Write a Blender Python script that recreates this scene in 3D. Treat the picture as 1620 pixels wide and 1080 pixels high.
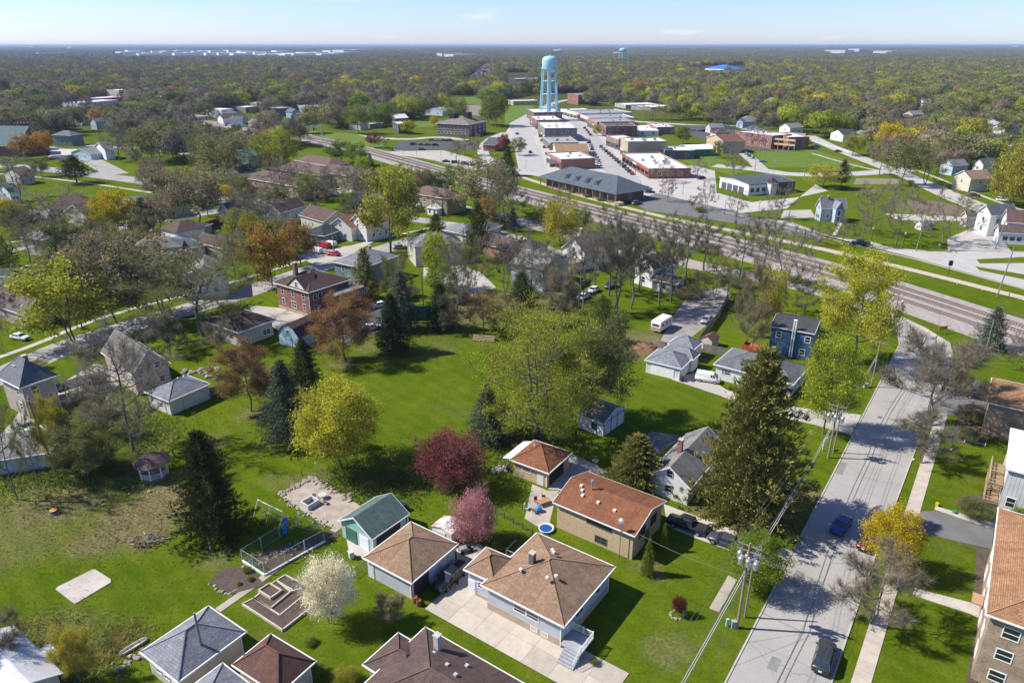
import bpy, math, random
import numpy as np
from mathutils import Vector, Matrix
rad = math.radians
for o in list(bpy.data.objects): bpy.data.objects.remove(o)
SC = bpy.context.scene
COL = SC.collection
# ------------------------------------------------------------------ camera
F = 1130.0; HC = 60.0; PIT = math.atan(468/F)
cam = bpy.data.cameras.new('camera'); cam.sensor_width = 36; cam.lens = F/1620*36
cam.clip_start = .5; cam.clip_end = 90000
co = bpy.data.objects.new('camera', cam); COL.objects.link(co)
co.location = (0, 0, HC); co.rotation_euler = (math.pi/2-PIT, 0, 0)
SC.camera = co
# ------------------------------------------------------------------ sky, sun, exposure
SUN_AZ = 85.0      # degrees from +Y towards -X
SUN_EL = 45.0
w = bpy.data.worlds.new('World'); SC.world = w; w.use_nodes = True
nt = w.node_tree; nt.nodes.clear()
N = nt.nodes.new; LK = nt.links.new
out = N('ShaderNodeOutputWorld'); bg = N('ShaderNodeBackground'); sky = N('ShaderNodeTexSky')
sky.sky_type = 'NISHITA'; sky.sun_disc = False; sky.sun_elevation = rad(SUN_EL); sky.sun_rotation = rad(-SUN_AZ)
sky.altitude = 0; sky.air_density = .9; sky.dust_density = .25; sky.ozone_density = 4.5
tc = N('ShaderNodeTexCoord'); mp = N('ShaderNodeMapping'); mp.inputs['Scale'].default_value = (3.2, 3.2, 26)
nz = N('ShaderNodeTexNoise'); nz.inputs['Scale'].default_value = 2.3; nz.inputs['Detail'].default_value = 7; nz.inputs['Roughness'].default_value = .55
cr = N('ShaderNodeValToRGB'); cr.color_ramp.elements[0].position = .62; cr.color_ramp.elements[0].color = (0, 0, 0, 1)
cr.color_ramp.elements[1].position = .8; cr.color_ramp.elements[1].color = (.55, .55, .55, 1)
mx = N('ShaderNodeMixRGB'); mx.inputs['Color2'].default_value = (7.6, 7.9, 8.4, 1)
LK(tc.outputs['Generated'], mp.inputs['Vector']); LK(mp.outputs[0], nz.inputs['Vector']); LK(nz.outputs['Fac'], cr.inputs['Fac'])
tn = N('ShaderNodeMixRGB'); tn.blend_type = 'MULTIPLY'; tn.inputs['Fac'].default_value = 1; tn.inputs['Color2'].default_value = (1.0, 1.04, 1.34, 1)   # cool clear spring air
LK(sky.outputs[0], tn.inputs['Color1']); LK(cr.outputs[0], mx.inputs['Fac']); LK(tn.outputs[0], mx.inputs['Color1']); LK(mx.outputs[0], bg.inputs['Color']); LK(bg.outputs[0], out.inputs['Surface'])
bg.inputs['Strength'].default_value = .093
sl = bpy.data.lights.new('sun', 'SUN'); sl.energy = 5; sl.angle = rad(.53); sl.color = (1, .95, .86)
so = bpy.data.objects.new('sun', sl); COL.objects.link(so)
a = rad(SUN_AZ); e = rad(SUN_EL)
sd = Vector((-math.sin(a)*math.cos(e), math.cos(a)*math.cos(e), math.sin(e)))
so.rotation_euler = sd.to_track_quat('Z', 'Y').to_euler(); so.location = (-100, 50, 200)
SC.view_settings.view_transform = 'Standard'; SC.view_settings.look = 'None'; SC.view_settings.gamma = 1
SC.view_settings.exposure = 0.6; SC.view_settings.use_curve_mapping = False
SC.cycles.volume_bounces = 0; SC.cycles.max_bounces = 6; SC.cycles.diffuse_bounces = 3; SC.cycles.glossy_bounces = 2
SC.cycles.transmission_bounces = 3; SC.cycles.transparent_max_bounces = 4
HAZE = 6.5e-5
# ------------------------------------------------------------------ picture -> ground mapping (used to survey the place)
def G(x, y, z=0.0):
    u = (x-810)/F; v = (y-540)/F
    k = (HC-z)/(math.sin(PIT)+v*math.cos(PIT))
    return Vector((u*k, (math.cos(PIT)-v*math.sin(PIT))*k, z))
def PX(X, Y, Z=0):
    dz = Z-HC; f = Y*math.cos(PIT)-dz*math.sin(PIT); up = Y*math.sin(PIT)+dz*math.cos(PIT)
    return (810+F*X/f, 540-F*up/f, f)
def ZT(bx, by, ty):
    p = G(bx, by); lo, hi = 0, 200
    for _ in range(40):
        m = (lo+hi)/2
        if PX(p.x, p.y, m)[1] > ty: lo = m
        else: hi = m
    return lo
def inpoly(x, y, P):
    c = False; j = len(P)-1
    for i in range(len(P)):
        if (P[i][1] > y) != (P[j][1] > y) and x < (P[j][0]-P[i][0])*(y-P[i][1])/(P[j][1]-P[i][1])+P[i][0]: c = not c
        j = i
    return c
# ------------------------------------------------------------------ materials
MT = {}
class NB:
    def __init__(s, name):
        s.m = bpy.data.materials.new(name); s.m.use_nodes = True; s.t = s.m.node_tree; s.t.nodes.clear()
        s.o = s.n('ShaderNodeOutputMaterial'); s.b = s.n('ShaderNodeBsdfPrincipled'); s.l(s.b.outputs[0], s.o.inputs['Surface'])
        s.b.inputs['Specular IOR Level'].default_value = .25
    def n(s, t, **k):
        x = s.t.nodes.new(t)
        for a, b in k.items():
            if hasattr(x, a): setattr(x, a, b)
            else: x.inputs[a.replace('_', ' ')].default_value = b
        return x
    def l(s, a, b): s.t.links.new(a, b)
    def obj(s): return s.n('ShaderNodeTexCoord').outputs['Object']
    def uv(s): return s.n('ShaderNodeTexCoord').outputs['UV']
    def noise(s, vec, scale, detail=3, rough=.5):
        x = s.n('ShaderNodeTexNoise', Scale=scale, Detail=detail, Roughness=rough); s.l(vec, x.inputs['Vector']); return x.outputs['Fac']
    def ramp(s, f, p0, c0, p1, c1):
        x = s.n('ShaderNodeValToRGB'); e = x.color_ramp.elements
        e[0].position = p0; e[0].color = (*c0, 1); e[1].position = p1; e[1].color = (*c1, 1); s.l(f, x.inputs['Fac']); return x.outputs['Color']
    def mix(s, f, a, b, mode='MIX'):
        x = s.n('ShaderNodeMixRGB', blend_type=mode)
        for v, i in ((f, 0), (a, 1), (b, 2)):
            if hasattr(v, 'links') or hasattr(v, 'is_linked'): s.l(v, x.inputs[i])
            else: x.inputs[i].default_value = v if i == 0 else (*v, 1)
        return x.outputs[0]
    def math(s, op, a, b=0.0, c=None):
        x = s.n('ShaderNodeMath', operation=op)
        for i, v in enumerate((a, b, c)):
            if v is None: continue
            if hasattr(v, 'is_linked'): s.l(v, x.inputs[i])
            else: x.inputs[i].default_value = v
        return x.outputs[0]
    def col(s, c): 
        if hasattr(c, 'is_linked'): s.l(c, s.b.inputs['Base Color'])
        else: s.b.inputs['Base Color'].default_value = (*c, 1)
    def bump(s, h, st=.3, d=.05):
        x = s.n('ShaderNodeBump', Strength=st, Distance=d); s.l(h, x.inputs['Height']); s.l(x.outputs[0], s.b.inputs['Normal'])
    def r(s, v): s.b.inputs['Roughness'].default_value = v
def sc3(c, k): return tuple(min(1, x*k) for x in c)
def mat(key, fn):
    if key not in MT: MT[key] = fn(key)
    return MT[key]
def paint(c, rough=.6, var=.12):
    def f(k):
        b = NB('paint'); v = b.obj(); n = b.noise(v, 1.7, 4, .6)
        b.col(b.ramp(n, .3, sc3(c, 1-var), .7, sc3(c, 1+var*.5))); b.r(rough); return b.m
    return mat(('paint', c, rough), f)
def shingle(c, c2=None, row=.2):
    c2 = c2 or sc3(c, .72)
    def f(k):
        b = NB('shingles'); uv = b.uv()
        t = b.n('ShaderNodeTexBrick', Scale=1.0); t.inputs['Color1'].default_value = (*c, 1); t.inputs['Color2'].default_value = (*c2, 1)
        t.inputs['Mortar'].default_value = (*sc3(c, .35), 1); t.inputs['Mortar Size'].default_value = .014; t.inputs['Brick Width'].default_value = row*1.7
        t.inputs['Row Height'].default_value = row; t.inputs['Mortar Smooth'].default_value = .3; b.l(uv, t.inputs['Vector'])
        o = b.obj(); n = b.noise(o, .55, 5, .65); n2 = b.noise(o, 9, 2)
        k1 = b.mix(1.0, t.outputs['Color'], b.ramp(n, .25, (.72, .72, .72), .75, (1.12, 1.1, 1.08)), 'MULTIPLY')
        mp = b.n('ShaderNodeMapping'); mp.inputs['Scale'].default_value = (1.6, .16, 1); b.l(uv, mp.inputs['Vector']); st = b.noise(mp.outputs[0], 1, 5, .65)
        k1 = b.mix(1.0, k1, b.ramp(st, .35, (.80, .79, .78), .62, (1.06, 1.06, 1.06)), 'MULTIPLY')
        k2 = b.mix(.6, k1, b.ramp(n2, .3, (.75, .75, .75), .7, (1.15, 1.15, 1.15)), 'MULTIPLY')
        b.col(k2); b.r(.9); b.bump(b.math('SUBTRACT', n2, t.outputs['Fac']), .6, .03); return b.m
    m = mat(('shingle', c, row), f); CAPS[m] = sc3(c, .82); return m
def siding(c, row=.22, axis=1):
    def f(k):
        b = NB('siding'); s = b.n('ShaderNodeSeparateXYZ'); b.l(b.uv(), s.inputs[0])
        q = b.math('FRACT', b.math('DIVIDE', s.outputs[axis], row)); line = b.math('GREATER_THAN', q, .86)
        o = b.obj(); n = b.noise(o, .8, 5, .6)
        k1 = b.mix(b.math('MULTIPLY', line, .45), b.ramp(n, .3, sc3(c, .82), .7, sc3(c, 1.05)), sc3(c, .35))
        b.col(k1); b.r(.55); b.bump(q, .5, .03); return b.m
    return mat(('siding', c, row, axis), f)
def brick(c, mortar=(.35, .32, .29)):
    def f(k):
        b = NB('brick'); t = b.n('ShaderNodeTexBrick', Scale=1.0)
        t.inputs['Color1'].default_value = (*c, 1); t.inputs['Color2'].default_value = (*sc3(c, .6), 1); t.inputs['Mortar'].default_value = (*mortar, 1)
        t.inputs['Mortar Size'].default_value = .008; t.inputs['Brick Width'].default_value = .24; t.inputs['Row Height'].default_value = .085; b.l(b.uv(), t.inputs['Vector'])
        n = b.noise(b.obj(), .7, 6, .65); k1 = b.mix(1.0, t.outputs['Color'], b.ramp(n, .3, (.7, .7, .7), .7, (1.15, 1.15, 1.15)), 'MULTIPLY')
        b.col(k1); b.r(.85); b.bump(t.outputs['Fac'], -.3, .02); return b.m
    return mat(('brick', c), f)
def stone(c, sc=1.0, var=.25, name='concrete'):
    def f(k):
        b = NB(name); o = b.obj(); n = b.noise(o, .35*sc, 6, .65); n2 = b.noise(o, 6*sc, 5, .7); n3 = b.noise(o, 1.4*sc, 3, .5)
        k1 = b.ramp(n, .28, sc3(c, 1-var), .72, sc3(c, 1+var*.6)); k2 = b.mix(.7, k1, b.ramp(n2, .3, (.72, .72, .72), .7, (1.15, 1.15, 1.15)), 'MULTIPLY')
        k3 = b.mix(b.ramp(n3, .58, (0, 0, 0), .75, (.45, .45, .45)), k2, sc3(c, .6)); b.col(k3); b.r(.88); b.bump(n2, .35, .02); return b.m
    return mat((name, c, sc), f)
def soil(c=(.16, .12, .085), c2=None):
    c2 = c2 or sc3(c, .45)
    def f(k):
        b = NB('soil'); o = b.obj(); n = b.noise(o, 1.2, 8, .75); n2 = b.noise(o, 9, 4, .7)
        b.col(b.mix(.6, b.ramp(n, .3, c2, .7, c), b.ramp(n2, .35, (.5, .5, .5), .65, (1.4, 1.4, 1.4)), 'MULTIPLY')); b.r(.95); b.bump(b.math('ADD', n, n2), 1, .12); return b.m
    return mat(('soil', c), f)
def street(k):
    b = NB('street_concrete'); o = b.obj(); g = b.n('ShaderNodeNewGeometry').outputs['Position']
    n = b.noise(g, .12, 6, .6); n2 = b.noise(g, 5, 6, .75); n4 = b.noise(g, .8, 5, .6)
    k1 = b.ramp(n, .3, (.30, .28, .255), .7, (.37, .35, .32)); k2 = b.mix(.6, k1, b.ramp(n2, .3, (.75, .75, .75), .7, (1.15, 1.15, 1.15)), 'MULTIPLY')
    vo = b.n('ShaderNodeTexVoronoi', feature='DISTANCE_TO_EDGE', Scale=.075); dn = b.n('ShaderNodeTexNoise', Scale=.7, Detail=5)
    b.l(g, dn.inputs['Vector']); ad = b.mix(1.6, g, dn.outputs['Color'], 'ADD'); b.l(ad, vo.inputs['Vector'])
    cr = b.math('LESS_THAN', vo.outputs['Distance'], .0025)
    k3 = b.mix(b.math('MULTIPLY', cr, .4), k2, (.08, .075, .07)); k4 = b.mix(b.ramp(n4, .6, (0, 0, 0), .74, (.35, .35, .35)), k3, (.2, .19, .17))
    b.col(k4); b.r(.85); b.bump(n2, .25, .02); return b.m
def asphalt(c=(.085, .083, .08)): return stone(c, 1.0, .2, 'asphalt')
def glass(k):
    b = NB('window_glass'); b.col((.02, .026, .032)); b.r(.06); b.b.inputs['Specular IOR Level'].default_value = .8; return b.m
def metal(c=(.5, .5, .52), r=.4):
    def f(k):
        b = NB('metal'); b.col(c); b.r(r); b.b.inputs['Metallic'].default_value = .7; return b.m
    return mat(('metal', c), f)
def foliage(name, rgb=None, tr=.35, hue=.5):
    def f(k):
        b = NB(name); t = b.t
        oi = b.n('ShaderNodeObjectInfo'); isl = b.n('ShaderNodeNewGeometry').outputs['Random Per Island']
        base = oi.outputs['Color'] if rgb is None else None
        v = b.ramp(isl, 0, (.55, .62, .6), 1, (1.4, 1.28, 1.05)) if rgb is None else b.ramp(isl, 0, (.82, .86, .88), 1, (1.15, 1.1, 1.0)); n = b.noise(b.obj(), .55, 3)
        v2 = b.ramp(n, .3, (.72, .78, .8), .7, (1.25, 1.18, 1.0)); v3 = b.ramp(oi.outputs['Random'], 0, (.75, .8, .78), 1, (1.25, 1.15, 1.1))
        c = b.mix(1.0, base if base is not None else rgb, v, 'MULTIPLY'); c = b.mix(1.0, c, v2, 'MULTIPLY'); c = b.mix(1.0, c, v3, 'MULTIPLY')
        df = b.n('ShaderNodeBsdfDiffuse'); tl = b.n('ShaderNodeBsdfTranslucent'); mxs = b.n('ShaderNodeMixShader'); mxs.inputs[0].default_value = tr
        b.l(c, df.inputs[0]); b.l(c, tl.inputs[0]); b.l(df.outputs[0], mxs.inputs[1]); b.l(tl.outputs[0], mxs.inputs[2]); b.l(mxs.outputs[0], b.o.inputs['Surface']); return b.m
    return mat(('fol', name), f)
def bark(k):
    b = NB('bark'); n = b.noise(b.obj(), 3, 5, .7); v = b.ramp(n, .3, (.075, .065, .055), .7, (.24, .215, .19)); b.col(v); b.r(.95); return b.m
def ocol(name, rough=.3, coat=0, spec=.5):
    def f(k):
        b = NB(name); b.l(b.n('ShaderNodeObjectInfo').outputs['Color'], b.b.inputs['Base Color']); b.r(rough); b.b.inputs['Coat Weight'].default_value = coat
        b.b.inputs['Specular IOR Level'].default_value = spec; return b.m
    return mat(('oc', name), f)
GLASS = mat('glass', glass); BARK = mat('bark', bark); STREET = mat('street', street)
WHITE = paint((.78, .78, .76)); TYRE = paint((.02, .02, .02), .8); DARK = paint((.03, .03, .03), .7)
CONC = stone((.46, .42, .37)); CONC2 = stone((.40, .35, .29), 1.3); WOOD = paint((.28, .19, .11), .8, .3); WOODG = paint((.22, .19, .16), .8, .3)
FOL = foliage('leaves'); CARP = ocol('car_paint', .3, .25)
CAPS = {}
# ------------------------------------------------------------------ mesh building
class MB:
    def __init__(s): s.v = []; s.f = []; s.m = []
    def add(s, vs, fs, mi=0):
        n = len(s.v); s.v += [tuple(p) for p in vs]
        for q in fs: s.f.append(tuple(n+i for i in q)); s.m.append(mi)
        return s
    def box(s, x0, x1, y0, y1, z0, z1, mi=0):
        return s.add([(x0, y0, z0), (x1, y0, z0), (x1, y1, z0), (x0, y1, z0), (x0, y0, z1), (x1, y0, z1), (x1, y1, z1), (x0, y1, z1)],
            [(0, 3, 2, 1), (4, 5, 6, 7), (0, 1, 5, 4), (1, 2, 6, 5), (2, 3, 7, 6), (3, 0, 4, 7)], mi)
    def obox(s, p, q, w, z0, z1, mi=0):       # box along the line p-q
        p = Vector(p[:2]); q = Vector(q[:2]); d = (q-p).normalized(); n = Vector((-d.y, d.x))*w/2
        c = [p+n, p-n, q-n, q+n]; vs = [(k.x, k.y, z0) for k in c]+[(k.x, k.y, z1) for k in c]
        return s.add(vs, [(0, 3, 2, 1), (4, 5, 6, 7), (0, 1, 5, 4), (1, 2, 6, 5), (2, 3, 7, 6), (3, 0, 4, 7)], mi)
    def prism(s, P, z0, z1, mi=0, cap0=False):
        n = len(P); A = sum(P[i][0]*P[(i+1) % n][1]-P[(i+1) % n][0]*P[i][1] for i in range(n))
        if A < 0: P = P[::-1]
        vs = [(p[0], p[1], z0) for p in P]+[(p[0], p[1], z1) for p in P]
        fs = [tuple(range(n, 2*n))]+[(i, (i+1) % n, n+(i+1) % n, n+i) for i in range(n)]
        if cap0: fs.append(tuple(range(n-1, -1, -1)))
        return s.add(vs, fs, mi)
    def tube(s, p, q, r0, r1=None, n=6, mi=0, cap=True):
        r1 = r0 if r1 is None else r1; p = Vector(p); q = Vector(q); d = (q-p)
        if d.length < 1e-6: return s
        d.normalize(); u = d.orthogonal().normalized(); w_ = d.cross(u); vs = []
        for c, r in ((p, r0), (q, r1)):
            for i in range(n):
                a_ = 2*math.pi*i/n; vs.append(c+u*math.cos(a_)*r+w_*math.sin(a_)*r)
        fs = [(i, (i+1) % n, n+(i+1) % n, n+i) for i in range(n)]
        if cap: fs += [tuple(range(n-1, -1, -1)), tuple(range(n, 2*n))]
        return s.add(vs, fs, mi)
    def rings(s, R, mi=0, close=True, capa=True, capb=True):   # loft through rings of equal length
        n = len(R[0]); vs = [p for r_ in R for p in r_]; fs = []
        for k in range(len(R)-1):
            for i in range(n if close else n-1):
                j = (i+1) % n; fs.append((k*n+i, k*n+j, (k+1)*n+j, (k+1)*n+i))
        if capa: fs.append(tuple(range(n-1, -1, -1)))
        if capb: fs.append(tuple((len(R)-1)*n+i for i in range(n)))
        return s.add(vs, fs, mi)
    def lathe(s, prof, n=12, c=(0, 0), mi=0):
        R = [[(c[0]+r*math.cos(2*math.pi*i/n), c[1]+r*math.sin(2*math.pi*i/n), z) for i in range(n)] for r, z in prof]
        return s.rings(R, mi)
    def mesh(s, name, mats, smooth=False, uv=True):
        me = bpy.data.meshes.new(name); me.from_pydata(s.v, [], s.f)
        for m_ in mats: me.materials.append(m_)
        if len(mats) > 1: me.polygons.foreach_set('material_index', s.m)
        if smooth: me.polygons.foreach_set('use_smooth', [True]*len(s.f))
        if uv and len(s.f) < 20000:
            ul = me.uv_layers.new(name='UVMap').data; V3 = me.vertices
            for p in me.polygons:
                n = p.normal
                if abs(n.z) > .995: u = Vector((1, 0, 0)); v = Vector((0, 1, 0))
                else: u = Vector((-n.y, n.x, 0)).normalized(); v = n.cross(u)
                for li, vi in zip(p.loop_indices, p.vertices):
                    c = V3[vi].co; ul[li].uv = (c.dot(u), c.dot(v))
        me.update(); return me
    def build(s, name, mats, parent=None, smooth=False, uv=True, loc=None, rz=0, **k):
        if not isinstance(mats, (list, tuple)): mats = [mats]
        return link(name, s.mesh(name, mats, smooth, uv), parent, loc, rz, **k)
def link(name, me, parent=None, loc=None, rz=0, label=None, cat=None, group=None, kind=None, color=None):
    o = bpy.data.objects.new(name, me); COL.objects.link(o)
    if parent: o.parent = parent
    if loc is not None: o.location = loc
    if rz: o.rotation_euler = (0, 0, rz)
    if label: o['label'] = label
    if cat: o['category'] = cat
    if group: o['group'] = group
    if kind: o['kind'] = kind
    if color: o.color = (*color, 1)
    return o
def npmesh(name, V, Fc, mats, mi=None, smooth=False):
    me = bpy.data.meshes.new(name); V = np.asarray(V, dtype=np.float32); n = len(V)
    me.vertices.add(n); me.vertices.foreach_set('co', V.ravel())
    loops = np.concatenate([f.ravel() for f in Fc]).astype(np.int32); sizes = np.concatenate([np.full(len(f), f.shape[1]) for f in Fc]).astype(np.int32)
    me.loops.add(len(loops)); me.loops.foreach_set('vertex_index', loops); me.polygons.add(len(sizes))
    st = np.concatenate([[0], np.cumsum(sizes)[:-1]]).astype(np.int32); me.polygons.foreach_set('loop_start', st)
    try: me.polygons.foreach_set('loop_total', sizes)
    except Exception: pass
    for m_ in mats: me.materials.append(m_)
    if mi is not None: me.polygons.foreach_set('material_index', np.asarray(mi, dtype=np.int32))
    me.update(calc_edges=True); me.validate(); return me
def empty(name, loc, rz=0, label=None, cat=None, group=None, kind=None):
    return link(name, None, None, loc, rz, label, cat, group, kind)
# ------------------------------------------------------------------ ground and surfaces
PAVED = []   # pixel polygons where no tree may stand
ZN = [0]
def flat(name, P, m, z, clear=True, world=False, parent=None, **k):
    ZN[0] += 1; z += ZN[0]*.0004
    W_ = [Vector(p) for p in P] if world else [G(*p) for p in P]
    if clear and not world: PAVED.append(P)
    if parent is None: k.setdefault('kind', 'structure')
    return MB().prism([(p[0], p[1]) for p in W_], -.05, z).build(name, m, parent, **k)
def offs(P, w_):
    L = []; R = []
    for i, p in enumerate(P):
        a_ = P[max(0, i-1)]; b_ = P[min(len(P)-1, i+1)]; d = (b_-a_); d.z = 0; d.normalize(); n = Vector((-d.y, d.x, 0))
        L.append(p+n*w_/2); R.append(p-n*w_/2)
    return L, R
def dense(P, step):
    o = []
    for i in range(len(P)-1):
        n = max(1, int((P[i+1]-P[i]).length/step))
        for k in range(n): o.append(P[i].lerp(P[i+1], k/n))
    return o+[P[-1]]
def smooth(P, it=2):
    for _ in range(it):
        Q = [P[0]]
        for i in range(len(P)-1): Q += [P[i].lerp(P[i+1], .25), P[i].lerp(P[i+1], .75)]
        P = Q+[P[-1]]
    return P
def strip(name, P, w_, m, z, clear=True, z0=-.05, sm=2, **k):
    ZN[0] += 1; z += ZN[0]*.0004
    W_ = smooth([G(*p) for p in P], sm); L, R = offs(W_, w_)
    if clear:
        L2, R2 = offs(W_, w_+1.5); PAVED.append([PX(q.x, q.y)[:2] for q in L2+R2[::-1]])
    vs = []; fs = []
    for l, r in zip(L, R): vs += [(l.x, l.y, z), (r.x, r.y, z), (l.x, l.y, z0), (r.x, r.y, z0)]
    for i in range(len(L)-1):
        q = 4*i; fs += [(q, q+1, q+5, q+4), (q+2, q, q+4, q+6), (q+1, q+3, q+7, q+5)]
    fs += [(0, 2, 3, 1), (4*len(L)-4, 4*len(L)-3, 4*len(L)-1, 4*len(L)-2)]
    k.setdefault('kind', 'structure')
    return MB().add(vs, fs).build(name, m, **k)
def kerb(P, wworld=.18, h=.12, name='kerb', world=False, sm=0):
    W_ = smooth([Vector(p) if world else G(*p) for p in P], sm); b = MB(); L, R = offs(W_, wworld)
    for i in range(len(W_)-1):
        vs = [L[i], R[i], R[i+1], L[i+1]]; b.add([(q.x, q.y, -.05) for q in vs]+[(q.x, q.y, h) for q in vs], [(4, 5, 6, 7), (0, 1, 5, 4), (1, 2, 6, 5), (2, 3, 7, 6), (3, 0, 4, 7)])
    return b.build(name, CONC, kind='structure')
def slabs(name, p0, heading_rz, L, W_, nl, nw, z, m, gap=.025, jm=None, seed=1):
    """paving of separate slabs laid on a dark joint sheet: origin p0, length along local x, width along local y"""
    r = random.Random(seed); root = MB().box(0, L, 0, W_, -.05, z-.02).build(name, jm or soil((.1, .09, .07)), None, loc=(p0.x, p0.y, 0), rz=heading_rz, kind='structure')
    l = L/nl; w_ = W_/nw; me = MB().box(gap/2, l-gap/2, gap/2, w_-gap/2, -.03, 0).mesh('slab', [m])
    for i in range(nl):
        for j in range(nw): link('slab', me, root, (i*l, j*w_, z+r.uniform(-.004, .004)))
    R = Matrix.Rotation(heading_rz, 3, 'Z'); PAVED.append([PX(*(R@Vector((x, y, 0))+p0).to_2d())[:2] for x, y in ((0, 0), (L, 0), (L, W_), (0, W_))])
    return root
# ------------------------------------------------------------------ the ground
def ground_mat(k):
    b = NB('grass_ground'); g = b.n('ShaderNodeNewGeometry').outputs['Position']
    n1 = b.noise(g, .022, 6, .6); n2 = b.noise(g, .25, 6, .65); n3 = b.noise(g, 2.6, 5, .7); n5 = b.noise(g, 11, 3, .7)
    c = b.ramp(n1, .35, (.068, .116, .006), .66, (.100, .144, .008)); c = b.mix(b.ramp(n2, .42, (0, 0, 0), .72, (.8, .8, .8)), c, (.130, .162, .014))
    c = b.mix(b.ramp(b.noise(g, .06, 8, .72), .56, (0, 0, 0), .70, (.55, .55, .55)), c, (.13, .125, .045))
    # worn and bare places, each with its own place and size
    dn = b.n('ShaderNodeTexNoise', Scale=.22, Detail=6, Roughness=.7); b.l(g, dn.inputs['Vector'])
    warp = b.n('ShaderNodeVectorMath', operation='MULTIPLY_ADD'); b.l(dn.outputs['Color'], warp.inputs[0]); warp.inputs[1].default_value = (9, 9, 0); b.l(g, warp.inputs[2])
    tot = None
    for (px, py, rr, st) in [(1200, 800, 7, 1), (1150, 815, 4, .9), (1260, 780, 4, .9), (215, 825, 6.5, 1), (165, 850, 4, .9), (265, 785, 5, 1), (300, 820, 2.5, .8), (90, 790, 8, .8), (30, 850, 7, .5), (150, 760, 6, .7), (330, 700, 3, .6), (490, 765, 3.5, .8), (1020, 545, 8, 1), (1060, 560, 6, .9),
        (760, 480, 10, .7), (690, 550, 5, .4), (1030, 900, 2, .5), (1060, 1030, 2.5, .5), (350, 880, 2, .5), (720, 500, 9, .6), (860, 470, 12, .7), (600, 545, 5, .5), (1480, 335, 12, 1), (1450, 322, 9, .9), (1560, 335, 8, .6),
        (1375, 300, 6, .7), (60, 1040, 6, .6), (150, 700, 6, .6), (420, 590, 4, .6), (1265, 850, 2, .5), (430, 760, 2, .4), (225, 700, 5, .5), (160, 665, 7, .6), (395, 655, 2.6, .7), (545, 575, 3, .8), (100, 720, 6, .5), (500, 760, 2, .6)]:
        p = G(px, py); q = b.n('ShaderNodeVectorMath', operation='DISTANCE'); b.l(warp.outputs[0], q.inputs[0]); q.inputs[1].default_value = (p.x+4.5, p.y+4.5, 0)
        m = b.n('ShaderNodeMapRange', interpolation_type='SMOOTHSTEP'); b.l(q.outputs['Value'], m.inputs['Value']); m.inputs['From Min'].default_value = rr*1.5; m.inputs['From Max'].default_value = rr*.4
        m.inputs['To Min'].default_value = 0; m.inputs['To Max'].default_value = st; tot = m.outputs[0] if tot is None else b.math('MAXIMUM', tot, m.outputs[0])
    dry = b.ramp(n3, .35, (.13, .095, .06), .65, (.27, .205, .14)); fac = b.math('MULTIPLY', tot, b.ramp(b.noise(g, 1.1, 7, .8), .33, (.25, .25, .25), .6, (1, 1, 1)))
    c = b.mix(fac, c, dry)
    # mown lines
    wv = b.n('ShaderNodeTexWave', Scale=.16, Distortion=2.5, Detail=2); wv.bands_direction = 'DIAGONAL'; b.l(g, wv.inputs['Vector'])
    c = b.mix(1, c, b.ramp(wv.outputs['Fac'], 0, (.91, .93, .91), 1, (1.05, 1.04, 1.0)), 'MULTIPLY')
    c = b.mix(b.ramp(b.noise(g, .9, 7, .75), .55, (0, 0, 0), .74, (.3, .3, .3)), c, (.17, .14, .06)); c = b.mix(.75, c, b.ramp(n3, .3, (.62, .66, .6), .7, (1.3, 1.25, 1.2)), 'MULTIPLY'); c = b.mix(.6, c, b.ramp(n5, .3, (.6, .62, .6), .7, (1.35, 1.3, 1.3)), 'MULTIPLY')
    # beyond the town: leaf litter and scrub under the woods
    ln = b.n('ShaderNodeVectorMath', operation='LENGTH'); b.l(g, ln.inputs[0]); far = b.n('ShaderNodeMapRange'); b.l(ln.outputs['Value'], far.inputs['Value'])
    far.inputs['From Min'].default_value = 450; far.inputs['From Max'].default_value = 1100
    wood = b.ramp(b.noise(g, .01, 8, .7), .4, (.055, .05, .03), .65, (.075, .085, .03)); c = b.mix(far.outputs[0], c, wood)
    b.col(c); b.r(.95); b.b.inputs['Specular IOR Level'].default_value = .0; b.bump(b.math('ADD', n3, n5), .8, .1); return b.m
gm = mat('ground', ground_mat)
R_ = 60000; gv = []; gf = []
MB().add([(-R_, -200, 0), (R_, -200, 0), (R_, R_, 0), (-R_, R_, 0)], [(0, 1, 2, 3)]).build('ground', gm, None, uv=False, kind='structure')
PHS = rad(55)
# ------------------------------------------------------------------ streets, walks and paved lots
LC = stone((.42, .39, .34), .4, .2); GRAV = stone((.36, .31, .26), 2.0, .3, 'gravel'); AS = asphalt(); AS2 = asphalt((.16, .155, .15)); PALE = stone((.50, .46, .40), .6, .15)
flat('street', [(1147, 1080), (1120, 1130), (1300, 1130), (1315, 1080), (1385, 877), (1410, 808), (1440, 733), (1470, 653), (1490, 612), (1506, 565), (1500, 545), (1463, 522), (1395, 490), (1380, 487), (1400, 506), (1420, 528), (1423, 545), (1302, 780)], STREET, .03)
kerb([(1120, 1130), (1147, 1080), (1302, 780), (1423, 545)]); kerb([(1423, 545), (1420, 528), (1400, 506), (1380, 487)], .2, .13)
kerb([(1300, 1130), (1315, 1080), (1385, 877), (1397, 843)]); kerb([(1412, 808), (1440, 733), (1466, 664)]); kerb([(1486, 618), (1506, 565), (1500, 545), (1463, 522), (1395, 490)], .5, .5, 'kerb')
a_ = G(1231, 1080); b_ = G(1445, 600); MB().obox(a_, b_, .05, .03, .0345).build('street_joint', paint((.12, .115, .105)), kind='structure'); q = MB(); d_ = (b_-a_).normalized(); n_ = Vector((-d_.y, d_.x, 0))
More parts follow.
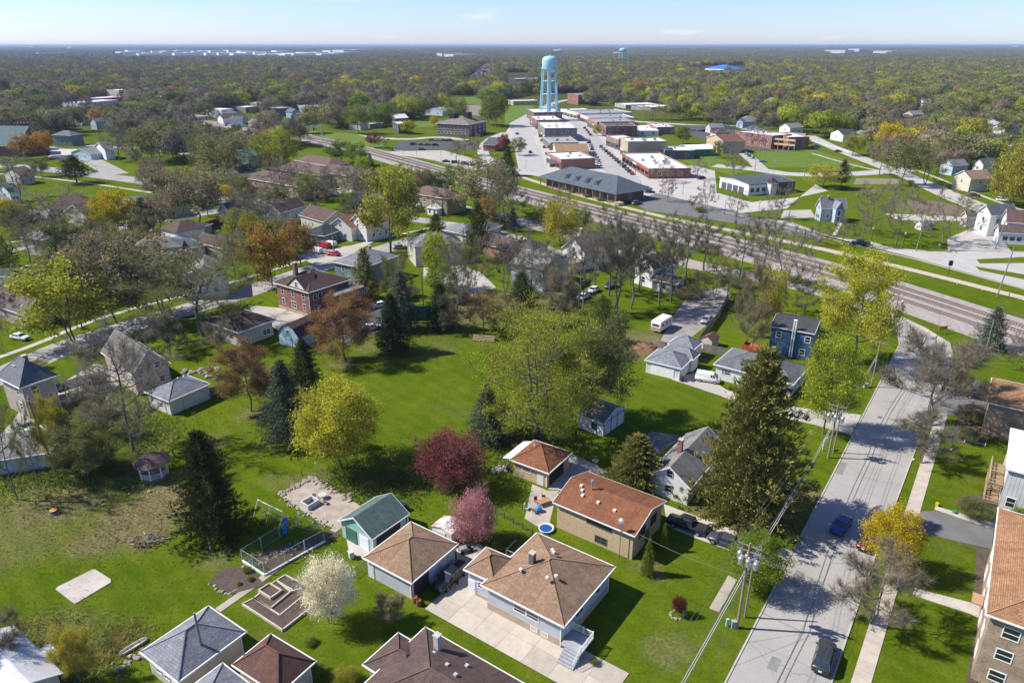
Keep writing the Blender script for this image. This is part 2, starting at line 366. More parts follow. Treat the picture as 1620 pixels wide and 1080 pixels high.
for i in range(13): c = a_+d_*(4+i*7.5); q.obox(c-n_*4.3, c+n_*4.3, .035, .03, .0335)
q.build('street_joint', paint((.17, .16, .15)), kind='structure')
for i, (x, y, w_, l_, c) in enumerate(((1262, 915, 1.1, 3.2, .23), (1352, 930, 1.5, 2.2, .41), (1330, 740, 1.2, 4, .24), (1400, 690, 1.6, 3, .4), (1225, 1050, 1, 2, .24))): MB().box(-l_/2, l_/2, -w_/2, w_/2, .02, .0375).build('street_patch', stone((c, c*.95, c*.88)), None, loc=G(x, y), rz=PHS, kind='structure')
for x, y in ((1290, 880), (1392, 660)): MB().lathe([(.38, .02), (.38, .039)], 16).build('manhole_cover', paint((.1, .09, .08)), None, loc=G(x, y), kind='structure')
def slabmat(k):
    b = NB('slab_concrete'); o = b.n('ShaderNodeNewGeometry').outputs['Position']; n = b.noise(o, 1.1, 6, .6); n2 = b.noise(o, 9, 4, .7); oi = b.n('ShaderNodeObjectInfo').outputs['Random']
    c = b.ramp(n, .3, (.40, .35, .29), .7, (.49, .44, .37)); c = b.mix(1, c, b.ramp(oi, 0, (.86, .85, .84), 1, (1.08, 1.07, 1.05)), 'MULTIPLY')
    b.col(b.mix(.5, c, b.ramp(n2, .3, (.78, .78, .78), .7, (1.12, 1.12, 1.12)), 'MULTIPLY')); b.r(.88); b.bump(n2, .3, .02); return b.m
SLAB = mat('slabm', slabmat)
PH = rad(55)   # grid of the near streets: local x points up the street
p0 = G(1377, 1085); pe = G(1512, 657); Ls = (pe-p0).length
slabs('sidewalk', p0+Vector((math.sin(rad(35)), math.cos(rad(35)), 0))*-4.5, PH-0, Ls+4, 1.75, int((Ls+4)/1.5), 1, .07, SLAB)
DR1 = slabs('driveway', G(672, 963), rad(-35.2), 23.4, 5.3, 7, 2, .07, SLAB, seed=3)
flat('driveway', [(672, 962), (705, 944), (726, 930), (722, 868), (742, 850), (790, 880), (800, 905), (772, 925)], CONC, .045)
# ------------------------------------------------------------------ paved places with given outlines
flat('driveway', [(1050, 797), (1176, 844), (1255, 870), (1235, 903), (1210, 893), (1148, 868), (1098, 850), (1056, 832)], CONC, .045)
flat('driveway', [(1412, 810), (1478, 808), (1573, 836), (1568, 868), (1470, 846), (1398, 845)], AS2, .045)
flat('driveway_edge', [(1478, 806), (1480, 801), (1575, 829), (1573, 838)], PALE, .11)
flat('garden_path', [(1447, 930), (1535, 953), (1553, 958), (1553, 979), (1533, 970), (1443, 941)], CONC, .06)
flat('driveway', [(1466, 664), (1486, 618), (1530, 616), (1545, 600), (1568, 628), (1563, 660), (1512, 657)], AS2, .04)
flat('concrete_strip', [(1152, 910), (1166, 917), (1138, 968), (1122, 962)], CONC2, .05)
flat('driveway', [(1062, 600), (1105, 588), (1150, 617), (1265, 645), (1363, 656), (1347, 688), (1290, 672), (1200, 652), (1140, 626)], LC, .04)
flat('driveway', [(1020, 690), (1030, 682), (1080, 690), (1040, 720), (1010, 716)], AS2, .04)
flat('parking_court', [(1095, 460), (1150, 455), (1155, 470), (1130, 505), (1080, 545), (1040, 548), (1065, 500)], stone((.3, .27, .24), .8, .35, 'asphalt'), .04)
flat('patio', [(842, 766), (866, 776), (884, 776), (876, 800), (866, 842), (830, 820)], CONC2, .05)
flat('driveway', [(868, 752), (906, 718), (942, 735), (962, 748), (925, 756), (890, 776), (868, 774)], LC, .045)
pad = [G(*p) for p in [(118, 955), (88, 932), (92, 928), (146, 901), (151, 901), (175, 916), (176, 921), (121, 954)]]
flat('concrete_pad', pad, CONC, .08, world=True)
strip('garden_path', [(345, 965), (395, 930), (455, 885), (520, 845), (560, 815)], 1.0, CONC2, .05, sm=0)
flat('stone_terrace', [(440, 782), (495, 755), (570, 800), (535, 838), (505, 826)], stone((.38, .32, .26), 2, .35, 'gravel'), .06)
flat('shed_apron', [(548, 852), (562, 842), (600, 868), (580, 886), (552, 872)], CONC, .05)
# left streets
LS = stone((.33, .31, .29), .5, .25)
strip('side_street', [(-40, 612), (40, 577), (110, 545), (200, 518), (300, 488), (380, 466), (440, 444), (520, 418), (600, 396), (670, 376), (730, 360)], 8.5, LS, .03)
strip('sidewalk', [(-40, 578), (50, 548), (130, 513), (210, 488), (300, 465), (350, 452), (405, 435), (492, 409), (560, 388), (660, 365), (720, 352)], 1.6, CONC, .05)
strip('side_street', [(-40, 408), (60, 385), (150, 368), (230, 352), (320, 338), (400, 324), (520, 305), (640, 295)], 8, LS, .03)
strip('sidewalk', [(-40, 396), (82, 370), (200, 350), (280, 336), (348, 327), (440, 312), (560, 295)], 1.8, CONC, .05)
strip('side_street', [(640, 345), (720, 356), (800, 372), (860, 395), (960, 425)], 7, LS, .033)
strip('side_street', [(-60, 258), (60, 266), (160, 278), (250, 290), (300, 300), (380, 322)], 11, LS, .036)
strip('side_street', [(60, 232), (120, 243), (160, 262), (185, 276)], 11, LS, .04)
flat('parking_lot', [(85, 236), (125, 236), (128, 250), (75, 250)], PALE, .045)
strip('side_street', [(105, 228), (260, 238), (330, 250), (380, 275)], 6, LS, .042)
strip('sidewalk', [(-40, 272), (60, 280), (150, 291), (240, 305)], 1.8, CONC, .05)
strip('side_street', [(-40, 338), (120, 340), (210, 355)], 5, LS, .035) if False else None
flat('driveway', [(392, 483), (440, 487), (520, 508), (500, 520), (468, 540), (405, 500)], LC, .045)
flat('driveway', [(470, 405), (500, 395), (560, 388), (600, 378), (545, 408), (500, 420)], LC, .045)
flat('parking_court', [(500, 505), (560, 480), (610, 475), (615, 520), (545, 545)], AS, .044)
flat('driveway', [(150, 575), (200, 590), (170, 635), (130, 620), (20, 690), (0, 690), (40, 640)], LC, .044)
flat('parking_court', [(670, 400), (760, 430), (785, 455), (740, 470), (670, 440)], LC, .042)
# along the railway
flat('lane', [(700, 318), (830, 345), (985, 388), (1150, 423), (1280, 452), (1380, 493), (1400, 506), (1392, 500), (1275, 462), (1147, 436), (980, 402), (820, 356)], GRAV, .035)
strip('promenade', [(822, 279), (907, 307), (1007, 333), (1080, 350), (1267, 386), (1440, 426), (1700, 492)], 3.2, stone((.46, .38, .28), 1, .15), .06, sm=1)
STM = stone((.43, .41, .38), .4, .15)
flat('main_street', [(1030, 306), (1130, 330), (1280, 368), (1447, 408), (1700, 478), (1700, 402), (1573, 397), (1480, 398), (1413, 393), (1377, 383), (1320, 376), (1247, 350), (1163, 343), (1070, 318)], STM, .03)
for P in ([(1545, 411), (1640, 406), (1640, 416), (1550, 417)], [(1543, 422), (1640, 438), (1640, 447), (1550, 428)]): flat('traffic_island', P, gm, .14); 
kerb([(1545, 411), (1640, 406)]); kerb([(1550, 417), (1640, 416)]); kerb([(1543, 422), (1640, 438)]); kerb([(1550, 428), (1640, 447)])
kerb([(1320, 376), (1377, 383), (1413, 393), (1480, 398), (1573, 397), (1640, 399)], .3); kerb([(1130, 331), (1280, 370), (1447, 410), (1640, 463)], .4)
for q in (((1600, 470), (1610, 400)),):
    pass
for i in range(9):   # painted markings
    a_ = G(1100+i*58, 328+i*12.8); b_ = G(1122+i*58, 333+i*12.8); MB().obox(a_, b_, .25, .03, .036).build('lane_marking', paint((.55, .42, .08)), kind='structure')
flat('parking_court', [(1000, 318), (1040, 306), (1090, 318), (1160, 334), (1300, 370), (1300, 380), (1180, 356), (1082, 341), (1022, 333)], AS2, .04)
# downtown
flat('downtown_pavement', [(800, 210), (806, 200), (836, 184), (905, 176), (925, 176), (960, 205), (975, 225), (1015, 268), (1060, 262), (1095, 262), (1130, 262), (1134, 305), (1188, 320), (1265, 312), (1290, 292), (1310, 302), (1265, 312), (1245, 330), (1163, 338), (1090, 322), (1000, 306), (1000, 315), (940, 300), (870, 280), (822, 277), (815, 240)], stone((.45, .42, .38), .3, .15), .025)
flat('downtown_street', [(958, 273), (933, 233), (912, 207), (900, 188), (918, 188), (940, 210), (968, 240), (1014, 286), (1010, 300)], stone((.37, .355, .33), .4, .15), .04)
flat('downtown_street', [(822, 272), (820, 243), (810, 208), (805, 196), (838, 178), (838, 193), (846, 223), (856, 243), (865, 273)], stone((.40, .385, .36), .4, .15), .04)
strip('street', [(838, 190), (850, 176), (880, 160), (960, 150)], 8, STM, .045); 
flat('parking_lot', [(633, 224), (748, 224), (762, 237), (690, 237), (615, 239)], AS, .04); flat('parking_lot', [(612, 240), (700, 238), (745, 250), (790, 262), (752, 270), (690, 254), (622, 244)], LC, .042)
strip('driveway', [(560, 214), (640, 222), (690, 216), (740, 222)], 8, LC, .03)
strip('street', [(800, 210), (770, 222), (760, 245), (790, 262), (830, 272)], 7, STM, .035)
strip('side_street', [(1280, 215), (1310, 230), (1364, 251), (1440, 280), (1530, 319), (1590, 340), (1700, 372)], 9, STM, .036)
strip('sidewalk', [(1285, 243), (1350, 262), (1400, 272)], 1.8, CONC, .05); strip('sidewalk', [(1450, 292), (1520, 325), (1600, 352), (1700, 380)], 1.8, CONC, .05)
strip('sidewalk', [(1430, 262), (1500, 288), (1560, 313), (1640, 340)], 1.8, CONC, .05)
strip('side_street', [(1130, 262), (1200, 268), (1250, 277), (1350, 276), (1440, 268)], 11, STM, .034)
strip('lane', [(1160, 232), (1185, 248), (1205, 268)], 7, LC, .038); strip('side_street', [(1000, 192), (1060, 196), (1130, 200), (1200, 200)], 9, STM, .032)
flat('parking_lot', [(1085, 198), (1165, 200), (1160, 215), (1110, 222), (1090, 212)], AS, .04); flat('parking_lot', [(1172, 230), (1255, 236), (1255, 240), (1170, 236)], AS, .04)
flat('driveway', [(1498, 378), (1540, 360), (1580, 372), (1600, 398), (1500, 396)], LC, .04); flat('driveway', [(1400, 338), (1500, 342), (1530, 345), (1530, 350), (1420, 348)], PALE, .04)
flat('driveway', [(1240, 333), (1283, 332), (1290, 345), (1235, 345)], LC, .04)
strip('garden_path', [(1320, 372), (1330, 352)], 1.2, CONC, .05)
flat('bare_field', [(1435, 318), (1480, 318), (1530, 330), (1500, 342), (1450, 333)], soil((.24, .18, .13)), .02, clear=True)
flat('bare_field', [(1355, 282), (1420, 283), (1425, 291), (1350, 292)], soil((.32, .27, .19)), .02)
flat('bare_field', [(700, 168), (760, 166), (790, 176), (765, 184), (705, 178)], soil((.32, .26, .2)), .03)
flat('far_street', [(0, 148), (28, 148), (30, 156), (0, 158)], LS, .05); 
# gardens
flat('garden_bed', [(331, 921), (345, 903), (388, 893), (400, 905), (420, 925), (365, 940), (352, 932)], soil((.15, .11, .085)), .05)
flat('garden_bed', [(384, 884), (520, 838), (540, 846), (425, 908)], soil((.15, .11, .085)), .05)
flat('garden_bed', [(384, 957), (450, 912), (500, 955), (447, 998)], soil((.14, .105, .085)), .05)
flat('planting_bed', [(1508, 860), (1570, 870), (1560, 960), (1540, 940), (1545, 870)], soil(), .03); flat('planting_bed', [(1545, 985), (1562, 980), (1545, 1080), (1528, 1080)], soil(), .03)
flat('planting_bed', [(1510, 790), (1575, 775), (1575, 830), (1535, 820)], soil(), .03);
flat('planting_bed', [(1515, 640), (1560, 640), (1560, 706), (1512, 700)], soil(), .03)
0 and flat('leaf_litter', [(1100, 850), (1060, 800), (1090, 770), (1300, 745), (1300, 790), (1240, 855)], soil((.12, .085, .05)), .02, clear=False)
# ------------------------------------------------------------------ railway
T0 = G(560, 231); 
rail_mid = [(-160, 135), (300, 190), (450, 212), (560, 234.5), (640, 257), (740, 285), (900, 327), (1080, 371), (1300, 428), (1480, 486), (1640, 540), (1760, 582)]
W_ = smooth([G(*p) for p in rail_mid], 2); BAL = stone((.36, .315, .285), 3, .35, 'ballast')
def band(name, pts, w0, w1, m, z, **k):
    L = []; Rr = []
    for i, p in enumerate(pts):
        t = i/(len(pts)-1); d = (pts[min(i+1, len(pts)-1)]-pts[max(i-1, 0)]); d.normalize(); n = Vector((-d.y, d.x, 0)); ww = w0+(w1-w0)*t
        L.append(p+n*ww/2); Rr.append(p-n*ww/2)
    vs = []; fs = []
    for l, r_ in zip(L, Rr): vs += [(l.x, l.y, z), (r_.x, r_.y, z), (l.x, l.y, -.05), (r_.x, r_.y, -.05)]
    for i in range(len(L)-1): q = 4*i; fs += [(q, q+1, q+5, q+4), (q+2, q, q+4, q+6), (q+1, q+3, q+7, q+5)]
    PAVED.append([PX(q.x, q.y)[:2] for q in L+Rr[::-1]]); return MB().add(vs, fs).build(name, m, kind='structure', **k)
band('track_bed', W_, 18, 22, BAL, .25)
RAIL = mat('railm', lambda k: (lambda b: (b.col((.30, .24, .20)), b.r(.45), b.m)[2])(NB('rail_steel'))); TIE = paint((.14, .115, .10), .9, .3)
for ti, (o0, lab) in enumerate(((6.0, 'railway track nearest the station side of the ballast bed'), (2.0, 'middle railway track running along the ballast bed'), (-2.8, 'railway track nearest the bare trees on the ballast bed'))):
    pts = []
    for i, p in enumerate(W_):
        d = (W_[min(i+1, len(W_)-1)]-W_[max(i-1, 0)]).normalized(); n = Vector((-d.y, d.x, 0)); pts.append(p+n*o0)
    pts = dense(pts, 12); t = empty('railway_track', pts[0], 0, lab, 'railway track', 'railway tracks on the ballast')
    vs = []; fs = []; sb = MB()
    o_ = pts[0]
    for s in (-.72, .72):
        L, Rr = offs(pts, .11); b = MB()
        for i in range(len(pts)-1):
            d = (pts[i+1]-pts[i]).normalized(); n = Vector((-d.y, d.x, 0))*s; b.obox(pts[i]+n-o_, pts[i+1]+n-o_+d*.02, .13, .36, .52)
        b.build('rail', RAIL, t, uv=False)
    for i in range(len(pts)-1):
        d = (pts[i+1]-pts[i]); L_ = d.length; d.normalize(); n = Vector((-d.y, d.x, 0)); k_ = int(L_/.62)
        if pts[i].length > 620: continue
        for j in range(k_): c = pts[i]+d*(L_*j/k_)-o_; sb.obox(c-n*1.3, c+n*1.3, .24, .24, .37)
    sb.build('sleepers', TIE, t, uv=False, kind='stuff')
# far rail yard running away to the horizon
flat('rail_yard', [(726, 134), (771, 100), (775, 100), (775, 118), (765, 134)], soil((.26, .19, .16)), .1)
for i in range(7):
    x0 = 735+i*4.2; a_ = G(x0, 131); b_ = G(766+i*1.1, 104)
    n = 14
    for k in range(n):
        if random.Random(i*50+k).random() < .35: continue
        p = a_.lerp(b_, k/n); q = a_.lerp(b_, (k+.8)/n); rt = empty('freight_wagon', p, 0, '%s freight wagon, %s of the %s rail yard row' % (('rust brown', 'greyish', 'dark')[k % 3], ('near end', 'near half', 'middle', 'far half', 'far end')[k*5//n], ('leftmost', 'second', 'third', 'centre', 'fifth', 'sixth', 'rightmost')[i]), 'freight wagon', 'freight wagons in the far rail yard')
        v = q-p; MB().obox((0, 0), (v.x, v.y), 3, .9, 4).build('wagon_body', paint([(.16, .08, .055), (.22, .16, .13), (.1, .08, .075)][k % 3]), rt); MB().obox((0, 0), (v.x, v.y), 2, .2, .9).build('underframe', DARK, rt)
# ------------------------------------------------------------------ buildings
FOOT = []; BI = {}
WCACHE = {}
def window_part(root, w_, h, loc, rz, near, fcol=(.78, .78, .76), mull=True):
    key = (round(w_, 2), round(h, 2), near, fcol)
    if key not in WCACHE:
        fr = MB(); t = .09 if near else .12
        fr.box(-w_/2-t, w_/2+t, -.06, 0, -h/2-t, -h/2).box(-w_/2-t, w_/2+t, -.06, 0, h/2, h/2+t).box(-w_/2-t, -w_/2, -.058, 0, -h/2, h/2).box(w_/2, w_/2+t, -.058, 0, -h/2, h/2)
        if mull: fr.box(-w_/2, w_/2, -.05, 0, -.03, .03)
        if w_ > 1.5: fr.box(-.04, .04, -.049, 0, -h/2, h/2)
        WCACHE[key] = (fr.mesh('window', [paint(fcol)], uv=False), MB().box(-w_/2, w_/2, -.02, .0, -h/2, h/2).mesh('pane', [GLASS], uv=False))
    a_, b_ = WCACHE[key]; o = link('window', a_, root, loc, rz); link('pane', b_, o); return o
def door_part(root, w_, h, loc, rz, c=(.75, .74, .71), panels=0, name='door'):
    b = MB().box(-w_/2-.08, w_/2+.08, -.05, 0, -h/2, h/2+.08); o = b.build(name, WHITE if panels < 0 else paint(sc3(c, 1.05)), root, loc=loc, rz=rz)
    if panels > 1:
        ph = h/panels
        for i in range(panels): MB().box(-w_/2+.03, w_/2-.03, -.085, -.045, -h/2+i*ph+.04, -h/2+(i+1)*ph-.02).build('panel', paint(c), o)
    else:
        MB().box(-w_/2, w_/2, -.08, -.045, -h/2+.03, h/2-.02).build('panel', paint(c), o)
    if w_ < 1.6: MB().box(w_/2-.16, w_/2-.1, -.13, -.075, -.05, .05).build('handle', metal(), o)
    return o
def building(name, label, cat, C=None, A=None, B=None, D=None, he=3, roof='hip', rise=2, ov=.4, wall=None, roofm=None, wins=(), doors=(), chim=(), group=None, gable=None, vents=0,
             W=None, L=None, phi=None, anchor=None, base=None, fasc=True, win=(.9, 1.2), found=0, fcol=(.78, .78, .76), par=.5, near=None, cut=None):
    """eave corners as surveyed: C near, A left, B right, D far; he = eave height"""
    if base is not None:
        q = C or A; he = ZT(q[0], base, q[1]) if base else he
    P = {k: G(*v, he) for k, v in (('C', C), ('A', A), ('B', B), ('D', D)) if v}
    if 'C' not in P and len(P) == 3: P['C'] = P['A']+P['B']-P['D']
    if 'B' not in P and 'D' in P and 'A' in P and 'C' in P: P['B'] = P['C']+P['D']-P['A']
    if phi is None:
        u = P['B']-P['C']; v = P['A']-P['C']; a1 = math.atan2(u.y, u.x); a2 = math.atan2(v.y, v.x)-math.pi/2
        d = (a2-a1+math.pi) % (2*math.pi)-math.pi; phi = a1+d*v.length/(u.length+v.length)
    else: phi = rad(phi)
    if 'C' in P and W is None: W = (P['B']-P['C']).length
    if 'C' in P and L is None: L = (P['A']-P['C']).length
    dd_ = (P.get('C') or P.get('A') or P.get('D')).length
    if dd_ > 560 and W and L and roof != 'hip': W, L = (min(W, 13), min(L, 12)) if cat == 'house' else (min(W, 70), min(L, 26)) if dd_ > 700 else (W, L)
    ux = Vector((math.cos(phi), math.sin(phi), 0)); vy = Vector((-math.sin(phi), math.cos(phi), 0))
    if 'C' in P: o = P['C']
    elif 'A' in P: o = P['A']-vy*L
    elif 'B' in P: o = P['B']-ux*W
    else: o = P['D']-ux*W-vy*L
    o = Vector((o.x, o.y, 0)); FOOT.append((o, ux, vy, W, L, he+rise)); r = empty(name, o, phi, label, cat, group)
    dist = o.length; near = dist < 190 if near is None else near
    wall = wall or siding((.6, .58, .55)); roofm = roofm or shingle((.16, .13, .11)); H = he
    x0, x1, y0, y1 = ov, W-ov, ov, L-ov; b = MB()
    if roof == 'flat':
        b.box(x0, x1, y0, y1, -.1, he-par); t = .25
        b.box(x0, x1, y0, y0+t, he-par, he).box(x0, x1, y1-t, y1, he-par, he).box(x0, x0+t, y0+t, y1-t, he-par, he).box(x1-t, x1, y0+t, y1-t, he-par, he); b.build('wall', wall, r)
        MB().box(x0+t+.01, x1-t-.01, y0+t+.01, y1-t-.01, he-par-.1, he-par+.03).build('roof', roofm, r)
        tr = MB(); c_ = .06
        for q in ((x0-c_, x1+c_, y0-c_, y0+t), (x0-c_, x1+c_, y1-t, y1+c_), (x0-c_, x0+t, y0+t, y1-t), (x1-t, x1+c_, y0+t, y1-t)): tr.box(*q, he+.002, he+.1)
        if fasc: tr.build('coping', paint((.5, .49, .47)) if fasc is True else fasc, r)
        for q in range(vents): k = .2+.6*q/max(1, vents-1) if vents > 1 else .5; MB().box(W*k-.8, W*k+.8, L*.5-.7, L*.5+.7, he-par, he-par+1.2).build('roof_unit', metal((.4, .41, .42)), r)
    elif roof == 'slab':
        b.box(x0, x1, y0, y1, -.1, he-.01).build('wall', wall, r); MB().box(0, W, 0, L, he, he+.3).build('roof', roofm, r)
        if fasc: MB().box(-.03, W+.03, -.03, L+.03, he+.04, he+.26).build('fascia', WHITE, r)
    else:
        if roof == 'hip':
            b.box(x0, x1, y0, y1, -.1, he+.02).build('wall', wall, r); m_ = min(W, L)/2; z = he+.12
            if W > L: q = [(m_, L/2, z+rise), (W-m_, L/2, z+rise)]
            else: q = [(W/2, m_, z+rise), (W/2, L-m_+.001, z+rise)]
            e_ = [(0, 0, he), (W, 0, he), (W, L, he), (0, L, he), (0, 0, z), (W, 0, z), (W, L, z), (0, L, z)]
            fs = [(0, 3, 2, 1), (0, 1, 5, 4), (1, 2, 6, 5), (2, 3, 7, 6), (3, 0, 4, 7)]
            fs += [(4, 5, 9, 8), (5, 6, 9), (6, 7, 8, 9), (7, 4, 8)] if W > L else [(4, 5, 8), (5, 6, 9, 8), (6, 7, 9), (7, 4, 8, 9)]
            rf = MB().add(e_+q, fs).build('roof', roofm, r)
            if near:   # ridge and hip caps
                cp = MB(); 
                for i, p in enumerate(e_[4:]):
                    t_ = min(q, key=lambda c: (c[0]-p[0])**2+(c[1]-p[1])**2); cp.tube((p[0], p[1], p[2]+.01), (t_[0], t_[1], t_[2]+.01), .09, n=4, cap=False)
                cp.tube((q[0][0], q[0][1], q[0][2]+.01), (q[1][0]+.001, q[1][1]+.001, q[1][2]+.01), .09, n=4, cap=False); cp.build('ridge_caps', paint(CAPS.get(roofm, (.3, .3, .3)), .9), rf, uv=False)
        elif roof in ('gx', 'gy', 'gambrel'):
            gx = roof != 'gy'; hw = (L if gx else W)/2; s = rise/hw; zw = he+s*ov
            def T(a_, c, z): return (a_, c, z) if gx else (c, a_, z)   # a along ridge, c across
            La = (W if gx else L); a0, a1_ = ov, La-ov; c0, c1 = ov, 2*hw-ov
            prof = [(c0, -.1), (c1, -.1), (c1, zw), (hw, he+rise-.02), (c0, zw)]
            if roof == 'gambrel': prof = [(c0, -.1), (c1, -.1), (c1, he), (hw*1.5, he+rise*.68), (hw, he+rise-.02), (hw*.5, he+rise*.68), (c0, he)]
            n = len(prof); vs = [T(a0, c, z) for c, z in prof]+[T(a1_, c, z) for c, z in prof]; fs = [tuple(range(n)), tuple(range(2*n-1, n-1, -1))]+[(i, n+i, n+(i+1) % n, (i+1) % n) for i in range(n)]
            if gx: fs = [f[::-1] for f in fs]
            wb = MB().add(vs, fs, 0); w_o = wb.build('wall', wall, r)
            t = .14
            top = [(0, he), (hw, he+rise), (2*hw, he)] if roof != 'gambrel' else [(-.05, he-.1), (hw*.48, he+rise*.7), (hw, he+rise+.05), (hw*1.52, he+rise*.7), (2*hw+.05, he-.1)]
            P2 = top+[(c, z+t) for c, z in top[::-1]]; n = len(P2)
            vs = [T(0, c, z) for c, z in P2]+[T(La, c, z) for c, z in P2]; fs = []
            k = len(top)
            for i in range(k-1): fs += [(i, i+1, n-2-i, n-1-i), (n+i+1, n+i, 2*n-1-i, 2*n-2-i)]
            fs += [(i, n+i, n+(i+1) % n, (i+1) % n) for i in range(n)]
            me = MB().add(vs, fs); ob = me.build('roof', roofm, r)
            import bmesh
            for q in (ob, w_o):
                bm = bmesh.new(); bm.from_mesh(q.data); bmesh.ops.recalc_face_normals(bm, faces=bm.faces)
                ul = bm.loops.layers.uv.verify()
                for f_ in bm.faces:
                    nn = f_.normal
                    if abs(nn.z) > .995: u = Vector((1, 0, 0)); v = Vector((0, 1, 0))
                    else: u = Vector((-nn.y, nn.x, 0)).normalized(); v = nn.cross(u)
                    for lp in f_.loops: lp[ul].uv = (lp.vert.co.dot(u), lp.vert.co.dot(v))
                bm.to_mesh(q.data); bm.free()
            if gable is not None:
                g_ = MB()
                for a_, dd in ((a0-.02, -.03), (a1_+.02, .03)):
                    pr = [(c0+.05, he+s*ov), (hw, he+rise-.1), (c1-.05, he+s*ov)]; vs = [T(a_, c, z) for c, z in pr]+[T(a_+dd, c, z) for c, z in pr]; g_.add(vs, [(0, 1, 2), (5, 4, 3), (0, 3, 4, 1), (1, 4, 5, 2), (2, 5, 3, 0)])
                g_.build('gable', gable, r)
            if fasc:   # barge boards at the gable ends
                bb = MB()
                for a_ in (-.05, La): 
                    for i in range(k-1):
                        (ca, za), (cb, zb) = top[i], top[i+1]; vs = [T(a_, ca, za-.06), T(a_+.05, ca, za-.06), T(a_, cb, zb-.06), T(a_+.05, cb, zb-.06), T(a_, ca, za+t+.02), T(a_+.05, ca, za+t+.02), T(a_, cb, zb+t+.02), T(a_+.05, cb, zb+t+.02)]
                        bb.add(vs, [(0, 2, 6, 4), (1, 5, 7, 3), (4, 6, 7, 5), (0, 1, 3, 2), (0, 4, 5, 1), (2, 3, 7, 6)])
                bb.build('barge_board', WHITE, r)
        if fasc and roof == 'hip':
            t = MB(); g = .11
            t.box(-g, W+g, -g, -.005, he-.05, he+.13).box(-g, W+g, L+.005, L+g, he-.05, he+.13).box(-g, -.005, -.004, L+.004, he-.05, he+.13).box(W+.005, W+g, -.004, L+.004, he-.05, he+.13)
            t.build('gutter', WHITE if fasc is True else fasc, r)
            if near:
                for (cx, cy) in ((x0-.07, y0+.1), (x1-.1, y0-.07)): MB().box(cx-.05, cx+.05, cy-.05, cy+.05, .1, he).build('downspout', WHITE, r)
        elif fasc:
            t = MB(); g = .1; La = W
            if roof == 'gy': t.box(-g, -.01, 0, L, he-.06, he+.1).box(W+.01, W+g, 0, L, he-.06, he+.1)
            else: t.box(0, W, -g, -.01, he-.06, he+.1).box(0, W, L+.01, L+g, he-.06, he+.1)
            t.build('gutter', WHITE if fasc is True else fasc, r)
    if found:
        MB().box(x0-.04, x1+.04, y0-.04, y1+.04, -.1, found).build('foundation', stone((.42, .34, .26)), r)
    faces = {'L': (lambda t: (x0, y0+(y1-y0)*t), -math.pi/2), 'R': (lambda t: (x0+(x1-x0)*t, y0), 0), 'E': (lambda t: (x1, y0+(y1-y0)*t), math.pi/2), 'K': (lambda t: (x0+(x1-x0)*t, y1), math.pi)}
    for wq in wins:
        f_, t, z = wq[:3]; w_, h = wq[3:5] if len(wq) > 3 else win; fn, rz = faces[f_]; x, y = fn(t); window_part(r, w_, h, (x, y, z), rz, near, fcol)
    for dq in doors:
        f_, t, w_, h = dq[:4]; fn, rz = faces[f_]; x, y = fn(t); c = dq[4] if len(dq) > 4 else (.75, .74, .71); pn = dq[5] if len(dq) > 5 else 0
        door_part(r, w_, h, (x, y, h/2), rz, c, pn, 'garage_door' if w_ > 2 else 'door')
    for cq in chim:
        fx, fy, cw, zt = cq[:4]; cm = cq[4] if len(cq) > 4 else brick((.28, .1, .07)); k = MB().box(W*fx-cw/2, W*fx+cw/2, L*fy-cw/2, L*fy+cw/2, he, zt).build('chimney', cm, r)
        MB().box(W*fx-cw/2-.06, W*fx+cw/2+.06, L*fy-cw/2-.06, L*fy+cw/2+.06, zt, zt+.12).build('cap', CONC, k)
    BI[r.name] = (W, L, he)
    return r
def add_vents(r, pts, rise_z, name='roof_vent', c=(.62, .60, .57), s=.17):
    for x, y, z in pts: MB().box(x-s, x+s, y-s, y+s, z-.1, z+.16).build(name, paint(c), r)
TAN = shingle((.36, .235, .15)); RUST = shingle((.30, .125, .062), row=.18); BRN = shingle((.115, .068, .05)); GRY = shingle((.20, .21, .23)); GRY2 = shingle((.27, .29, .32), row=.28); DGRY = shingle((.085, .09, .10)); GRN = shingle((.10, .16, .135)); PBR = shingle((.15, .10, .085)); DBR = shingle((.125, .082, .072)); LGR = shingle((.30, .29, .28)); ORG = shingle((.42, .23, .12))
SG = siding((.50, .53, .58)); SW = siding((.74, .74, .72)); SP = siding((.52, .42, .38)); SB = siding((.07, .13, .24)); SLB = siding((.42, .52, .60)); SGB = siding((.22, .27, .27)); SCR = siding((.62, .56, .45)); STN = stone((.50, .38, .24), .5, .12, 'block'); SBE = siding((.55, .50, .42)); VERT = siding((.6, .6, .58), .3, 0)
BR = brick((.30, .09, .055)); BRD = brick((.10, .055, .045)); BRT = brick((.44, .30, .18)); BRO = brick((.36, .15, .08)); BRY = brick((.42, .27, .14)); MEM = stone((.74, .74, .73), .3, .2, 'roof_membrane'); GRM = stone((.30, .30, .30), .3, .2, 'roof_membrane'); TINROOF = stone((.55, .56, .57), .8, .25, 'metal_roof')
def loc(r, x, y, z=0): return r.matrix_world@Vector((x, y, z))
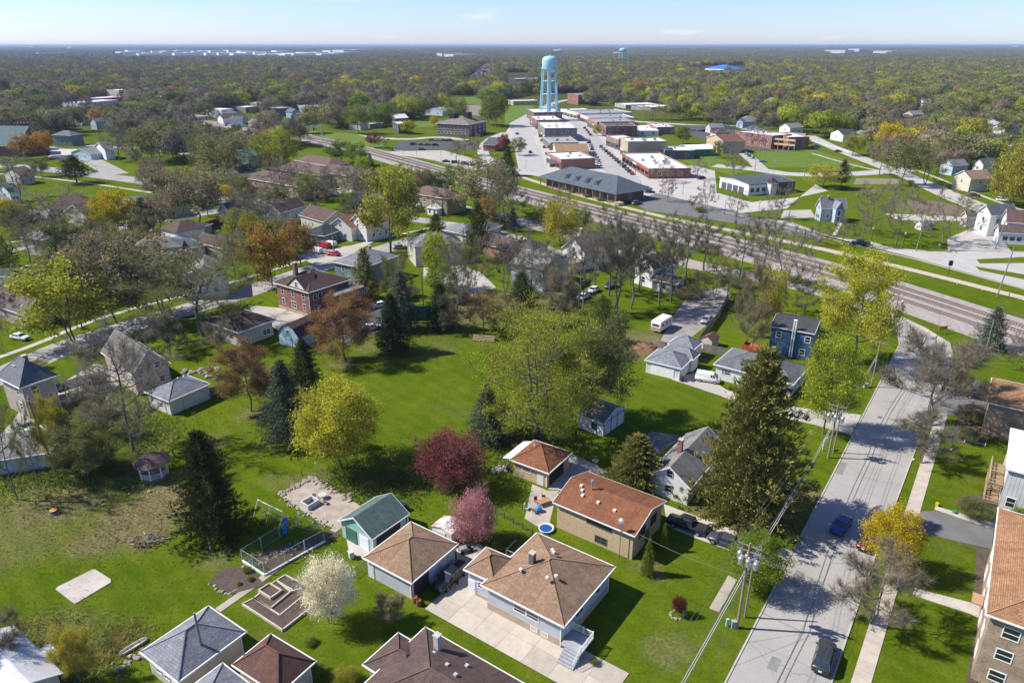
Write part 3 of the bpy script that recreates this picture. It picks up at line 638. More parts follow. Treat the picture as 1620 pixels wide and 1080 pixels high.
# --- tan-roofed house in the foreground
r = building('house', 'light grey house with a tan shingle hip roof beside the long concrete driveway', 'house', C=(892, 992), A=(762, 925), B=(972, 897), he=3.5, rise=2.3, ov=.5, wall=SG, roofm=TAN, found=1.0,
    wins=[('L', .38, 2.3, 1.5, .8), ('L', .55, 2.3, 1.5, .8), ('L', .22, .62, .75, .45), ('L', .36, .62, .75, .45), ('R', .35, 2.4, 1.6, 1.1), ('R', .75, 2.4, 1, 1.1)], doors=[('R', .15, .95, 2.1, (.6, .6, .62))], chim=[(.42, .66, .62, 6.6, brick((.12, .07, .08)))])
W, L, he = BI[r.name]
add_vents(r, [(3.2, 4.2, 5.7), (4.1, 3.6, 5.6), (3, 7.6, 5.3), (7.6, 6.3, 5.6), (6.9, 5.7, 6.0)], 0)
d = MB().box(-.1, 2.4, -2.2, .3, 1.0, 1.15).build('porch_floor', stone((.33, .34, .36)), r)   # front porch on the street side
for i, x in enumerate((0.1, 1.3, 2.4)): pass
pr = MB()
for (p, q) in (((2.5, .3), (2.5, -2.2)), ((2.5, -2.2), (-.1, -2.2)),):
    p = Vector((*p, 0)); q = Vector((*q, 0)); n = int((q-p).length/.14)
    for z in (1.3, 2.05): pr.obox(p, q, .06, z, z+.06)
    for i in range(n+1): c = p.lerp(q, i/n); k = .05 if i % 9 == 0 else .02; pr.box(c.x-k, c.x+k, c.y-k, c.y+k, 1.15, 2.1+(.1 if k > .03 else 0))
pr.build('porch_railing', WHITE, r)
for i in range(5): MB().box(-.35-.3*i, -.1-.3*i+.05, -2.1, -.2, 0, 1.0-.19*i).build('step', stone((.33, .34, .36)), r)
pr2 = MB(); pr2.tube((-.2, -2.15, 2.0), (-1.6, -2.15, 1.1), .035)
for i in range(8): pr2.tube((-.2-.2*i, -2.15, 2.0-.13*i), (-.2-.2*i, -2.15, 1.0-.12*i), .02)
pr2.build('stair_railing', WHITE, r)
r = building('house_wing', 'small tan shingle hip roof wing on the garage side of the light grey house', 'house wing', C=(781, 922), A=(733, 902), D=(770, 868), he=3.42, rise=1.3, ov=.35, wall=SG, roofm=TAN, wins=[('L', .5, 1.9, .7, .7)], doors=[('L', .85, .9, 2.05, (.7, .7, .7))], found=.5)
r = building('garage', 'light grey garage with a tan shingle hip roof and an open bay', 'garage', C=(651, 923), A=(573, 884), B=(726, 862), he=2.75, rise=1.9, ov=.35, wall=SG, roofm=TAN, wins=[], doors=[('R', .62, 2.6, 2.2, (.52, .56, .62), 4), ('L', .93, .9, 2, (.6, .6, .6))])
MB().box(.7, 3.3, .30, .36, .05, 2.2).build('bay_shade_sheet', DARK, r)  # dark sheet on the closed wall: shade inside the bay, put in as colour
r = building('shed', 'green roofed shed with a mint green gable and green and white doors', 'shed', C=(588, 854), A=(535, 824), B=(647, 813), he=2.5, roof='gx', rise=1.9, ov=.3, wall=siding((.42, .56, .50)), roofm=shingle((.135, .21, .18)), gable=siding((.22, .50, .40)), doors=[('L', .26, 1.6, 2, (.72, .74, .76)), ('L', .68, 2.0, 2.1, (.05, .16, .10))], win=(.8, .8))
W, L, he = BI[r.name]; MB().box(1, W-1.5, .25, .3, .1, 2.2).build('side_shade_sheet', DARK, r)  # shade under the shed's open side painted as a dark sheet on the wall
for x in (.15, W-.3): MB().box(x, x+.14, .05, .19, 0, 2.55).build('post', WHITE, r)
r = building('storage_shed', 'white metal garden shed with a rust streaked roof under the pink tree', 'shed', C=(714, 847), A=(684, 831), B=(732, 829), he=2.0, roof='gx', rise=.5, ov=.08, wall=siding((.68, .68, .66), .3, 0), fasc=False,
    roofm=mat('rusty', lambda k: (lambda b: (b.col(b.mix(b.ramp(b.noise(b.obj(), .8, 5, .7), .47, (0, 0, 0), .6, (1, 1, 1)), (.7, .7, .68), (.35, .17, .08))), b.r(.6), b.m)[2])(NB('rust_roof'))), doors=[('L', .5, 1.2, 1.8, (.62, .62, .6))])
# --- dark brown roofs at the bottom
r = building('house', 'dark brown shingle roofed house at the bottom edge below the driveway', 'house', D=(673, 993), W=11.5, L=17, phi=55, he=3.3, rise=2.9, wall=BRT, roofm=PBR, chim=[(.8, .78, .6, 6.3, CONC)])
add_vents(r, [(8.3, 13, 4.9), (7.6, 10.7, 5.4), (6.8, 9.0, 5.9), (9.1, 9.5, 4.7)], 0, c=(.4, .4, .42))
r = building('house_wing', 'dark brown roofed wing of the bottom house, over a pale deck', 'house wing', D=(630, 1002), W=5, L=6, phi=55, he=3.1, rise=1.3, wall=BRT, roofm=PBR)
r = building('garage', 'cream walled garage with a light grey hip roof at the bottom left', 'garage', C=(282, 1079), A=(218, 1035), B=(392, 1002), he=2.9, rise=2.0, wall=SCR, roofm=GRY2, wins=[('L', .7, 1.6, .8, .9), ('L', .45, 1.6, .8, .9)], doors=[('L', .2, .9, 2)])
r = building('garage', 'garage with a dark reddish brown pyramid hip roof at the bottom edge', 'garage', A=(367, 1053), D=(428, 1005), B=(500, 1047), he=2.8, rise=1.8, wall=SBE, roofm=shingle((.16, .085, .065)))
r = building('shed', 'small bluish grey pyramid roof tucked between the two bottom garages', 'shed', D=(352, 1050), W=5.6, L=5.6, phi=55, he=2.7, rise=1.5, wall=SBE, roofm=GRY2)
r = building('metal_barn', 'long low outbuilding with a pale weathered metal roof in the bottom left corner', 'outbuilding', D=(22, 990), W=5.5, L=11, phi=55, he=2.6, rise=1.2, roof='gy', wall=SBE, roofm=TINROOF, fasc=False)
r = building('lean_to', 'small pale roofed lean-to against the bottom left outbuilding', 'shed', D=(80, 1020), W=2.6, L=2.4, phi=55, he=2.3, roof='slab', wall=SBE, roofm=TINROOF, fasc=False)
# --- rust brown roofs
r = building('house', 'split level tan block house with a rust brown roof and satellite dish', 'house', C=(1005, 849), A=(871, 798), B=(1061, 796), he=4.0, roof='gy', rise=1.4, ov=.45, wall=STN, roofm=RUST, wins=[('L', .36, 3.1, 1.9, .55), ('L', .52, 3.1, 1.6, .5), ('L', .40, .95, 1.6, .9), ('R', .3, 2.8, 1.6, 1.2), ('R', .7, 2.8, 1.6, 1.3)], fcol=(.12, .11, .10), doors=[('R', .5, 1, 2.1, (.12, .1, .08))])
W, L, he = BI[r.name]; sl_ = 1.5/(W/2)
add_vents(r, [(2.2, L*.34, he+sl_*2.2+.14), (2.4, L*.55, he+sl_*2.4+.14), (2.5, L*.75, he+sl_*2.5+.14), (3.8, L*.83, he+sl_*3.8+.14), (3.2, L*.79, he+sl_*3.2+.14)], 0, s=.2)
c_ = MB().tube((3.9, L*.70, he+.8), (3.9, L*.70, he+2.6), .13, n=8).build('flue_pipe', metal(), r); MB().tube((3.9, L*.70, he+2.6), (3.9, L*.70, he+2.85), .24, n=8).build('cap', metal(), c_)
dm = MB().tube((-.15, 1.9, 0), (-.15, 1.9, 5.6), .045); dm.build('dish_mast', metal((.3, .3, .3)), r)
dd = MB(); R0 = [[(-.15+.42*k*math.cos(t)*.4-.3*(1-k*k*.4), 1.9+.42*k*math.sin(t), 5.6+.42*k*math.cos(t)) for t in [2*math.pi*i/14 for i in range(14)]] for k in (.05, .5, 1)]; dd.rings(R0, capb=False).build('satellite_dish', metal((.42, .43, .45)), r)
r = building('garage', 'tan block garage with a rust brown hip roof behind the split level house', 'garage', C=(868, 749.5), A=(806, 728), B=(906, 717), he=2.7, rise=1.9, ov=.4, wall=STN, roofm=RUST, wins=[('L', .62, 1.7, 1.4, .5)], doors=[('L', .2, 1.0, 2.0, (.62, .6, .58))])
W, L, he = BI[r.name]; MB().box(.8, 5, .36, .42, .05, 2.15).build('bay_shade_sheet', DARK, r); add_vents(r, [(3.4, 4.6, 4.2)], 0)  # bay interior shade is a dark sheet over the solid wall
lt = MB().add([(.3, L+.1, 2.7), (W*.9, L+.1, 2.75), (W*.9, L+1.5, 2.4), (.3, L+1.5, 2.35), (.3, L+.1, 2.8), (W*.9, L+.1, 2.85), (W*.9, L+1.5, 2.5), (.3, L+1.5, 2.45)], [(0, 3, 2, 1), (4, 5, 6, 7), (0, 1, 5, 4), (1, 2, 6, 5), (2, 3, 7, 6), (3, 0, 4, 7)]); lt.build('lean_to_roof', MEM, r)
for x in (.5, W*.5, W*.85): MB().box(x, x+.1, L+1.35, L+1.45, 0, 2.4).build('post', WOOD, r)
# --- white houses in the middle
r = building('house', 'white house with weathered grey gable roof behind the giant cedar', 'house', C=(1092, 774), A=(1026, 748), B=(1146, 705), he=3.0, roof='gx', rise=2.3, ov=.35, wall=SW, roofm=LGR, wins=[('L', .5, 1.7, 1.0, 1.0), ('L', .5, 4.1, .8, 1), ('R', .3, 1.7)], chim=[(.38, .62, .6, 7.0)], fcol=(.35, .33, .3))
r = building('shed', 'white shed with blue timber framing and a mottled grey roof beside the big green tree', 'shed', C=(955.5, 671), A=(909, 658), B=(997, 649), he=2.5, roof='gy', rise=1.5, ov=.2, wall=siding((.66, .70, .74), .5, 0), roofm=LGR, wins=[('L', .35, 1.4, .9, 1.1)], fcol=(.1, .18, .25))
W, L, he = BI[r.name]; tf = MB()
for x in (.25, W*.35, W*.62, W-.35): tf.box(x, x+.14, .12, .19, 0, 3.2 if .3 < x/W < .7 else 2.6)
tf.box(.25, W-.25, .115, .185, 2.35, 2.5); tf.build('timber_frame', paint((.12, .2, .27)), r)
for i, (C, A, B, D_, lb) in enumerate((((1078, 584), (1020, 570), (1098, 565), None, 'front one of three white grey-roofed garages in a row by the white van'), ((1097, 570), (1044, 557), (1106, 560), None, 'middle one of three white grey-roofed garages in a row'), ((1097, 554), (1055.5, 545), (1114, 542), None, 'rear one of three white grey-roofed garages in a row by the fence'))):
    building('garage', lb, 'garage', C=C, A=A, B=B, he=2.6+.12*i, rise=1.5+.2*(i != 1), ov=.25, wall=SW, roofm=GRY2, doors=[('L', .5, 4.6, 2.1, (.78, .78, .77), 4)] if i == 0 else [('R', .5, 2.6, 2.1, (.74, .74, .73), 4)], group='three white garages')
r = building('garden_shed', 'tiny cream shed with a reddish brown roof against the wooden fence', 'shed', C=(1127, 541), A=(1110, 535), B=(1135, 532), he=2.1, roof='gx', rise=.9, ov=.1, wall=SCR, roofm=shingle((.22, .12, .09)), fasc=False)
r = building('house', 'white ranch house with a grey hip roof and dark shutters behind the giant conifer', 'house', C=(1255, 609), A=(1131, 575), D=(1157, 548.5), he=3, rise=2.1, ov=.4, wall=SW, roofm=GRY, wins=[('L', .84, 1.9, 1.2, .9), ('L', .90, 1.9, .4, .9), ('L', .3, 1.7, 1, 1), ('L', .16, 1.7, 1, 1), ('R', .5, 1.7, 1.2, 1)], doors=[('L', .42, .95, 2.05, (.1, .1, .1))])
for t in (.78, .86): pass
r = building('house', 'two storey dark blue house with a nearly black roof by the red deck', 'house', C=(1289, 529), A=(1221, 514), D=(1229, 492), he=6, roof='gy', rise=1.2, ov=.2, wall=SB, roofm=DGRY, wins=[('L', .12, 4.5, 1, 1.2), ('L', .8, 4.5, 1, 1.2), ('L', .2, 1.6, 1, 1.2), ('R', .4, 4.5), ('R', .4, 1.6)])
W, L, he = BI[r.name]; MB().box(-.25, .18, L*.42, L*.42+.22, .2, 8.2).box(-.25, .18, L*.42+.42, L*.42+.64, .2, 8.2).box(-.27, .2, L*.42-.02, L*.42+.66, 8.2, 8.4).build('vent_stack', WHITE, r)
dk = MB().box(-2.6, 1.5, L+.2, L+4.6, .8, .95)
dk.box(-2.6, -2.5, L+.2, L+4.6, .95, 1.85).box(-2.6, 1.5, L+4.5, L+4.6, .95, 1.85).box(-2.6, 1.5, L+.2, L+.3, .95, 1.85); dk.build('deck', paint((.42, .09, .05), .8, .25), r)
for x in (-2.5, -.5, 1.4):
    for y in (L+.3, L+4.4): MB().box(x-.07, x+.07, y-.07, y+.07, 0, .8).build('deck_post', paint((.42, .09, .05), .8, .25), r)
# --- right edge
r = building('apartment_building', 'three storey tan brick apartment block with orange brown roof at the bottom right', 'apartment block', A=(1560, 972), D=(1578, 803), L=13, phi=55, W=21.2, he=8.5, rise=2.4, ov=.45, roof='hip', wall=BRT, roofm=ORG, wins=[('L', t, z, 1.3, 1.2) for t in (.84, .42, .12) for z in (7.0, 4.25, 1.5)]+[('K', t, z, 1.5, 1.2) for t in (.15, .4, .6, .85) for z in (7, 4.2, 1.5)])
MB().box(9.3, 11.2, 12.62, 13.7, 2.6, 2.8).build('entrance_canopy', paint((.42, .26, .16)), r)
r = building('apartment_building', 'tan brick apartment block with orange brown roof under the wide bare tree', 'apartment block', A=(1562, 637), D=(1568, 598), L=16, phi=55, W=11.4, he=5.8, rise=1.5, ov=.3, wall=BRT, roofm=ORG, wins=[('K', .3, 4), ('K', .7, 4)])
r = building('apartment_building', 'white flat roofed apartment building with wooden balconies at the right edge', 'apartment block', A=(1591, 743), D=(1598, 679), L=13, phi=55, W=13.7, he=6.3, roof='slab', wall=siding((.56, .57, .57), .5, 0), roofm=MEM, wins=[('L', .9, 1.4, 1, 1.4), ('K', .2, 4.6, 1.6, 1.6)])
MB().box(-.55, .3, 0, 13, 2.2, 6.2).build('tan_wall_panel', paint((.5, .36, .24)), r) if False else None
W, L, he = BI[r.name]
for j, z in enumerate((.3, 3.1)):
    for i in range(2):
        x0 = .6+i*3.7; bk = MB().box(x0, x0+3.3, L-.3, L+1.5, z, z+.14); bk.build('balcony_floor', WOOD, r)
        rl = MB()
        for q in range(3): rl.box(x0+q*1.6, x0+q*1.6+.12, L+1.38, L+1.5, z, z+2.6 if j == 0 else z+1.1)
        for zz in (.45, .95): rl.box(x0, x0+3.3, L+1.4, L+1.48, z+zz, z+zz+.1).box(x0, x0+.08, L-.3, L+1.4, z+zz, z+zz+.1)
        for q in range(14): rl.box(x0+.1+q*.24, x0+.15+q*.24, L+1.42, L+1.46, z+.14, z+.95)
        rl.build('balcony_railing', paint((.45, .33, .2), .8, .2), r)
# --- left middle houses
r = building('house', 'two storey pinkish house with grey hip roof and brick chimney at the left edge', 'house', C=(31, 615), A=(-8, 596), B=(93, 594), he=6.2, rise=3.4, ov=.6, wall=SP, roofm=GRY, wins=[('R', .35, 4.9, 1.1, 1.4), ('R', .28, 1.9, 1.2, 1.5), ('R', .82, 2.6, 1, 1.2), ('L', .3, 4.7), ('L', .3, 1.9)], chim=[(.62, .62, .8, 9.6, brick((.33, .12, .08)))])
add_vents(r, [(2.3, 5.2, 8.4), (3.2, 5.8, 8.7)], 0, 'skylight', (.3, .33, .36), .5)
W, L, he = BI[r.name]; MB().box(W-.3, W+5.5, .5, 4.5, 2.7, 2.9).build('porch_roof', DGRY, r); MB().box(W-.3, W+5.5, .5, 4.5, .1, .7).build('porch_floor', WOOD, r)
for x in (W+.6, W+2.8, W+5.2): MB().box(x, x+.15, .6, .75, .7, 2.7).build('porch_post', WHITE, r)
r = building('house', 'pinkish grey gable roofed house behind the tall bare tree', 'house', C=(209, 594), A=(137, 564), B=(276, 583), he=4.4, roof='gy', rise=3.9, ov=.4, wall=SP, roofm=shingle((.22, .2, .19)), wins=[('L', .2, 2.0), ('L', .45, 2.0), ('L', .7, 2.0), ('R', .7, 5, .9, 1.1), ('R', .3, 2.0), ('R', .75, 2)])
r = building('garage', 'white garage with a grey hip roof next to the brown budding tree', 'garage', C=(267, 636), A=(229, 620.5), B=(333, 608), he=2.8, rise=1.7, ov=.3, wall=siding((.70, .69, .66)), roofm=GRY2, doors=[('L', .5, 3.4, 2.2, (.72, .7, .67), 4)])
add_vents(r, [(5, 4.4, 4.2), (6.1, 4.3, 4.2)], 0, s=.15)
r = building('garage', 'light blue garage with a mossy grey roof at the left edge', 'garage', D=(43, 697), B=(80, 717), W=9, he=2.6, L=9, phi=18, rise=1.1, roof='hip', wall=siding((.42, .52, .56)), roofm=LGR)
r = building('house', 'low cream house with a dark purplish brown hip roof left of the brick house', 'house', C=(377, 527), A=(322, 511), B=(440, 507), he=3.6, rise=2.0, ov=.7, wall=siding((.62, .56, .48)), roofm=shingle((.12, .085, .08)), wins=[('R', .8, 1.4, 1.8, 1), ('L', .3, 1.7, 1.2, .9), ('L', .7, 1.7, 1.2, .9)])
r = building('brick_house', 'big two storey red brick house with dark brown roof and white gable', 'house', C=(488, 464), A=(431, 448), B=(556, 443), he=6.5, rise=3.0, ov=.45, wall=BR, roofm=DBR, found=.9, wins=[('L', t, z, .9, 1.5) for t in (.18, .82) for z in (5.0, 2.3)]+[('L', .5, 5.0, .9, 1.4), ('L', .5, 2.2, 1.7, 1.6)]+[('R', .13, 4.9, .9, 1.2), ('R', .13, 2.2, 1, 1.3), ('R', .26, 4.9, .9, 1.2)], chim=[(.3, .7, .9, 11.4)])
W, L, he = BI[r.name]
g_ = MB().add([(.4, L*.12, he+.1), (.4, L*.62, he+.1), (.4, L*.37, he+2.7), (5.5, L*.37, he+2.7), (3.4, L*.12, he+.1), (3.4, L*.62, he+.1)], [(0, 2, 1), (0, 4, 3, 2), (1, 2, 3, 5)])
g_.build('front_gable', paint((.66, .64, .6)), r)
gq = MB().add([(.2, L*.08, he+.05), (.2, L*.37, he+2.95), (6, L*.37, he+2.95), (3.4, L*.08, he+.05), (.2, L*.66, he+.05), (3.4, L*.66, he+.05)], [(0, 1, 2, 3), (4, 5, 2, 1)]); gq.build('gable_roof', DBR, r)
window_part(r, .7, 1.2, (.38, L*.37, he+1.1), -math.pi/2, True)
MB().box(W*.34, W+1.2, -3.2, .4, 0, 4.9).build('rear_annex', BR, r); MB().box(W*.33, W+1.4, -3.4, .42, 4.9, 5.15).build('annex_roof', LGR, r)
for i in range(6): window_part(r, .8, 1.2, (W*.55+i*1.5, -3.2, 3.8), 0, True)
r = building('barn_shed', 'brown roofed gambrel shed with a light blue end wall below the brick house', 'shed', C=(472, 535), A=(441, 526), B=(520, 512), he=2.6, roof='gambrel', rise=2.5, ov=.15, wall=siding((.45, .58, .68), .4, 0), roofm=PBR, doors=[('L', .5, 1.6, 2, (.35, .47, .58))], wins=[('L', .5, 3.4, .8, .8)], fasc=False)
r = building('house', 'blue grey hip roofed house half hidden by the dark cedar right of the brick house', 'house', A=(545, 410), D=(583, 389), B=(612, 402), he=5.6, rise=2.3, wall=SGB, roofm=GRY2, wins=[('L', .3, 4.3), ('L', .7, 4.3), ('L', .5, 1.8)], chim=[(.7, .6, .6, 8.4)])
r = building('house', 'white house with tan roof slopes and dormers behind the parked vans', 'house', C=(556, 363), A=(529, 355), B=(585, 349), he=4.2, roof='gx', rise=3.2, wall=SW, roofm=ORG, wins=[('L', .3, 1.7), ('L', .7, 1.7), ('L', .5, 5, .8, 1), ('R', .3, 1.7), ('R', .6, 1.7)])
r = building('house', 'taller tan roofed white gable house just right of the dormered white house', 'house', C=(579, 360), A=(556, 352), B=(612, 350), he=5, roof='gx', rise=3.6, wall=SW, roofm=ORG, wins=[('L', .5, 4.8), ('L', .3, 1.8), ('R', .3, 2), ('R', .6, 2), ('R', .85, 2)], chim=[(.3, .6, .8, 9.8)])
r = building('house', 'cream house with a grey brown roof left of the tan roofed houses', 'house', C=(512, 352), A=(490, 338), B=(540, 342), he=4.0, roof='gy', rise=3, wall=SBE, roofm=PBR, wins=[('R', .3, 2), ('R', .7, 2), ('L', .5, 2)])
r = building('house', 'low dark roofed garage behind the white and red vans', 'garage', C=(512, 374), A=(486, 366), B=(540, 360), he=3.0, roof='hip', rise=2, wall=SGB, roofm=shingle((.06, .075, .085)))
r = building('house', 'pale blue gable house with white window above the orange trees', 'house', C=(443, 338), A=(421, 333), B=(478, 325), he=4.6, roof='gx', rise=3, wall=SLB, roofm=PBR, wins=[('L', .5, 4.6, .9, 1.2), ('L', .3, 1.8), ('R', .3, 1.8), ('R', .6, 1.8)])
r = building('house', 'white gable house with a black roof and red banner fence beside it', 'house', C=(365, 338), A=(348, 334), B=(402, 327), he=4.6, roof='gx', rise=3.2, wall=SW, roofm=DGRY, wins=[('L', .5, 4.4), ('L', .3, 1.7), ('R', .3, 1.7)])
r = building('garage', 'blue grey roofed garage by the side street left of the red fence', 'garage', C=(306, 365), A=(276, 358), B=(320, 354), he=2.8, rise=2, wall=SBE, roofm=shingle((.12, .13, .15)))
r = building('house', 'low brown and grey roofed house behind the big bare tree', 'house', C=(352, 394), A=(318, 381), B=(374, 386), he=3.3, roof='gy', rise=2.4, wall=SBE, roofm=DBR, wins=[('R', .5, 1.8)])
r = building('house', 'sprawling grey roofed house beside the brown and grey roofed one', 'house', C=(275, 398), A=(250, 384), B=(325, 388), he=3.5, roof='hip', rise=2.2, wall=SBE, roofm=GRY)
r = building('house', 'cream house with a pale grey roof and white awnings at the far left', 'house', C=(68, 380), A=(42, 374), B=(92, 371), he=5.2, rise=2.2, wall=SCR, roofm=GRY2, wins=[('L', .5, 4), ('L', .5, 1.6), ('R', .4, 4)], chim=[(.8, .4, .6, 8)])
r = building('house', 'grey roofed rear addition of the cream house at the far left', 'house', C=(92, 402), A=(78, 395), B=(112, 396), he=3, rise=1.5, wall=SBE, roofm=shingle((.14, .15, .17)))
r = building('house', 'cream gable house hidden behind the yellow tree at the far left', 'house', C=(135, 342), A=(118, 332), B=(160, 334), he=5, roof='gx', rise=3, wall=SBE, roofm=DGRY, wins=[('L', .5, 2)])
r = building('house', 'brown roofed cream cottage behind the yellow flowering tree', 'house', C=(262, 334), A=(236, 326), B=(292, 324), he=3.2, roof='gy', rise=2.6, wall=SBE, roofm=PBR, wins=[('R', .3, 1.8), ('R', .7, 1.8)])
r = building('house', 'dark grey roofed cottage between the yellow tree and the street', 'house', C=(222, 330), A=(200, 324), B=(246, 321), he=3.2, roof='hip', rise=2.2, wall=SBE, roofm=DGRY)
r = building('house', 'pale blue roofed house on the corner at the far left edge', 'house', C=(22, 440), A=(-10, 432), B=(30, 434), he=3, rise=1.6, wall=SLB, roofm=DGRY)
r = building('house', 'greyish brown roofed house under the dark red shrub at the left edge', 'house', C=(40, 500), A=(-20, 470), B=(75, 485), he=3.4, roof='gy', rise=3, wall=SP, roofm=shingle((.2, .16, .15)))
# brown apartment group
for lb, C, A, B in (('long brown roofed brick apartment block nearest the white blossom tree', (470, 296), (398, 277), (500, 285)), ('brown roofed brick apartment block behind the long one', (505, 278), (440, 263), (535, 268)), ('purplish brown roofed apartment block farthest right in the group', (560, 280), (500, 268), (585, 271)), ('brown roofed apartment block at the rear of the group', (520, 263), (478, 252), (540, 257))):
    building('apartment_building', lb, 'apartment block', C=C, A=A, B=B, he=6, rise=2.6, wall=BRY, roofm=shingle((.2, .135, .115)), wins=[('L', t, z, 1.3, 1.2) for t in (.15, .3, .5, .7, .85) for z in (1.7, 4.4)]+[('R', t, z, 1.3, 1.2) for t in (.3, .7) for z in (1.7, 4.4)], group='brown roofed apartment blocks')
r = building('apartment_building', 'yellow brick apartment block with a brown hip roof and white gabled porches', 'apartment block', C=(707, 315), A=(650, 303), B=(729, 306), he=6.4, rise=2.4, wall=BRY, roofm=shingle((.22, .14, .12)), wins=[('L', t, z, 1.4, 1.3) for t in (.1, .35, .55, .8) for z in (1.8, 4.6)], chim=[(.3, .9, .8, 9.6, STN), (.6, .2, .8, 9.6, STN)])
W, L, he = BI[r.name]
for y in (L*.25, L*.75):
    q = MB(); q.box(-2.6, .4, y-2.4, y+2.4, 0, 2.6); q.build('porch', WHITE, r); q = MB().add([(-3, y-2.8, 2.6), (-3, y+2.8, 2.6), (-3, y, 4.2), (.4, y-2.8, 2.6), (.4, y+2.8, 2.6), (.4, y, 4.2)], [(0, 2, 1), (0, 3, 5, 2), (1, 2, 5, 4)]); q.build('porch_roof', WHITE, r)
    window_part(r, 1, 1.4, (-2.6, y-1.2, 1.4), -math.pi/2, False); window_part(r, 1, 1.4, (-2.6, y+1.2, 1.4), -math.pi/2, False)
# middle, along the tracks
building('house', 'grey roofed cottage with a white end wall under the tall pine', 'house', C=(737, 372), A=(710, 362), B=(756, 362), he=3.2, rise=2.2, roof='hip', wall=SW, roofm=GRY2, wins=[('L', .5, 1.8)])
building('garage', 'small dark grey hip roofed garage right of the tall pine', 'garage', C=(772, 365), A=(752, 358), B=(784, 356), he=2.8, rise=2.1, wall=SBE, roofm=GRY)
building('house', 'low house with purplish brown roof and an orange brick wall behind the bare trees', 'house', C=(802, 396), A=(768, 382), B=(826, 384), he=3.3, roof='gy', rise=2.4, wall=brick((.42, .2, .1)), roofm=shingle((.16, .12, .11)), wins=[('R', .5, 1.8, 1.4, 1.1)])
building('house', 'dark grey brown roofed house right of the orange brick one', 'house', C=(842, 398), A=(812, 388), B=(862, 388), he=3.4, rise=2.3, wall=SBE, roofm=shingle((.13, .11, .10)), chim=[(.3, .7, .7, 6.4)])
r = building('house', 'grey brown roofed house with a bright white gable among the bare trees', 'house', C=(925, 402), A=(886, 393), B=(978, 388), he=5.0, roof='gx', rise=3.8, wall=SW, roofm=shingle((.26, .22, .2)), wins=[('L', .5, 5.4, .9, 1.2), ('L', .3, 2), ('R', .3, 2), ('R', .6, 2)], chim=[(.45, .8, .8, 10)])
W, L, he = BI[r.name]; MB().box(-4.5, .3, .5, L-1, 0, 2.8).build('porch_room', SP, r); MB().box(-5, .35, .1, L-.6, 2.8, 3.05).build('porch_roof', LGR, r)
r = building('farmhouse', 'old white farmhouse with a patched dark roof behind the tall bare trunks', 'house', C=(1034, 428), A=(1000, 419), B=(1075, 418), he=5.2, roof='gx', rise=3.0, wall=SW, roofm=shingle((.11, .095, .09)), wins=[('L', .5, 1.8, 1, 1.5), ('L', .5, 4.8, .8, 1.2), ('R', .3, 4), ('R', .7, 4)])
r = building('farmhouse_wing', 'low white front wing of the old farmhouse with a sagging brown roof', 'house wing', C=(1072, 450), A=(1029, 442), B=(1086, 441), he=3.0, roof='gy', rise=1.0, wall=SCR, roofm=shingle((.15, .12, .11)), wins=[('L', .12, 1.6, 1, 1.4), ('L', .5, 1.6), ('R', .5, 1.6)], doors=[('L', .7, .9, 2)])
# --- downtown, flat roofed blocks
def blk(lb, C, A, B, base, wall, roofm, wr=0, wl=0, cat='shop building', fl=2, ww=1.2, wh=1.6, name='shop_building', **k):
    he = ZT(C[0], base, C[1]); ws = []
    for f_ in range(fl):
        z = (f_+.55)*he/fl-.3
        ws += [('R', (i+.5)/wr, z, ww, wh) for i in range(wr)]+[('L', (i+.5)/wl, z, ww, wh) for i in range(wl)]
    r = building(name, lb, cat, C=C, A=A, B=B, he=he, roof='flat', wall=wall, roofm=roofm, wins=ws, ov=.02, near=False, **k)
    if cat == 'shop building':
        W, L, he = BI[r.name]; r_ = random.Random(int(C[0])); n = max(1, int(L/7))
        for i in range(n):
            y0 = L*i/n+.5; y1 = L*(i+1)/n-.5; MB().box(-.10, .01, y0, y1, .5, 2.9).build('shop_window', GLASS, r); MB().box(-.25, .01, y0-.2, y1+.2, 3.0, 3.7).build('shop_front_sign', paint(r_.choice([(.35, .05, .04), (.1, .2, .12), (.5, .4, .25), (.08, .12, .25), (.6, .58, .55)])), r)
        for i in range(r_.randrange(2, 5)): x = W*r_.uniform(.15, .8); y = L*r_.uniform(.15, .8); MB().box(x-.7, x+.7, y-.5, y+.5, he-.5, he+.4).build('roof_unit', metal((.35, .36, .37)), r)
    return r
blk('dark brown flat roofed brick block right under the water tower', (845, 178), (838, 172), (888, 177), 193, BRD, MEM, 5, 2, cat='brick block')
blk('narrow red brick block just in front of the dark brown block', (850, 190), (843, 183), (888, 189), 205, BR, MEM, 4, 2, vents=2)
blk('grey brick three storey block with arched windows facing the tracks', (862, 203), (856, 193), (912, 202), 224, stone((.2, .18, .16), .4, .2, 'block'), MEM, 5, 3, fl=2)
blk('low buff block between the grey brick block and the tan roofed shop', (870, 226), (862, 216), (915, 225), 238, BRT, GRM, 3, 2, fl=1)
building('shop_building', 'tan gable roofed shop in the middle of the downtown row', 'shop building', C=(879, 240), A=(873, 230), B=(933, 240), he=ZT(879, 249, 240), roof='gx', rise=2.6, wall=SCR, roofm=shingle((.42, .27, .15)), near=False, wins=[('R', t, 2.2, 1, 1.2) for t in (.3, .6)])
blk('red brick corner shop with striped red awnings at the near end of downtown', (888, 252), (871, 241), (939, 249), 269, brick((.32, .12, .07)), MEM, 0, 3, fl=2, vents=0)
r = bpy.data.objects['shop_building.004'] if 'shop_building.004' in bpy.data.objects else None
o = G(871, 254, 3.2); 
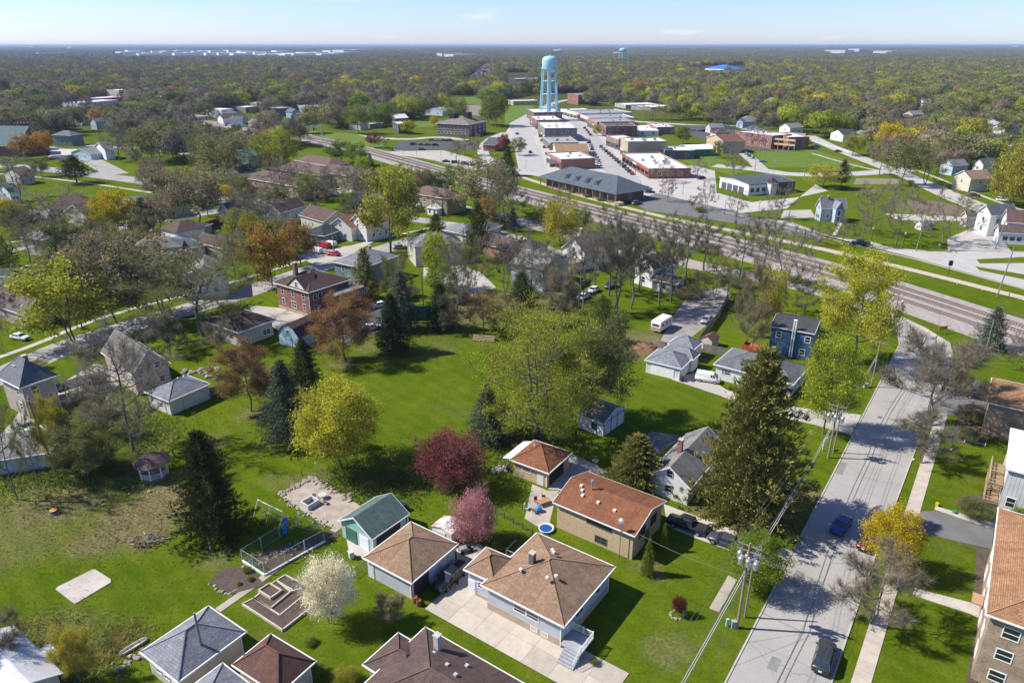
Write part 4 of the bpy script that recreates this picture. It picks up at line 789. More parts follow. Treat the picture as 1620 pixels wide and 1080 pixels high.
for i in range(4):
    p = G(886-i*4, 262-i*3); aw = MB().add([(-.2, -1.3, 3.0), (-.2, 1.3, 3.0), (-1.6, 1.3, 2.2), (-1.6, -1.3, 2.2), (-.2, -1.3, 3.15), (-.2, 1.3, 3.15), (-1.6, 1.3, 2.3), (-1.6, -1.3, 2.3)], [(4, 5, 6, 7), (0, 3, 2, 1), (0, 1, 5, 4), (2, 3, 7, 6), (1, 2, 6, 5), (3, 0, 4, 7)])
    aw.build('awning', paint((.55, .06, .06)), None, loc=(p.x-.3, p.y, 0), rz=.35, label=('red shop awning nearest the station', 'second red shop awning from the station', 'third red shop awning from the station', 'red shop awning farthest from the station')[i], cat='awning', group='red awnings on the corner shop')
blk('white and grey low shops behind the red corner building', (905, 176), (900, 172), (932, 174), 186, paint((.6, .6, .6)), MEM, 3, 1, fl=1)
blk('cream fronted shop at the far end of the right hand row', (923, 180), (919, 174), (988, 176), 191, paint((.62, .5, .44)), GRM, 5, 2, fl=1)
blk('white fronted shop in the right hand downtown row', (934, 187), (929, 181), (1000, 185), 199, paint((.66, .66, .66)), GRM, 5, 2, fl=2)
blk('orange brick shop next to the white fronted shop', (945, 193), (940, 187), (1000, 191), 207, BRO, GRM, 5, 2, fl=2)
blk('dark red brick two storey hall with a purple grey roof', (959, 200), (954, 194), (1007, 199), 217, brick((.24, .06, .05)), shingle((.2, .15, .15)), 4, 2, fl=2)
blk('low white roofed red brick shop right of the dark red hall', (1040, 201), (1022, 195), (1068, 201), 213, brick((.4, .13, .08)), MEM, 3, 2, fl=1)
blk('low white store behind the dark red hall', (1008, 207), (1000, 198), (1040, 206), 215, paint((.65, .65, .66)), MEM, 2, 1, fl=1)
blk('orange brick shop with a red peaked front beside the cream wall building', (979, 221), (970, 214), (1000, 219), 238, BRO, MEM, 2, 2, fl=2)
blk('two tone buff building with a big blank cream side wall', (994, 224), (984, 218), (1054, 223), 251, stone((.42, .34, .24), .4, .2, 'block'), MEM, 0, 0, vents=3)
blk('low red brick commercial building with a wide white roof', (1027, 267), (996, 242), (1088, 264), 283, brick((.33, .10, .07)), MEM, 2, 3, fl=1, ww=2, wh=1.8, vents=2)
blk('dark grey low shop with a white roof behind the wide white roof', (1052, 238), (1050, 231), (1097, 237), 252, stone((.16, .14, .13), .4, .2, 'block'), MEM, 2, 1, fl=1)
building('shop_building', 'green roofed small store with a green awning near the parking lot', 'shop building', C=(1092, 237), A=(1086, 231), B=(1124, 234), he=4, roof='gx', rise=1.6, wall=paint((.08, .2, .12)), roofm=MEM, near=False)
building('house', 'narrow tan house with a red brown gable roof beside the alley', 'house', C=(1144, 224), A=(1134, 217), B=(1168, 221), he=7, roof='gx', rise=2.6, wall=STN, roofm=shingle((.25, .11, .09)), near=False, wins=[('R', .3, 5), ('R', .3, 2), ('L', .5, 5), ('L', .5, 2)])
blk('left wing of the white roofed red brick motel by the big lawn', (1222, 215), (1174, 207), (1240, 211), 236, BR, MEM, 0, 6, name='motel', cat='motel')
blk('right wing of the white roofed red brick motel by the big lawn', (1248, 217), (1222, 210), (1279, 216), 237, BR, MEM, 2, 2, name='motel', cat='motel')
q = G(1240, 237); mb = MB()
for z in (2.8, 5.6): mb.box(-7, 7, -1.6, .2, z, z+.2).box(-7, 7, -1.6, -1.5, z+.2, z+1.2)
for x in (-7, -3.5, 0, 3.5, 6.9): mb.box(x, x+.2, -1.6, -1.4, 0, 6.8)
mb.build('balcony_walkway', paint((.55, .4, .25)), None, loc=(q.x, q.y, 0), rz=-.75, label='tan two level balcony walkway on the front of the red brick motel', cat='balcony')
# station
r = building('railway_station', 'long station building with a big blue grey hip roof beside the tracks', 'station', C=(975, 308), A=(870, 278), B=(1013, 296), he=4.2, rise=5.0, ov=2.6, wall=brick((.22, .10, .07)), roofm=shingle((.13, .16, .19)), near=True, fasc=paint((.15, .17, .19)), wins=[('L', t, 2.2, 1.6, 1.8) for t in (.1, .2, .3, .45, .6, .75, .9)]+[('R', .5, 2.2, 1.8, 1.8)])
W, L, he = BI[r.name]
for i in range(12): MB().box(.5, .8, 1+i*(L-2)/11, 1.3+i*(L-2)/11, 0, 4.2).build('post', WOOD, r)
for t in (.42, .55, .68, .3): MB().add([(W*.12, L*t-1.6, he+1.6), (W*.12, L*t+1.6, he+1.6), (W*.12, L*t, he+3.0), (W*.34, L*t, he+3.3)], [(0, 2, 1), (0, 3, 2), (1, 2, 3), (0, 1, 3)]).build('dormer', shingle((.13, .16, .19)), r)
MB().box(-1.5, 1.6, -3, -.2, 0, 1.4).build('utility_box', STN, r)
# white garage
r = building('workshop', 'white workshop with a dark flat-pitched roof, four garage doors and a small turret', 'workshop', C=(1185, 293), A=(1134, 281), B=(1263, 288), he=4.6, rise=.8, roof='gx', ov=.3, wall=paint((.74, .74, .73)), roofm=shingle((.12, .14, .16)), near=True, fasc=DARK, doors=[('L', t, 3.4, 3.0, (.10, .10, .12), 4) for t in (.24, .44, .64, .84)]+[('R', .89, 3.6, 3.6, (.62, .62, .6), 4), ('R', .68, 3.4, 3.2, (.35, .3, .26), 4)], wins=[('R', t, 2.2, 1.6, 1.6) for t in (.08, .2, .32)], fcol=(.1, .1, .1))
W, L, he = BI[r.name]; MB().box(W*.55, W*.995, .18, .30, 0.05, 4.5).build('dark_front', paint((.09, .075, .07)), r)
tw = MB().lathe([(2.2, 0), (2.2, 5.2), (2.6, 5.2), (2.6, 5.35)], 8, (W*.46, -.6)).build('turret', paint((.70, .69, .66)), r); MB().lathe([(2.7, 5.35), (0.05, 7.3)], 8, (W*.46, -.6)).build('turret_roof', shingle((.1, .05, .04)), r)
for k in (-1.1, 0, 1.1): window_part(r, .8, 1, (W*.46+k*1.0, -2.75, 4.2), 0, False)
# right houses
r = building('house', 'pale grey blue farmhouse with grey roofs on the lawn above the main street', 'house', C=(1299, 331), A=(1283, 327), B=(1343, 332), he=4.6, roof='gx', rise=3.4, wall=siding((.46, .52, .57)), roofm=shingle((.3, .32, .35)), wins=[('L', .3, 1.8), ('L', .7, 1.8), ('L', .5, 4.8), ('R', .3, 2), ('R', .7, 2)], chim=[(.35, .5, .7, 9), (.1, .6, .7, 8.6)], near=True)
W, L, he = BI[r.name]; MB().box(W*.45, W*.72, -2.5, .4, 0, 5.2).build('cross_wing', siding((.46, .52, .57)), r); MB().add([(W*.43, -2.9, 5.1), (W*.74, -2.9, 5.1), (W*.585, -2.9, 7.6), (W*.43, 2.5, 5.1), (W*.74, 2.5, 5.1), (W*.585, 4, 7.6)], [(0, 2, 1), (0, 3, 5, 2), (1, 2, 5, 4), (3, 4, 5)]).build('cross_roof', shingle((.3, .32, .35)), r)
window_part(r, 1, 1.6, (W*.585, -2.5, 3.6), 0, False); window_part(r, 1, 1.6, (W*.585, -2.5, 1.4), 0, False)
building('house', 'white gabled house with a grey roof, middle of the white houses at the right edge', 'house', C=(1568, 342), A=(1560, 336), B=(1596, 336), he=7, roof='gx', rise=3, wall=SW, roofm=GRY, near=True, wins=[('L', .5, 5.5), ('L', .5, 2.2), ('R', .3, 2.2), ('R', .3, 5)])
building('garage', 'low white garage with a grey roof left of the white gabled houses', 'garage', C=(1530, 345), A=(1522, 342), B=(1558, 342), he=3.4, roof='gx', rise=2, wall=SW, roofm=GRY, near=True, doors=[('L', .5, 2.6, 2.3, (.5, .5, .5), 3)])
building('house', 'white house with a brown roof and porch at the right edge', 'house', C=(1592, 352), A=(1582, 345), B=(1650, 356), he=6.4, roof='gx', rise=3.6, wall=SW, roofm=shingle((.2, .12, .11)), near=True, wins=[('L', .5, 5.5), ('L', .4, 2.2), ('R', .2, 4.4), ('R', .5, 4.4)])
building('house', 'long white porch house below the brown roofed one at the right edge', 'house', C=(1580, 368), A=(1572, 362), B=(1640, 372), he=3.6, roof='gx', rise=2, wall=SW, roofm=shingle((.18, .12, .11)), near=True, wins=[('R', t, 1.8, 1.4, 1.3) for t in (.2, .4, .6)])
building('garden_shed', 'small white shed with a pale roof on the lawn by the bare tree', 'shed', C=(1458, 355), A=(1451, 351), B=(1474, 353), he=2.2, roof='gx', rise=.9, wall=SW, roofm=LGR, near=True)
building('house', 'tan gabled house with a light brown roof beyond the side street', 'house', C=(1536, 284), A=(1522, 278), B=(1556, 280), he=5.5, roof='gx', rise=3, wall=SCR, roofm=shingle((.4, .27, .18)), wins=[('L', .5, 4), ('R', .5, 4)])
building('house', 'orange brown roofed low house right of the tan gabled house', 'house', C=(1556, 288), A=(1545, 283), B=(1580, 284), he=3.4, rise=2, wall=SCR, roofm=shingle((.42, .24, .14)))
for lb, C, A, B, m, rm in (('white house under the trees by the side street', (1556, 262), (1546, 259), (1568, 259), SW, GRY), ('blue sided house deep under the trees at the right', (1508, 264), (1496, 260), (1524, 261), SLB, GRY2),
    ('white house with dark roof right of the motel', (1334, 214), (1328, 210), (1346, 212), SW, DGRY), ('white house behind the motel roof', (1250, 203), (1242, 199), (1262, 200), SW, LGR), ('grey roofed house peeking over the wood at the right', (1444, 182), (1432, 178), (1466, 179), SP, LGR),
    ('pale house high in the wood right of the grey roofed one', (1462, 162), (1452, 159), (1474, 160), SW, LGR), ('white house far right behind the willows', (1590, 203), (1580, 200), (1612, 201), SW, DGRY), ('second white house far right behind the willows', (1608, 237), (1598, 233), (1640, 235), SW, GRY),
    ('small white house at the end of the downtown street', (1096, 166), (1088, 163), (1108, 164), SW, GRY2), ('house with porch left of the downtown parking lot', (1088, 163), (1080, 160), (1098, 161), SCR, DGRY), ('white cottage left of the motel trees', (1165, 178), (1158, 175), (1180, 176), SW, LGR),
    ('dark roofed tudor style house in the far left wood', (352, 188), (345, 184), (366, 186), SW, PBR), ('second tudor style house beside the first in the far left wood', (372, 188), (365, 184), (384, 186), SCR, PBR), ('small white gabled house beside the brown apartments', (378, 275), (370, 271), (396, 269), SW, DGRY),
    ('grey cottage left of the teal house', (356, 262), (345, 257), (372, 258), SBE, DGRY), ('dark cottage behind the brown apartment blocks', (402, 250), (395, 246), (418, 247), SBE, PBR), ('dark roofed cottage at the far left below the church', (30, 278), (18, 272), (46, 274), SBE, PBR),
    ('small house with grey roof by the yellow tree at the left', (14, 305), (2, 300), (28, 302), SW, GRY), ('far cottage in the wood left of the tracks', (128, 190), (121, 187), (139, 188), SW, LGR), ('dark house in the wood right of the tracks', (625, 188), (612, 184), (640, 186), BRD, MEM)):
    building('house', lb, 'house', C=C, A=A, B=B, he=4.5, roof='gx', rise=2.8, wall=m, roofm=rm, wins=[('L', .5, 3), ('R', .3, 2), ('R', .7, 2)], near=False, fasc=False)
# village hall and beyond
r = building('village_hall', 'two storey dark brick hall with a wide grey brown hip roof beyond the tracks', 'hall', C=(742, 198), A=(691, 195), B=(767, 192), he=ZT(742, 217, 198), rise=4.5, ov=.8, wall=brick((.12, .06, .05)), roofm=shingle((.30, .26, .23)), near=False, wins=[('L', (i+.5)/9, z, 2.2, 1.8) for i in range(9) for z in (2.2, 5.6)]+[('R', (i+.5)/4, z, 2, 1.8) for i in range(4) for z in (2.2, 5.6)])
W, L, he = BI[r.name]; MB().box(W*.3, W*.5, L*.6, L*.75, he+1, he+6.5).build('cupola', DARK, r); MB().box(W*.5, W*.7, L*.3, L*.42, he+1, he+7).build('cupola', DARK, r)
building('brick_depot', 'small red brick depot with a long grey roof by the downtown street', 'depot', C=(784, 230), A=(769, 228), B=(795, 222), he=ZT(784, 240, 230), roof='gy', rise=3, wall=brick((.36, .1, .07)), roofm=shingle((.14, .15, .17)), near=False, wins=[('R', .5, 2.4, 2, 1.6)])
for lb, C, A, B, base, wl_, rm in (('dark grey block half hidden by trees left of the hall', (630, 196), (626, 192), (641, 195), 212, stone((.1, .09, .09)), MEM), ('white flat roofed building under the willows left of the hall', (585, 196), (579, 194), (606, 195), 204, BRD, MEM), ('greenhouse like pale building behind the hall', (700, 176), (680, 171), (712, 172), 184, SLB, GRY2),
    ('long pale warehouse in the far left wood', (128, 163), (80, 158), (153, 158), 169, paint((.6, .62, .64)), MEM), ('white and red topped building in the far left wood', (150, 156), (136, 152), (170, 153), 163, paint((.6, .15, .2)), MEM), ('cream multi level building in the far left wood', (225, 156), (208, 146), (246, 148), 168, SCR, MEM), ('stepped white roofed building in the far left wood', (188, 143), (175, 139), (205, 140), 158, SCR, MEM),
    ('white house like office with blue base in the far left', (350, 174), (333, 172), (362, 172), 187, paint((.7, .7, .7)), MEM), ('long grey shop row in the far left', (438, 172), (398, 168), (460, 170), 184, stone((.2, .17, .17)), GRM), ('grey flat roofed shops beside the long grey row', (388, 170), (366, 167), (400, 168), 179, stone((.28, .24, .2)), MEM),
    ('pale blue and white warehouse left of the far tracks', (486, 169), (455, 167), (512, 169), 181, paint((.32, .42, .5)), MEM), ('pair of white box roofs above the grey shop row', (412, 164), (391, 163), (433, 162), 168, paint((.5, .53, .5)), MEM), ('low white sheds left of the far tracks', (300, 186), (280, 182), (320, 183), 192, SCR, GRM),
    ('dark glass building in the wood left of the water tower', (818, 125), (803, 121), (833, 123), 140, stone((.07, .07, .08)), MEM), ('wooden fence like low building behind the park', (812, 160), (806, 158), (850, 159), 167, STN, MEM), ('white roofed long low store beyond downtown', (1030, 170), (963, 166), (1075, 168), 176, stone((.3, .3, .3)), MEM), ('white roofed store at the back of downtown', (990, 166), (975, 162), (1035, 164), 172, stone((.4, .38, .35)), MEM),
    ('brick gabled shop behind the water tower', (915, 150), (911, 146), (925, 148), 166, BR, GRM)):
    blk(lb, C, A, B, base, wl_, rm, 4, 3, fl=1, name='commercial_building', cat='commercial building')
r = building('school', 'far building with a bright blue roof in the right hand wood', 'school', C=(1145, 110), A=(1118, 108.5), B=(1176, 109.5), he=8, rise=9, roof='hip', ov=0, wall=paint((.6, .6, .62)), roofm=paint((.04, .16, .42)), near=False, fasc=False)
building('commercial_building', 'white flat building left of the far blue roof', 'commercial building', C=(1125, 111.5), A=(1113, 110.5), B=(1140, 111), he=8, roof='flat', wall=paint((.6, .6, .62)), roofm=MEM, near=False)
rr = building('house', 'teal clapboard house by the brown apartment blocks', 'house', C=(392, 248), A=(376, 244), B=(410, 240), he=6, roof='gx', rise=3, wall=siding((.25, .48, .48)), roofm=shingle((.12, .3, .28)), near=False)
building('house', 'pale blue cottage with a grey gable roof beside the far left junction', 'house', C=(143, 245), A=(124, 240), B=(160, 241), he=3, roof='gx', rise=2.6, wall=SLB, roofm=GRY2, near=False, wins=[('L', .3, 1.6), ('L', .7, 1.6)])
building('house', 'white gabled house right behind the pale blue cottage', 'house', C=(165, 238), A=(158, 232), B=(177, 236), he=5.5, roof='gx', rise=3.4, wall=SW, roofm=GRY, near=False)
building('house', 'dark two storey house with tall windows near the church', 'house', C=(112, 215), A=(90, 213), B=(122, 212), he=6.5, roof='hip', rise=2.5, wall=SGB, roofm=GRY, near=False, wins=[('L', (i+.5)/4, z, 1, 1.6) for i in range(4) for z in (2, 4.8)])
r = building('church', 'church with steep grey green roofs at the far left edge', 'church', C=(26, 232), A=(-20, 226), B=(42, 224), he=6, roof='gy', rise=10, wall=brick((.2, .06, .05)), roofm=shingle((.16, .22, .24)), near=False)
q = G(44, 236); t = empty('church_tower', q, .3, 'dark red brick church tower with a crenellated top', 'tower'); b = MB().box(-4, 4, -4, 4, 0, 16)
for i in range(5):
    for s in (-1, 1): b.box(-4+i*1.75, -3+i*1.75, s*4-.4*(s > 0), s*4+.4*(s < 0), 16, 17.2)
b.build('tower_wall', brick((.2, .05, .05)), t); MB().box(-.8, .8, -4.1, -3.9, 8, 12).build('belfry_shade_sheet', DARK, t)  # shade of the belfry opening painted as a dark panel on solid brick
# white industrial strip on the horizon
rg = random.Random(5); nlab = ['left end', 'left part', 'middle', 'right part', 'right end']
for i in range(34):
    x = 186+i*10.6+rg.uniform(-4, 4); y = rg.choice([83.5, 85, 86.5, 88, 89.5]); p = G(x, y); sc_ = p.y/1130; w_ = rg.uniform(10, 26)*sc_; h = rg.uniform(1.6, 3.0)*sc_*.8
    t = empty('warehouse', p, rg.uniform(-1.0, -.7), '%s %s warehouse on the horizon in the %s of the industrial strip' % ('wide' if w_ > 15*sc_ else 'narrow', {83.5: 'rearmost', 85: 'far', 86.5: 'mid distance', 88: 'near', 89.5: 'frontmost'}[y], nlab[min(4, int((x-180)/75))]), 'warehouse', 'pale warehouses on the horizon, '+nlab[min(4, int((x-180)/75))])
    MB().box(-w_/2, w_/2, 0, 120, 0, h+6).build('wall', paint((.85, .85, .83)), t, uv=False); MB().box(-w_/2-1, w_/2+1, -1, 121, h+6, h+7.5).build('roof', paint((.88, .88, .88)), t, uv=False)
for i, (x, y, w0, lb) in enumerate(((50, 77.5, 14, 'far white plant at the left end of the horizon'), (110, 78.5, 20, 'far pale sheds left of the industrial strip'), (695, 90, 12, 'far white store right of the industrial strip'), (710, 92, 22, 'far white sheds beside the far white store'), (880, 83.5, 12, 'far white block left of the second water tower'), (886, 82.5, 4, 'far white silo block left of the second water tower'),
    (1320, 84.5, 30, 'far pale complex in the right wood'), (1350, 82, 16, 'far red and white complex in the right wood'), (1395, 86, 26, 'far pale roofs right of the red and white complex'), (975, 88.5, 12, 'far white shed below the second water tower'), (60, 89.5, 10, 'far white barn at the left edge'), (1605, 69.9+6.5, 8, 'far white block at the right end of the horizon'), (535, 84, 30, 'far white depot at the end of the strip'), (560, 83, 16, 'far white depot right of the larger one'))):
    p = G(x, y); s = p.y/1130; t = empty('warehouse', p, -.8, lb, 'warehouse'); MB().box(-w0*s/2, w0*s/2, 0, 150, 0, 3*s+5).build('wall', paint((.66, .62, .60)), t, uv=False); MB().box(-w0*s/2-1, w0*s/2+1, -1, 151, 3*s+5, 3*s+7).build('roof', paint((.72, .72, .72)), t, uv=False)

WOODH = []; NB_ = [(155, 362), (205, 398), (150, 432), (95, 450), (290, 440), (452, 384), (330, 312), (180, 322), (75, 325), (430, 312), (600, 318), (655, 392), (250, 362), (120, 480), (20, 350), (385, 352), (560, 318), (300, 300), (620, 452), (700, 405), (860, 428), (540, 300)]
rg = random.Random(21)
for i in range(62):
    x, y = NB_[i-40] if i >= 40 else ((rg.uniform(0, 560), rg.uniform(112, 196)) if i % 2 else (rg.uniform(1090, 1620), rg.uniform(118, 222))); k = rg.randrange(4)
    if 600 < x < 1080 and i < 40: continue
    p_ = G(x, y)
    if i >= 40 and (any((p_-(o+ux*W/2+vy*L/2)).length < 8.5+max(W, L)/2 for o, ux, vy, W, L, H in FOOT) or any(inpoly(x, y, P) for P in PAVED)): continue
    WOODH.append((x, y)); building('house', '%%%d' % len(WOODH), 'house', C=(x, y), W=rg.uniform(9, 15), L=rg.uniform(8, 12), phi=rg.choice([20, 55, -35, 10]), he=rg.uniform(3.5, 6), roof=rg.choice(['gx', 'gy', 'hip']), rise=2.6, wall=(SW, SBE, SCR, SLB)[k], roofm=(GRY2, LGR, PBR, GRY)[rg.randrange(4)], near=False, fasc=False, wins=[('L', .5, 2), ('R', .3, 2), ('R', .7, 2)])
# ------------------------------------------------------------------ trees
def branch_pts(rg, p, q, k, bow, jit):
    pts = [p]; L = (q-p).length
    for i in range(1, k):
        t = i/k; c = p.lerp(q, t)+Vector((0, 0, -1))*bow*L*math.sin(math.pi*t)*.0+Vector((rg.gauss(0, 1), rg.gauss(0, 1), rg.gauss(0, .6)))*jit*L/k
        c.z -= bow*L*math.sin(math.pi*t); pts.append(c)
    pts.append(q); return pts
def skeleton(seed, H, R, tf=.25, nm=7, n2=5, n3=4, r0=None, trunks=1, top=1.0, flatten=.0, low=.35):
    """trunk, limbs and boughs; returns segments (p,q,r0,r1,level) and the outer boughs"""
    rg = random.Random(seed); segs = []; outer = []; r0 = r0 or H*.0145
    def add(pts, ra, rb, lv):
        n = len(pts)-1
        for i in range(n): segs.append((pts[i], pts[i+1], ra+(rb-ra)*i/n, ra+(rb-ra)*(i+1)/n, lv))
    for tr in range(trunks):
        ang = rg.uniform(0, 6.28); lean = (.0 if trunks == 1 else .35*R)
        base = Vector((math.cos(ang), math.sin(ang), 0))*(0 if trunks == 1 else .25); tip = Vector((math.cos(ang)*lean, math.sin(ang)*lean, H*.93*top))
        tp = branch_pts(rg, base, tip, 6, 0, .10); add(tp, r0/(trunks**.5), r0*.12, 0)
        def along(t): k = t*6; i = min(5, int(k)); return tp[i].lerp(tp[i+1], k-i)
        for i in range(nm):
            t0 = tf+(.78-tf)*((i+rg.random()*.6)/nm); p = along(t0); a_ = i*2.4+rg.uniform(-.4, .4)+seed; zt_ = low+(.97-low)*((i+rg.random())/nm)
            rr = R*math.sqrt(max(.06, 1-((zt_-.55)/.52)**2))*rg.uniform(.8, 1.05); q = Vector((math.cos(a_)*rr, math.sin(a_)*rr, H*zt_))+Vector((tip.x, tip.y, 0))*.4
            if q.z < p.z+.12*H: q.z = p.z+rg.uniform(.1, .22)*H
            bp = branch_pts(rg, p, q, 5, .09, .16); rb = r0*.5*(1-t0*.5)/(trunks**.5); add(bp, rb, rb*.2, 1)
            for j in range(n2):
                t1 = .3+.68*(j+rg.random())/n2; k = t1*5; ii = min(4, int(k)); p1 = bp[ii].lerp(bp[ii+1], k-ii); d = (q-p).normalized()
                v = Vector((rg.gauss(0, 1), rg.gauss(0, 1), rg.gauss(.35, .7))).normalized()*.85+d*.7; l = R*rg.uniform(.26, .5)*(1.15-t1*.5); q1 = p1+v.normalized()*l; q1.z = min(q1.z, H*1.0)
                b2 = branch_pts(rg, p1, q1, 3, .05, .2); add(b2, rb*.35, rb*.08, 2)
                for m in range(n3):
                    t2 = .25+.75*(m+rg.random())/n3; k = t2*3; ii = min(2, int(k)); p2 = b2[ii].lerp(b2[ii+1], k-ii)
                    v = (Vector((rg.gauss(0, 1), rg.gauss(0, 1), rg.gauss(.4, .7))).normalized()+(q1-p1).normalized()*.6).normalized(); q2 = p2+v*l*rg.uniform(.3, .6)
                    add([p2, q2], rb*.1, rb*.03, 3); outer.append((p2, q2))
                outer.append((b2[1], q1))
    return segs, outer
def seg_arrays(segs, sides=(7, 5, 4, 3), minr=.015, lvmax=3):
    V = []; Fq = []; Ft = []; n = 0
    for p, q, ra, rb, lv in segs:
        if lv > lvmax: continue
        k = sides[lv]; d = (q-p)
        if d.length < 1e-5: continue
        d.normalize(); u = d.orthogonal().normalized(); w_ = d.cross(u)
        for c, r_ in ((p, max(minr, ra)), (q, max(minr*.6, rb))):
            for i in range(k): a_ = 2*math.pi*i/k; V.append(c+u*math.cos(a_)*r_+w_*math.sin(a_)*r_)
        for i in range(k): Fq.append((n+i, n+(i+1) % k, n+k+(i+1) % k, n+k+i))
        n += 2*k
    return np.array([tuple(v) for v in V], dtype=np.float32), np.array(Fq, dtype=np.int32)
def twigs(rs, outer, per, ln, wd):
    """thin tapered twigs as slim triangles"""
    P = np.array([tuple(p) for p, q in outer]); Q = np.array([tuple(q) for p, q in outer]); idx = rs.integers(0, len(P), per*len(P)); t = rs.random((len(idx), 1)); a_ = P[idx]+(Q[idx]-P[idx])*t
    d = (Q-P)[idx]; d /= np.linalg.norm(d, axis=1, keepdims=True)+1e-6; v = d*.7+rs.normal(0, .55, a_.shape)+np.array([0, 0, .28]); v /= np.linalg.norm(v, axis=1, keepdims=True)
    L = ln*rs.uniform(.4, 1.2, (len(idx), 1)); s = np.cross(v, rs.normal(0, 1, v.shape)); s /= np.linalg.norm(s, axis=1, keepdims=True)+1e-6; s *= wd*rs.uniform(.6, 1.2, (len(idx), 1))
    V = np.stack([a_-s, a_+s, a_+v*L], 1).reshape(-1, 3); return V, np.arange(len(V)).reshape(-1, 3), a_+v*L*.75
def leaves(rs, C, n, sig, size, flat=.8, asp=.7, coh=None):
    idx = rs.integers(0, len(C), n); c = C[idx]+rs.normal(0, 1, (n, 3))*np.array([sig, sig, sig*flat]); s = size*rs.uniform(.55, 1.3, (n, 1))
    u = rs.normal(0, 1, (n, 3)); u[:, 2] *= .6; u /= np.linalg.norm(u, axis=1, keepdims=True); w_ = rs.normal(0, 1, (n, 3))
    if coh is not None:   # leaf faces look outward from the crown
        w_ = (c-coh[:3])/coh[3:]; w_ += rs.normal(0, .38, (n, 3)); w_ /= np.linalg.norm(w_, axis=1, keepdims=True); u -= w_*np.sum(u*w_, axis=1, keepdims=True); u /= np.linalg.norm(u, axis=1, keepdims=True)+1e-6
    v = np.cross(u, w_); v /= np.linalg.norm(v, axis=1, keepdims=True)+1e-6
    v = v*s*asp/2; u = u*s/2; V = np.stack([c-u, c-v*1.0+u*.1, c+u, c+v*1.0+u*.1], 1).reshape(-1, 3); return V, np.arange(len(V)).reshape(-1, 4)
PROTO = {}
def make_proto(key, kind, seed, H, R, lod, single=False, fol=None, **k):
    rs = np.random.default_rng(seed); fol = fol or FOL; near = lod == 0
    if kind in ('bare', 'bud', 'dense', 'willow'):
        n2, n3 = ((6, 5), (4, 3), (2, 2))[lod]; sk = dict(tf=k.get('tf', .22), nm=k.get('nm', (18, 14, 9)[lod]), n2=n2, n3=n3, trunks=k.get('trunks', 1), low=k.get('low', .3), r0=k.get('r0'))
        segs, outer = skeleton(seed, H, R, **sk); V, Fq = seg_arrays(segs, ((8, 6, 4, 3), (5, 4, 3, 3), (4, 3, 3, 3))[lod], (.02, .035, .07)[lod], (3, 2, 1)[lod])
        per, ln, wd = ((k.get('tw', 15), 1.35, .017), (13, 1.5, .035), (26, 2.0, .12))[lod]
        if kind != 'bare': per = max(3, per//3)
        TV, TF, tips = twigs(rs, outer, per, ln*k.get('tl', 1), wd)
        tv = MB(); cv = [TV]; cf = [TF]; off = len(TV)
        if kind != 'bare' or k.get('buds'):
            C = np.concatenate([tips, np.array([tuple(q) for p, q in outer])]); n = int(((30000, 5200, 2300)[lod])*k.get('dens', 1)); size = (.20, .48, .85)[lod]*k.get('ls', 1)
            if kind == 'dense':
                m_ = (260, 120, 40)[lod]; m_ = int(m_*.36); d = rs.normal(0, 1, (m_, 3)); d /= np.linalg.norm(d, axis=1, keepdims=True); rr = rs.uniform(.45, 1.02, (m_, 1)); C = d*rr*np.array([R, R, H*.38])+np.array([0, 0, H*.60]); C = C[C[:, 2] > H*.22]
            if kind == 'willow':
                C = np.concatenate([tips-np.array([0, 0, j]) for j in (0, .8, 1.8, 2.8)])
            if lod == 2:
                d = rs.normal(0, 1, (75, 3)); d[:, 2] = np.abs(d[:, 2])*.9-.25; d /= np.linalg.norm(d, axis=1, keepdims=True); C = d*rs.uniform(.62, 1.0, (75, 1))*np.array([R, R, H*.44])+np.array([0, 0, H*.52])
            LV, LF = leaves(rs, C, n, k.get('sig', (.32, .6, .95)[lod] if kind != 'dense' or lod == 2 else R*.13), size*k.get('sz', 1), coh=np.array([0, 0, H*.5, R, R, H*.45]) if lod == 2 else None, asp=k.get('asp', .7))
            if kind == 'willow': LV[:, 2] = np.maximum(LV[:, 2], H*.12)
            cv.append(LV); cf.append(LF+off)
        CV = np.concatenate(cv)
        if single:
            VV = np.concatenate([V, CV]); PROTO[key] = (npmesh(key, VV, [Fq]+[f+len(V) for f in cf], [BARK, fol], [0]*len(Fq)+[1]*sum(len(f) for f in cf)), None, H, R)
        else: PROTO[key] = (npmesh('trunk', V, [Fq], [BARK]), npmesh('crown', CV, cf, [fol]), H, R)
        return
    # evergreens
    V = []; Fs = []; n = (9000, 2600, 300)[lod]*k.get('dens', 1); n = int(n); size = (.42, .75, 1.9)[lod]*k.get('ls', 1)
    tiers = (26, 18, 9)[lod]; C = []; D = []
    for i in range(tiers):
        t = (i+.3)/tiers; z = H*(k.get('z0', .07)+(.98-k.get('z0', .07))*t)
        rr = R*1.15*(1-t)**k.get('pw', .72)*(1 if t > .08 else .8)+.12
        if kind == 'thuja': rr = R*1.18*min(1, (1-t)**.62+.03)*(1 if t > .1 else .88)
        nb = max(4, int((17, 12, 6)[lod]*(rr/R+.25)))
        for j in range(nb):
            a_ = j*6.283/nb+i*1.9+rs.uniform(-.2, .2); l = rr*rs.uniform(.58, 1.18)*(1 if kind != 'pine' else rs.uniform(.7, 1.2))*(1+.16*math.sin(3*a_+6*t)+.1*math.sin(7*a_-15*t)); dz = k.get('droop', -.18)*l
            for q in ((.35, .55, .72, .86, 1) if lod == 0 else (.45, .75, 1) if lod == 1 else (.55, 1)):
                C.append((math.cos(a_)*l*q, math.sin(a_)*l*q, z+dz*q+(l*.12*q*q))); D.append((math.cos(a_), math.sin(a_), k.get('droop', -.18)))
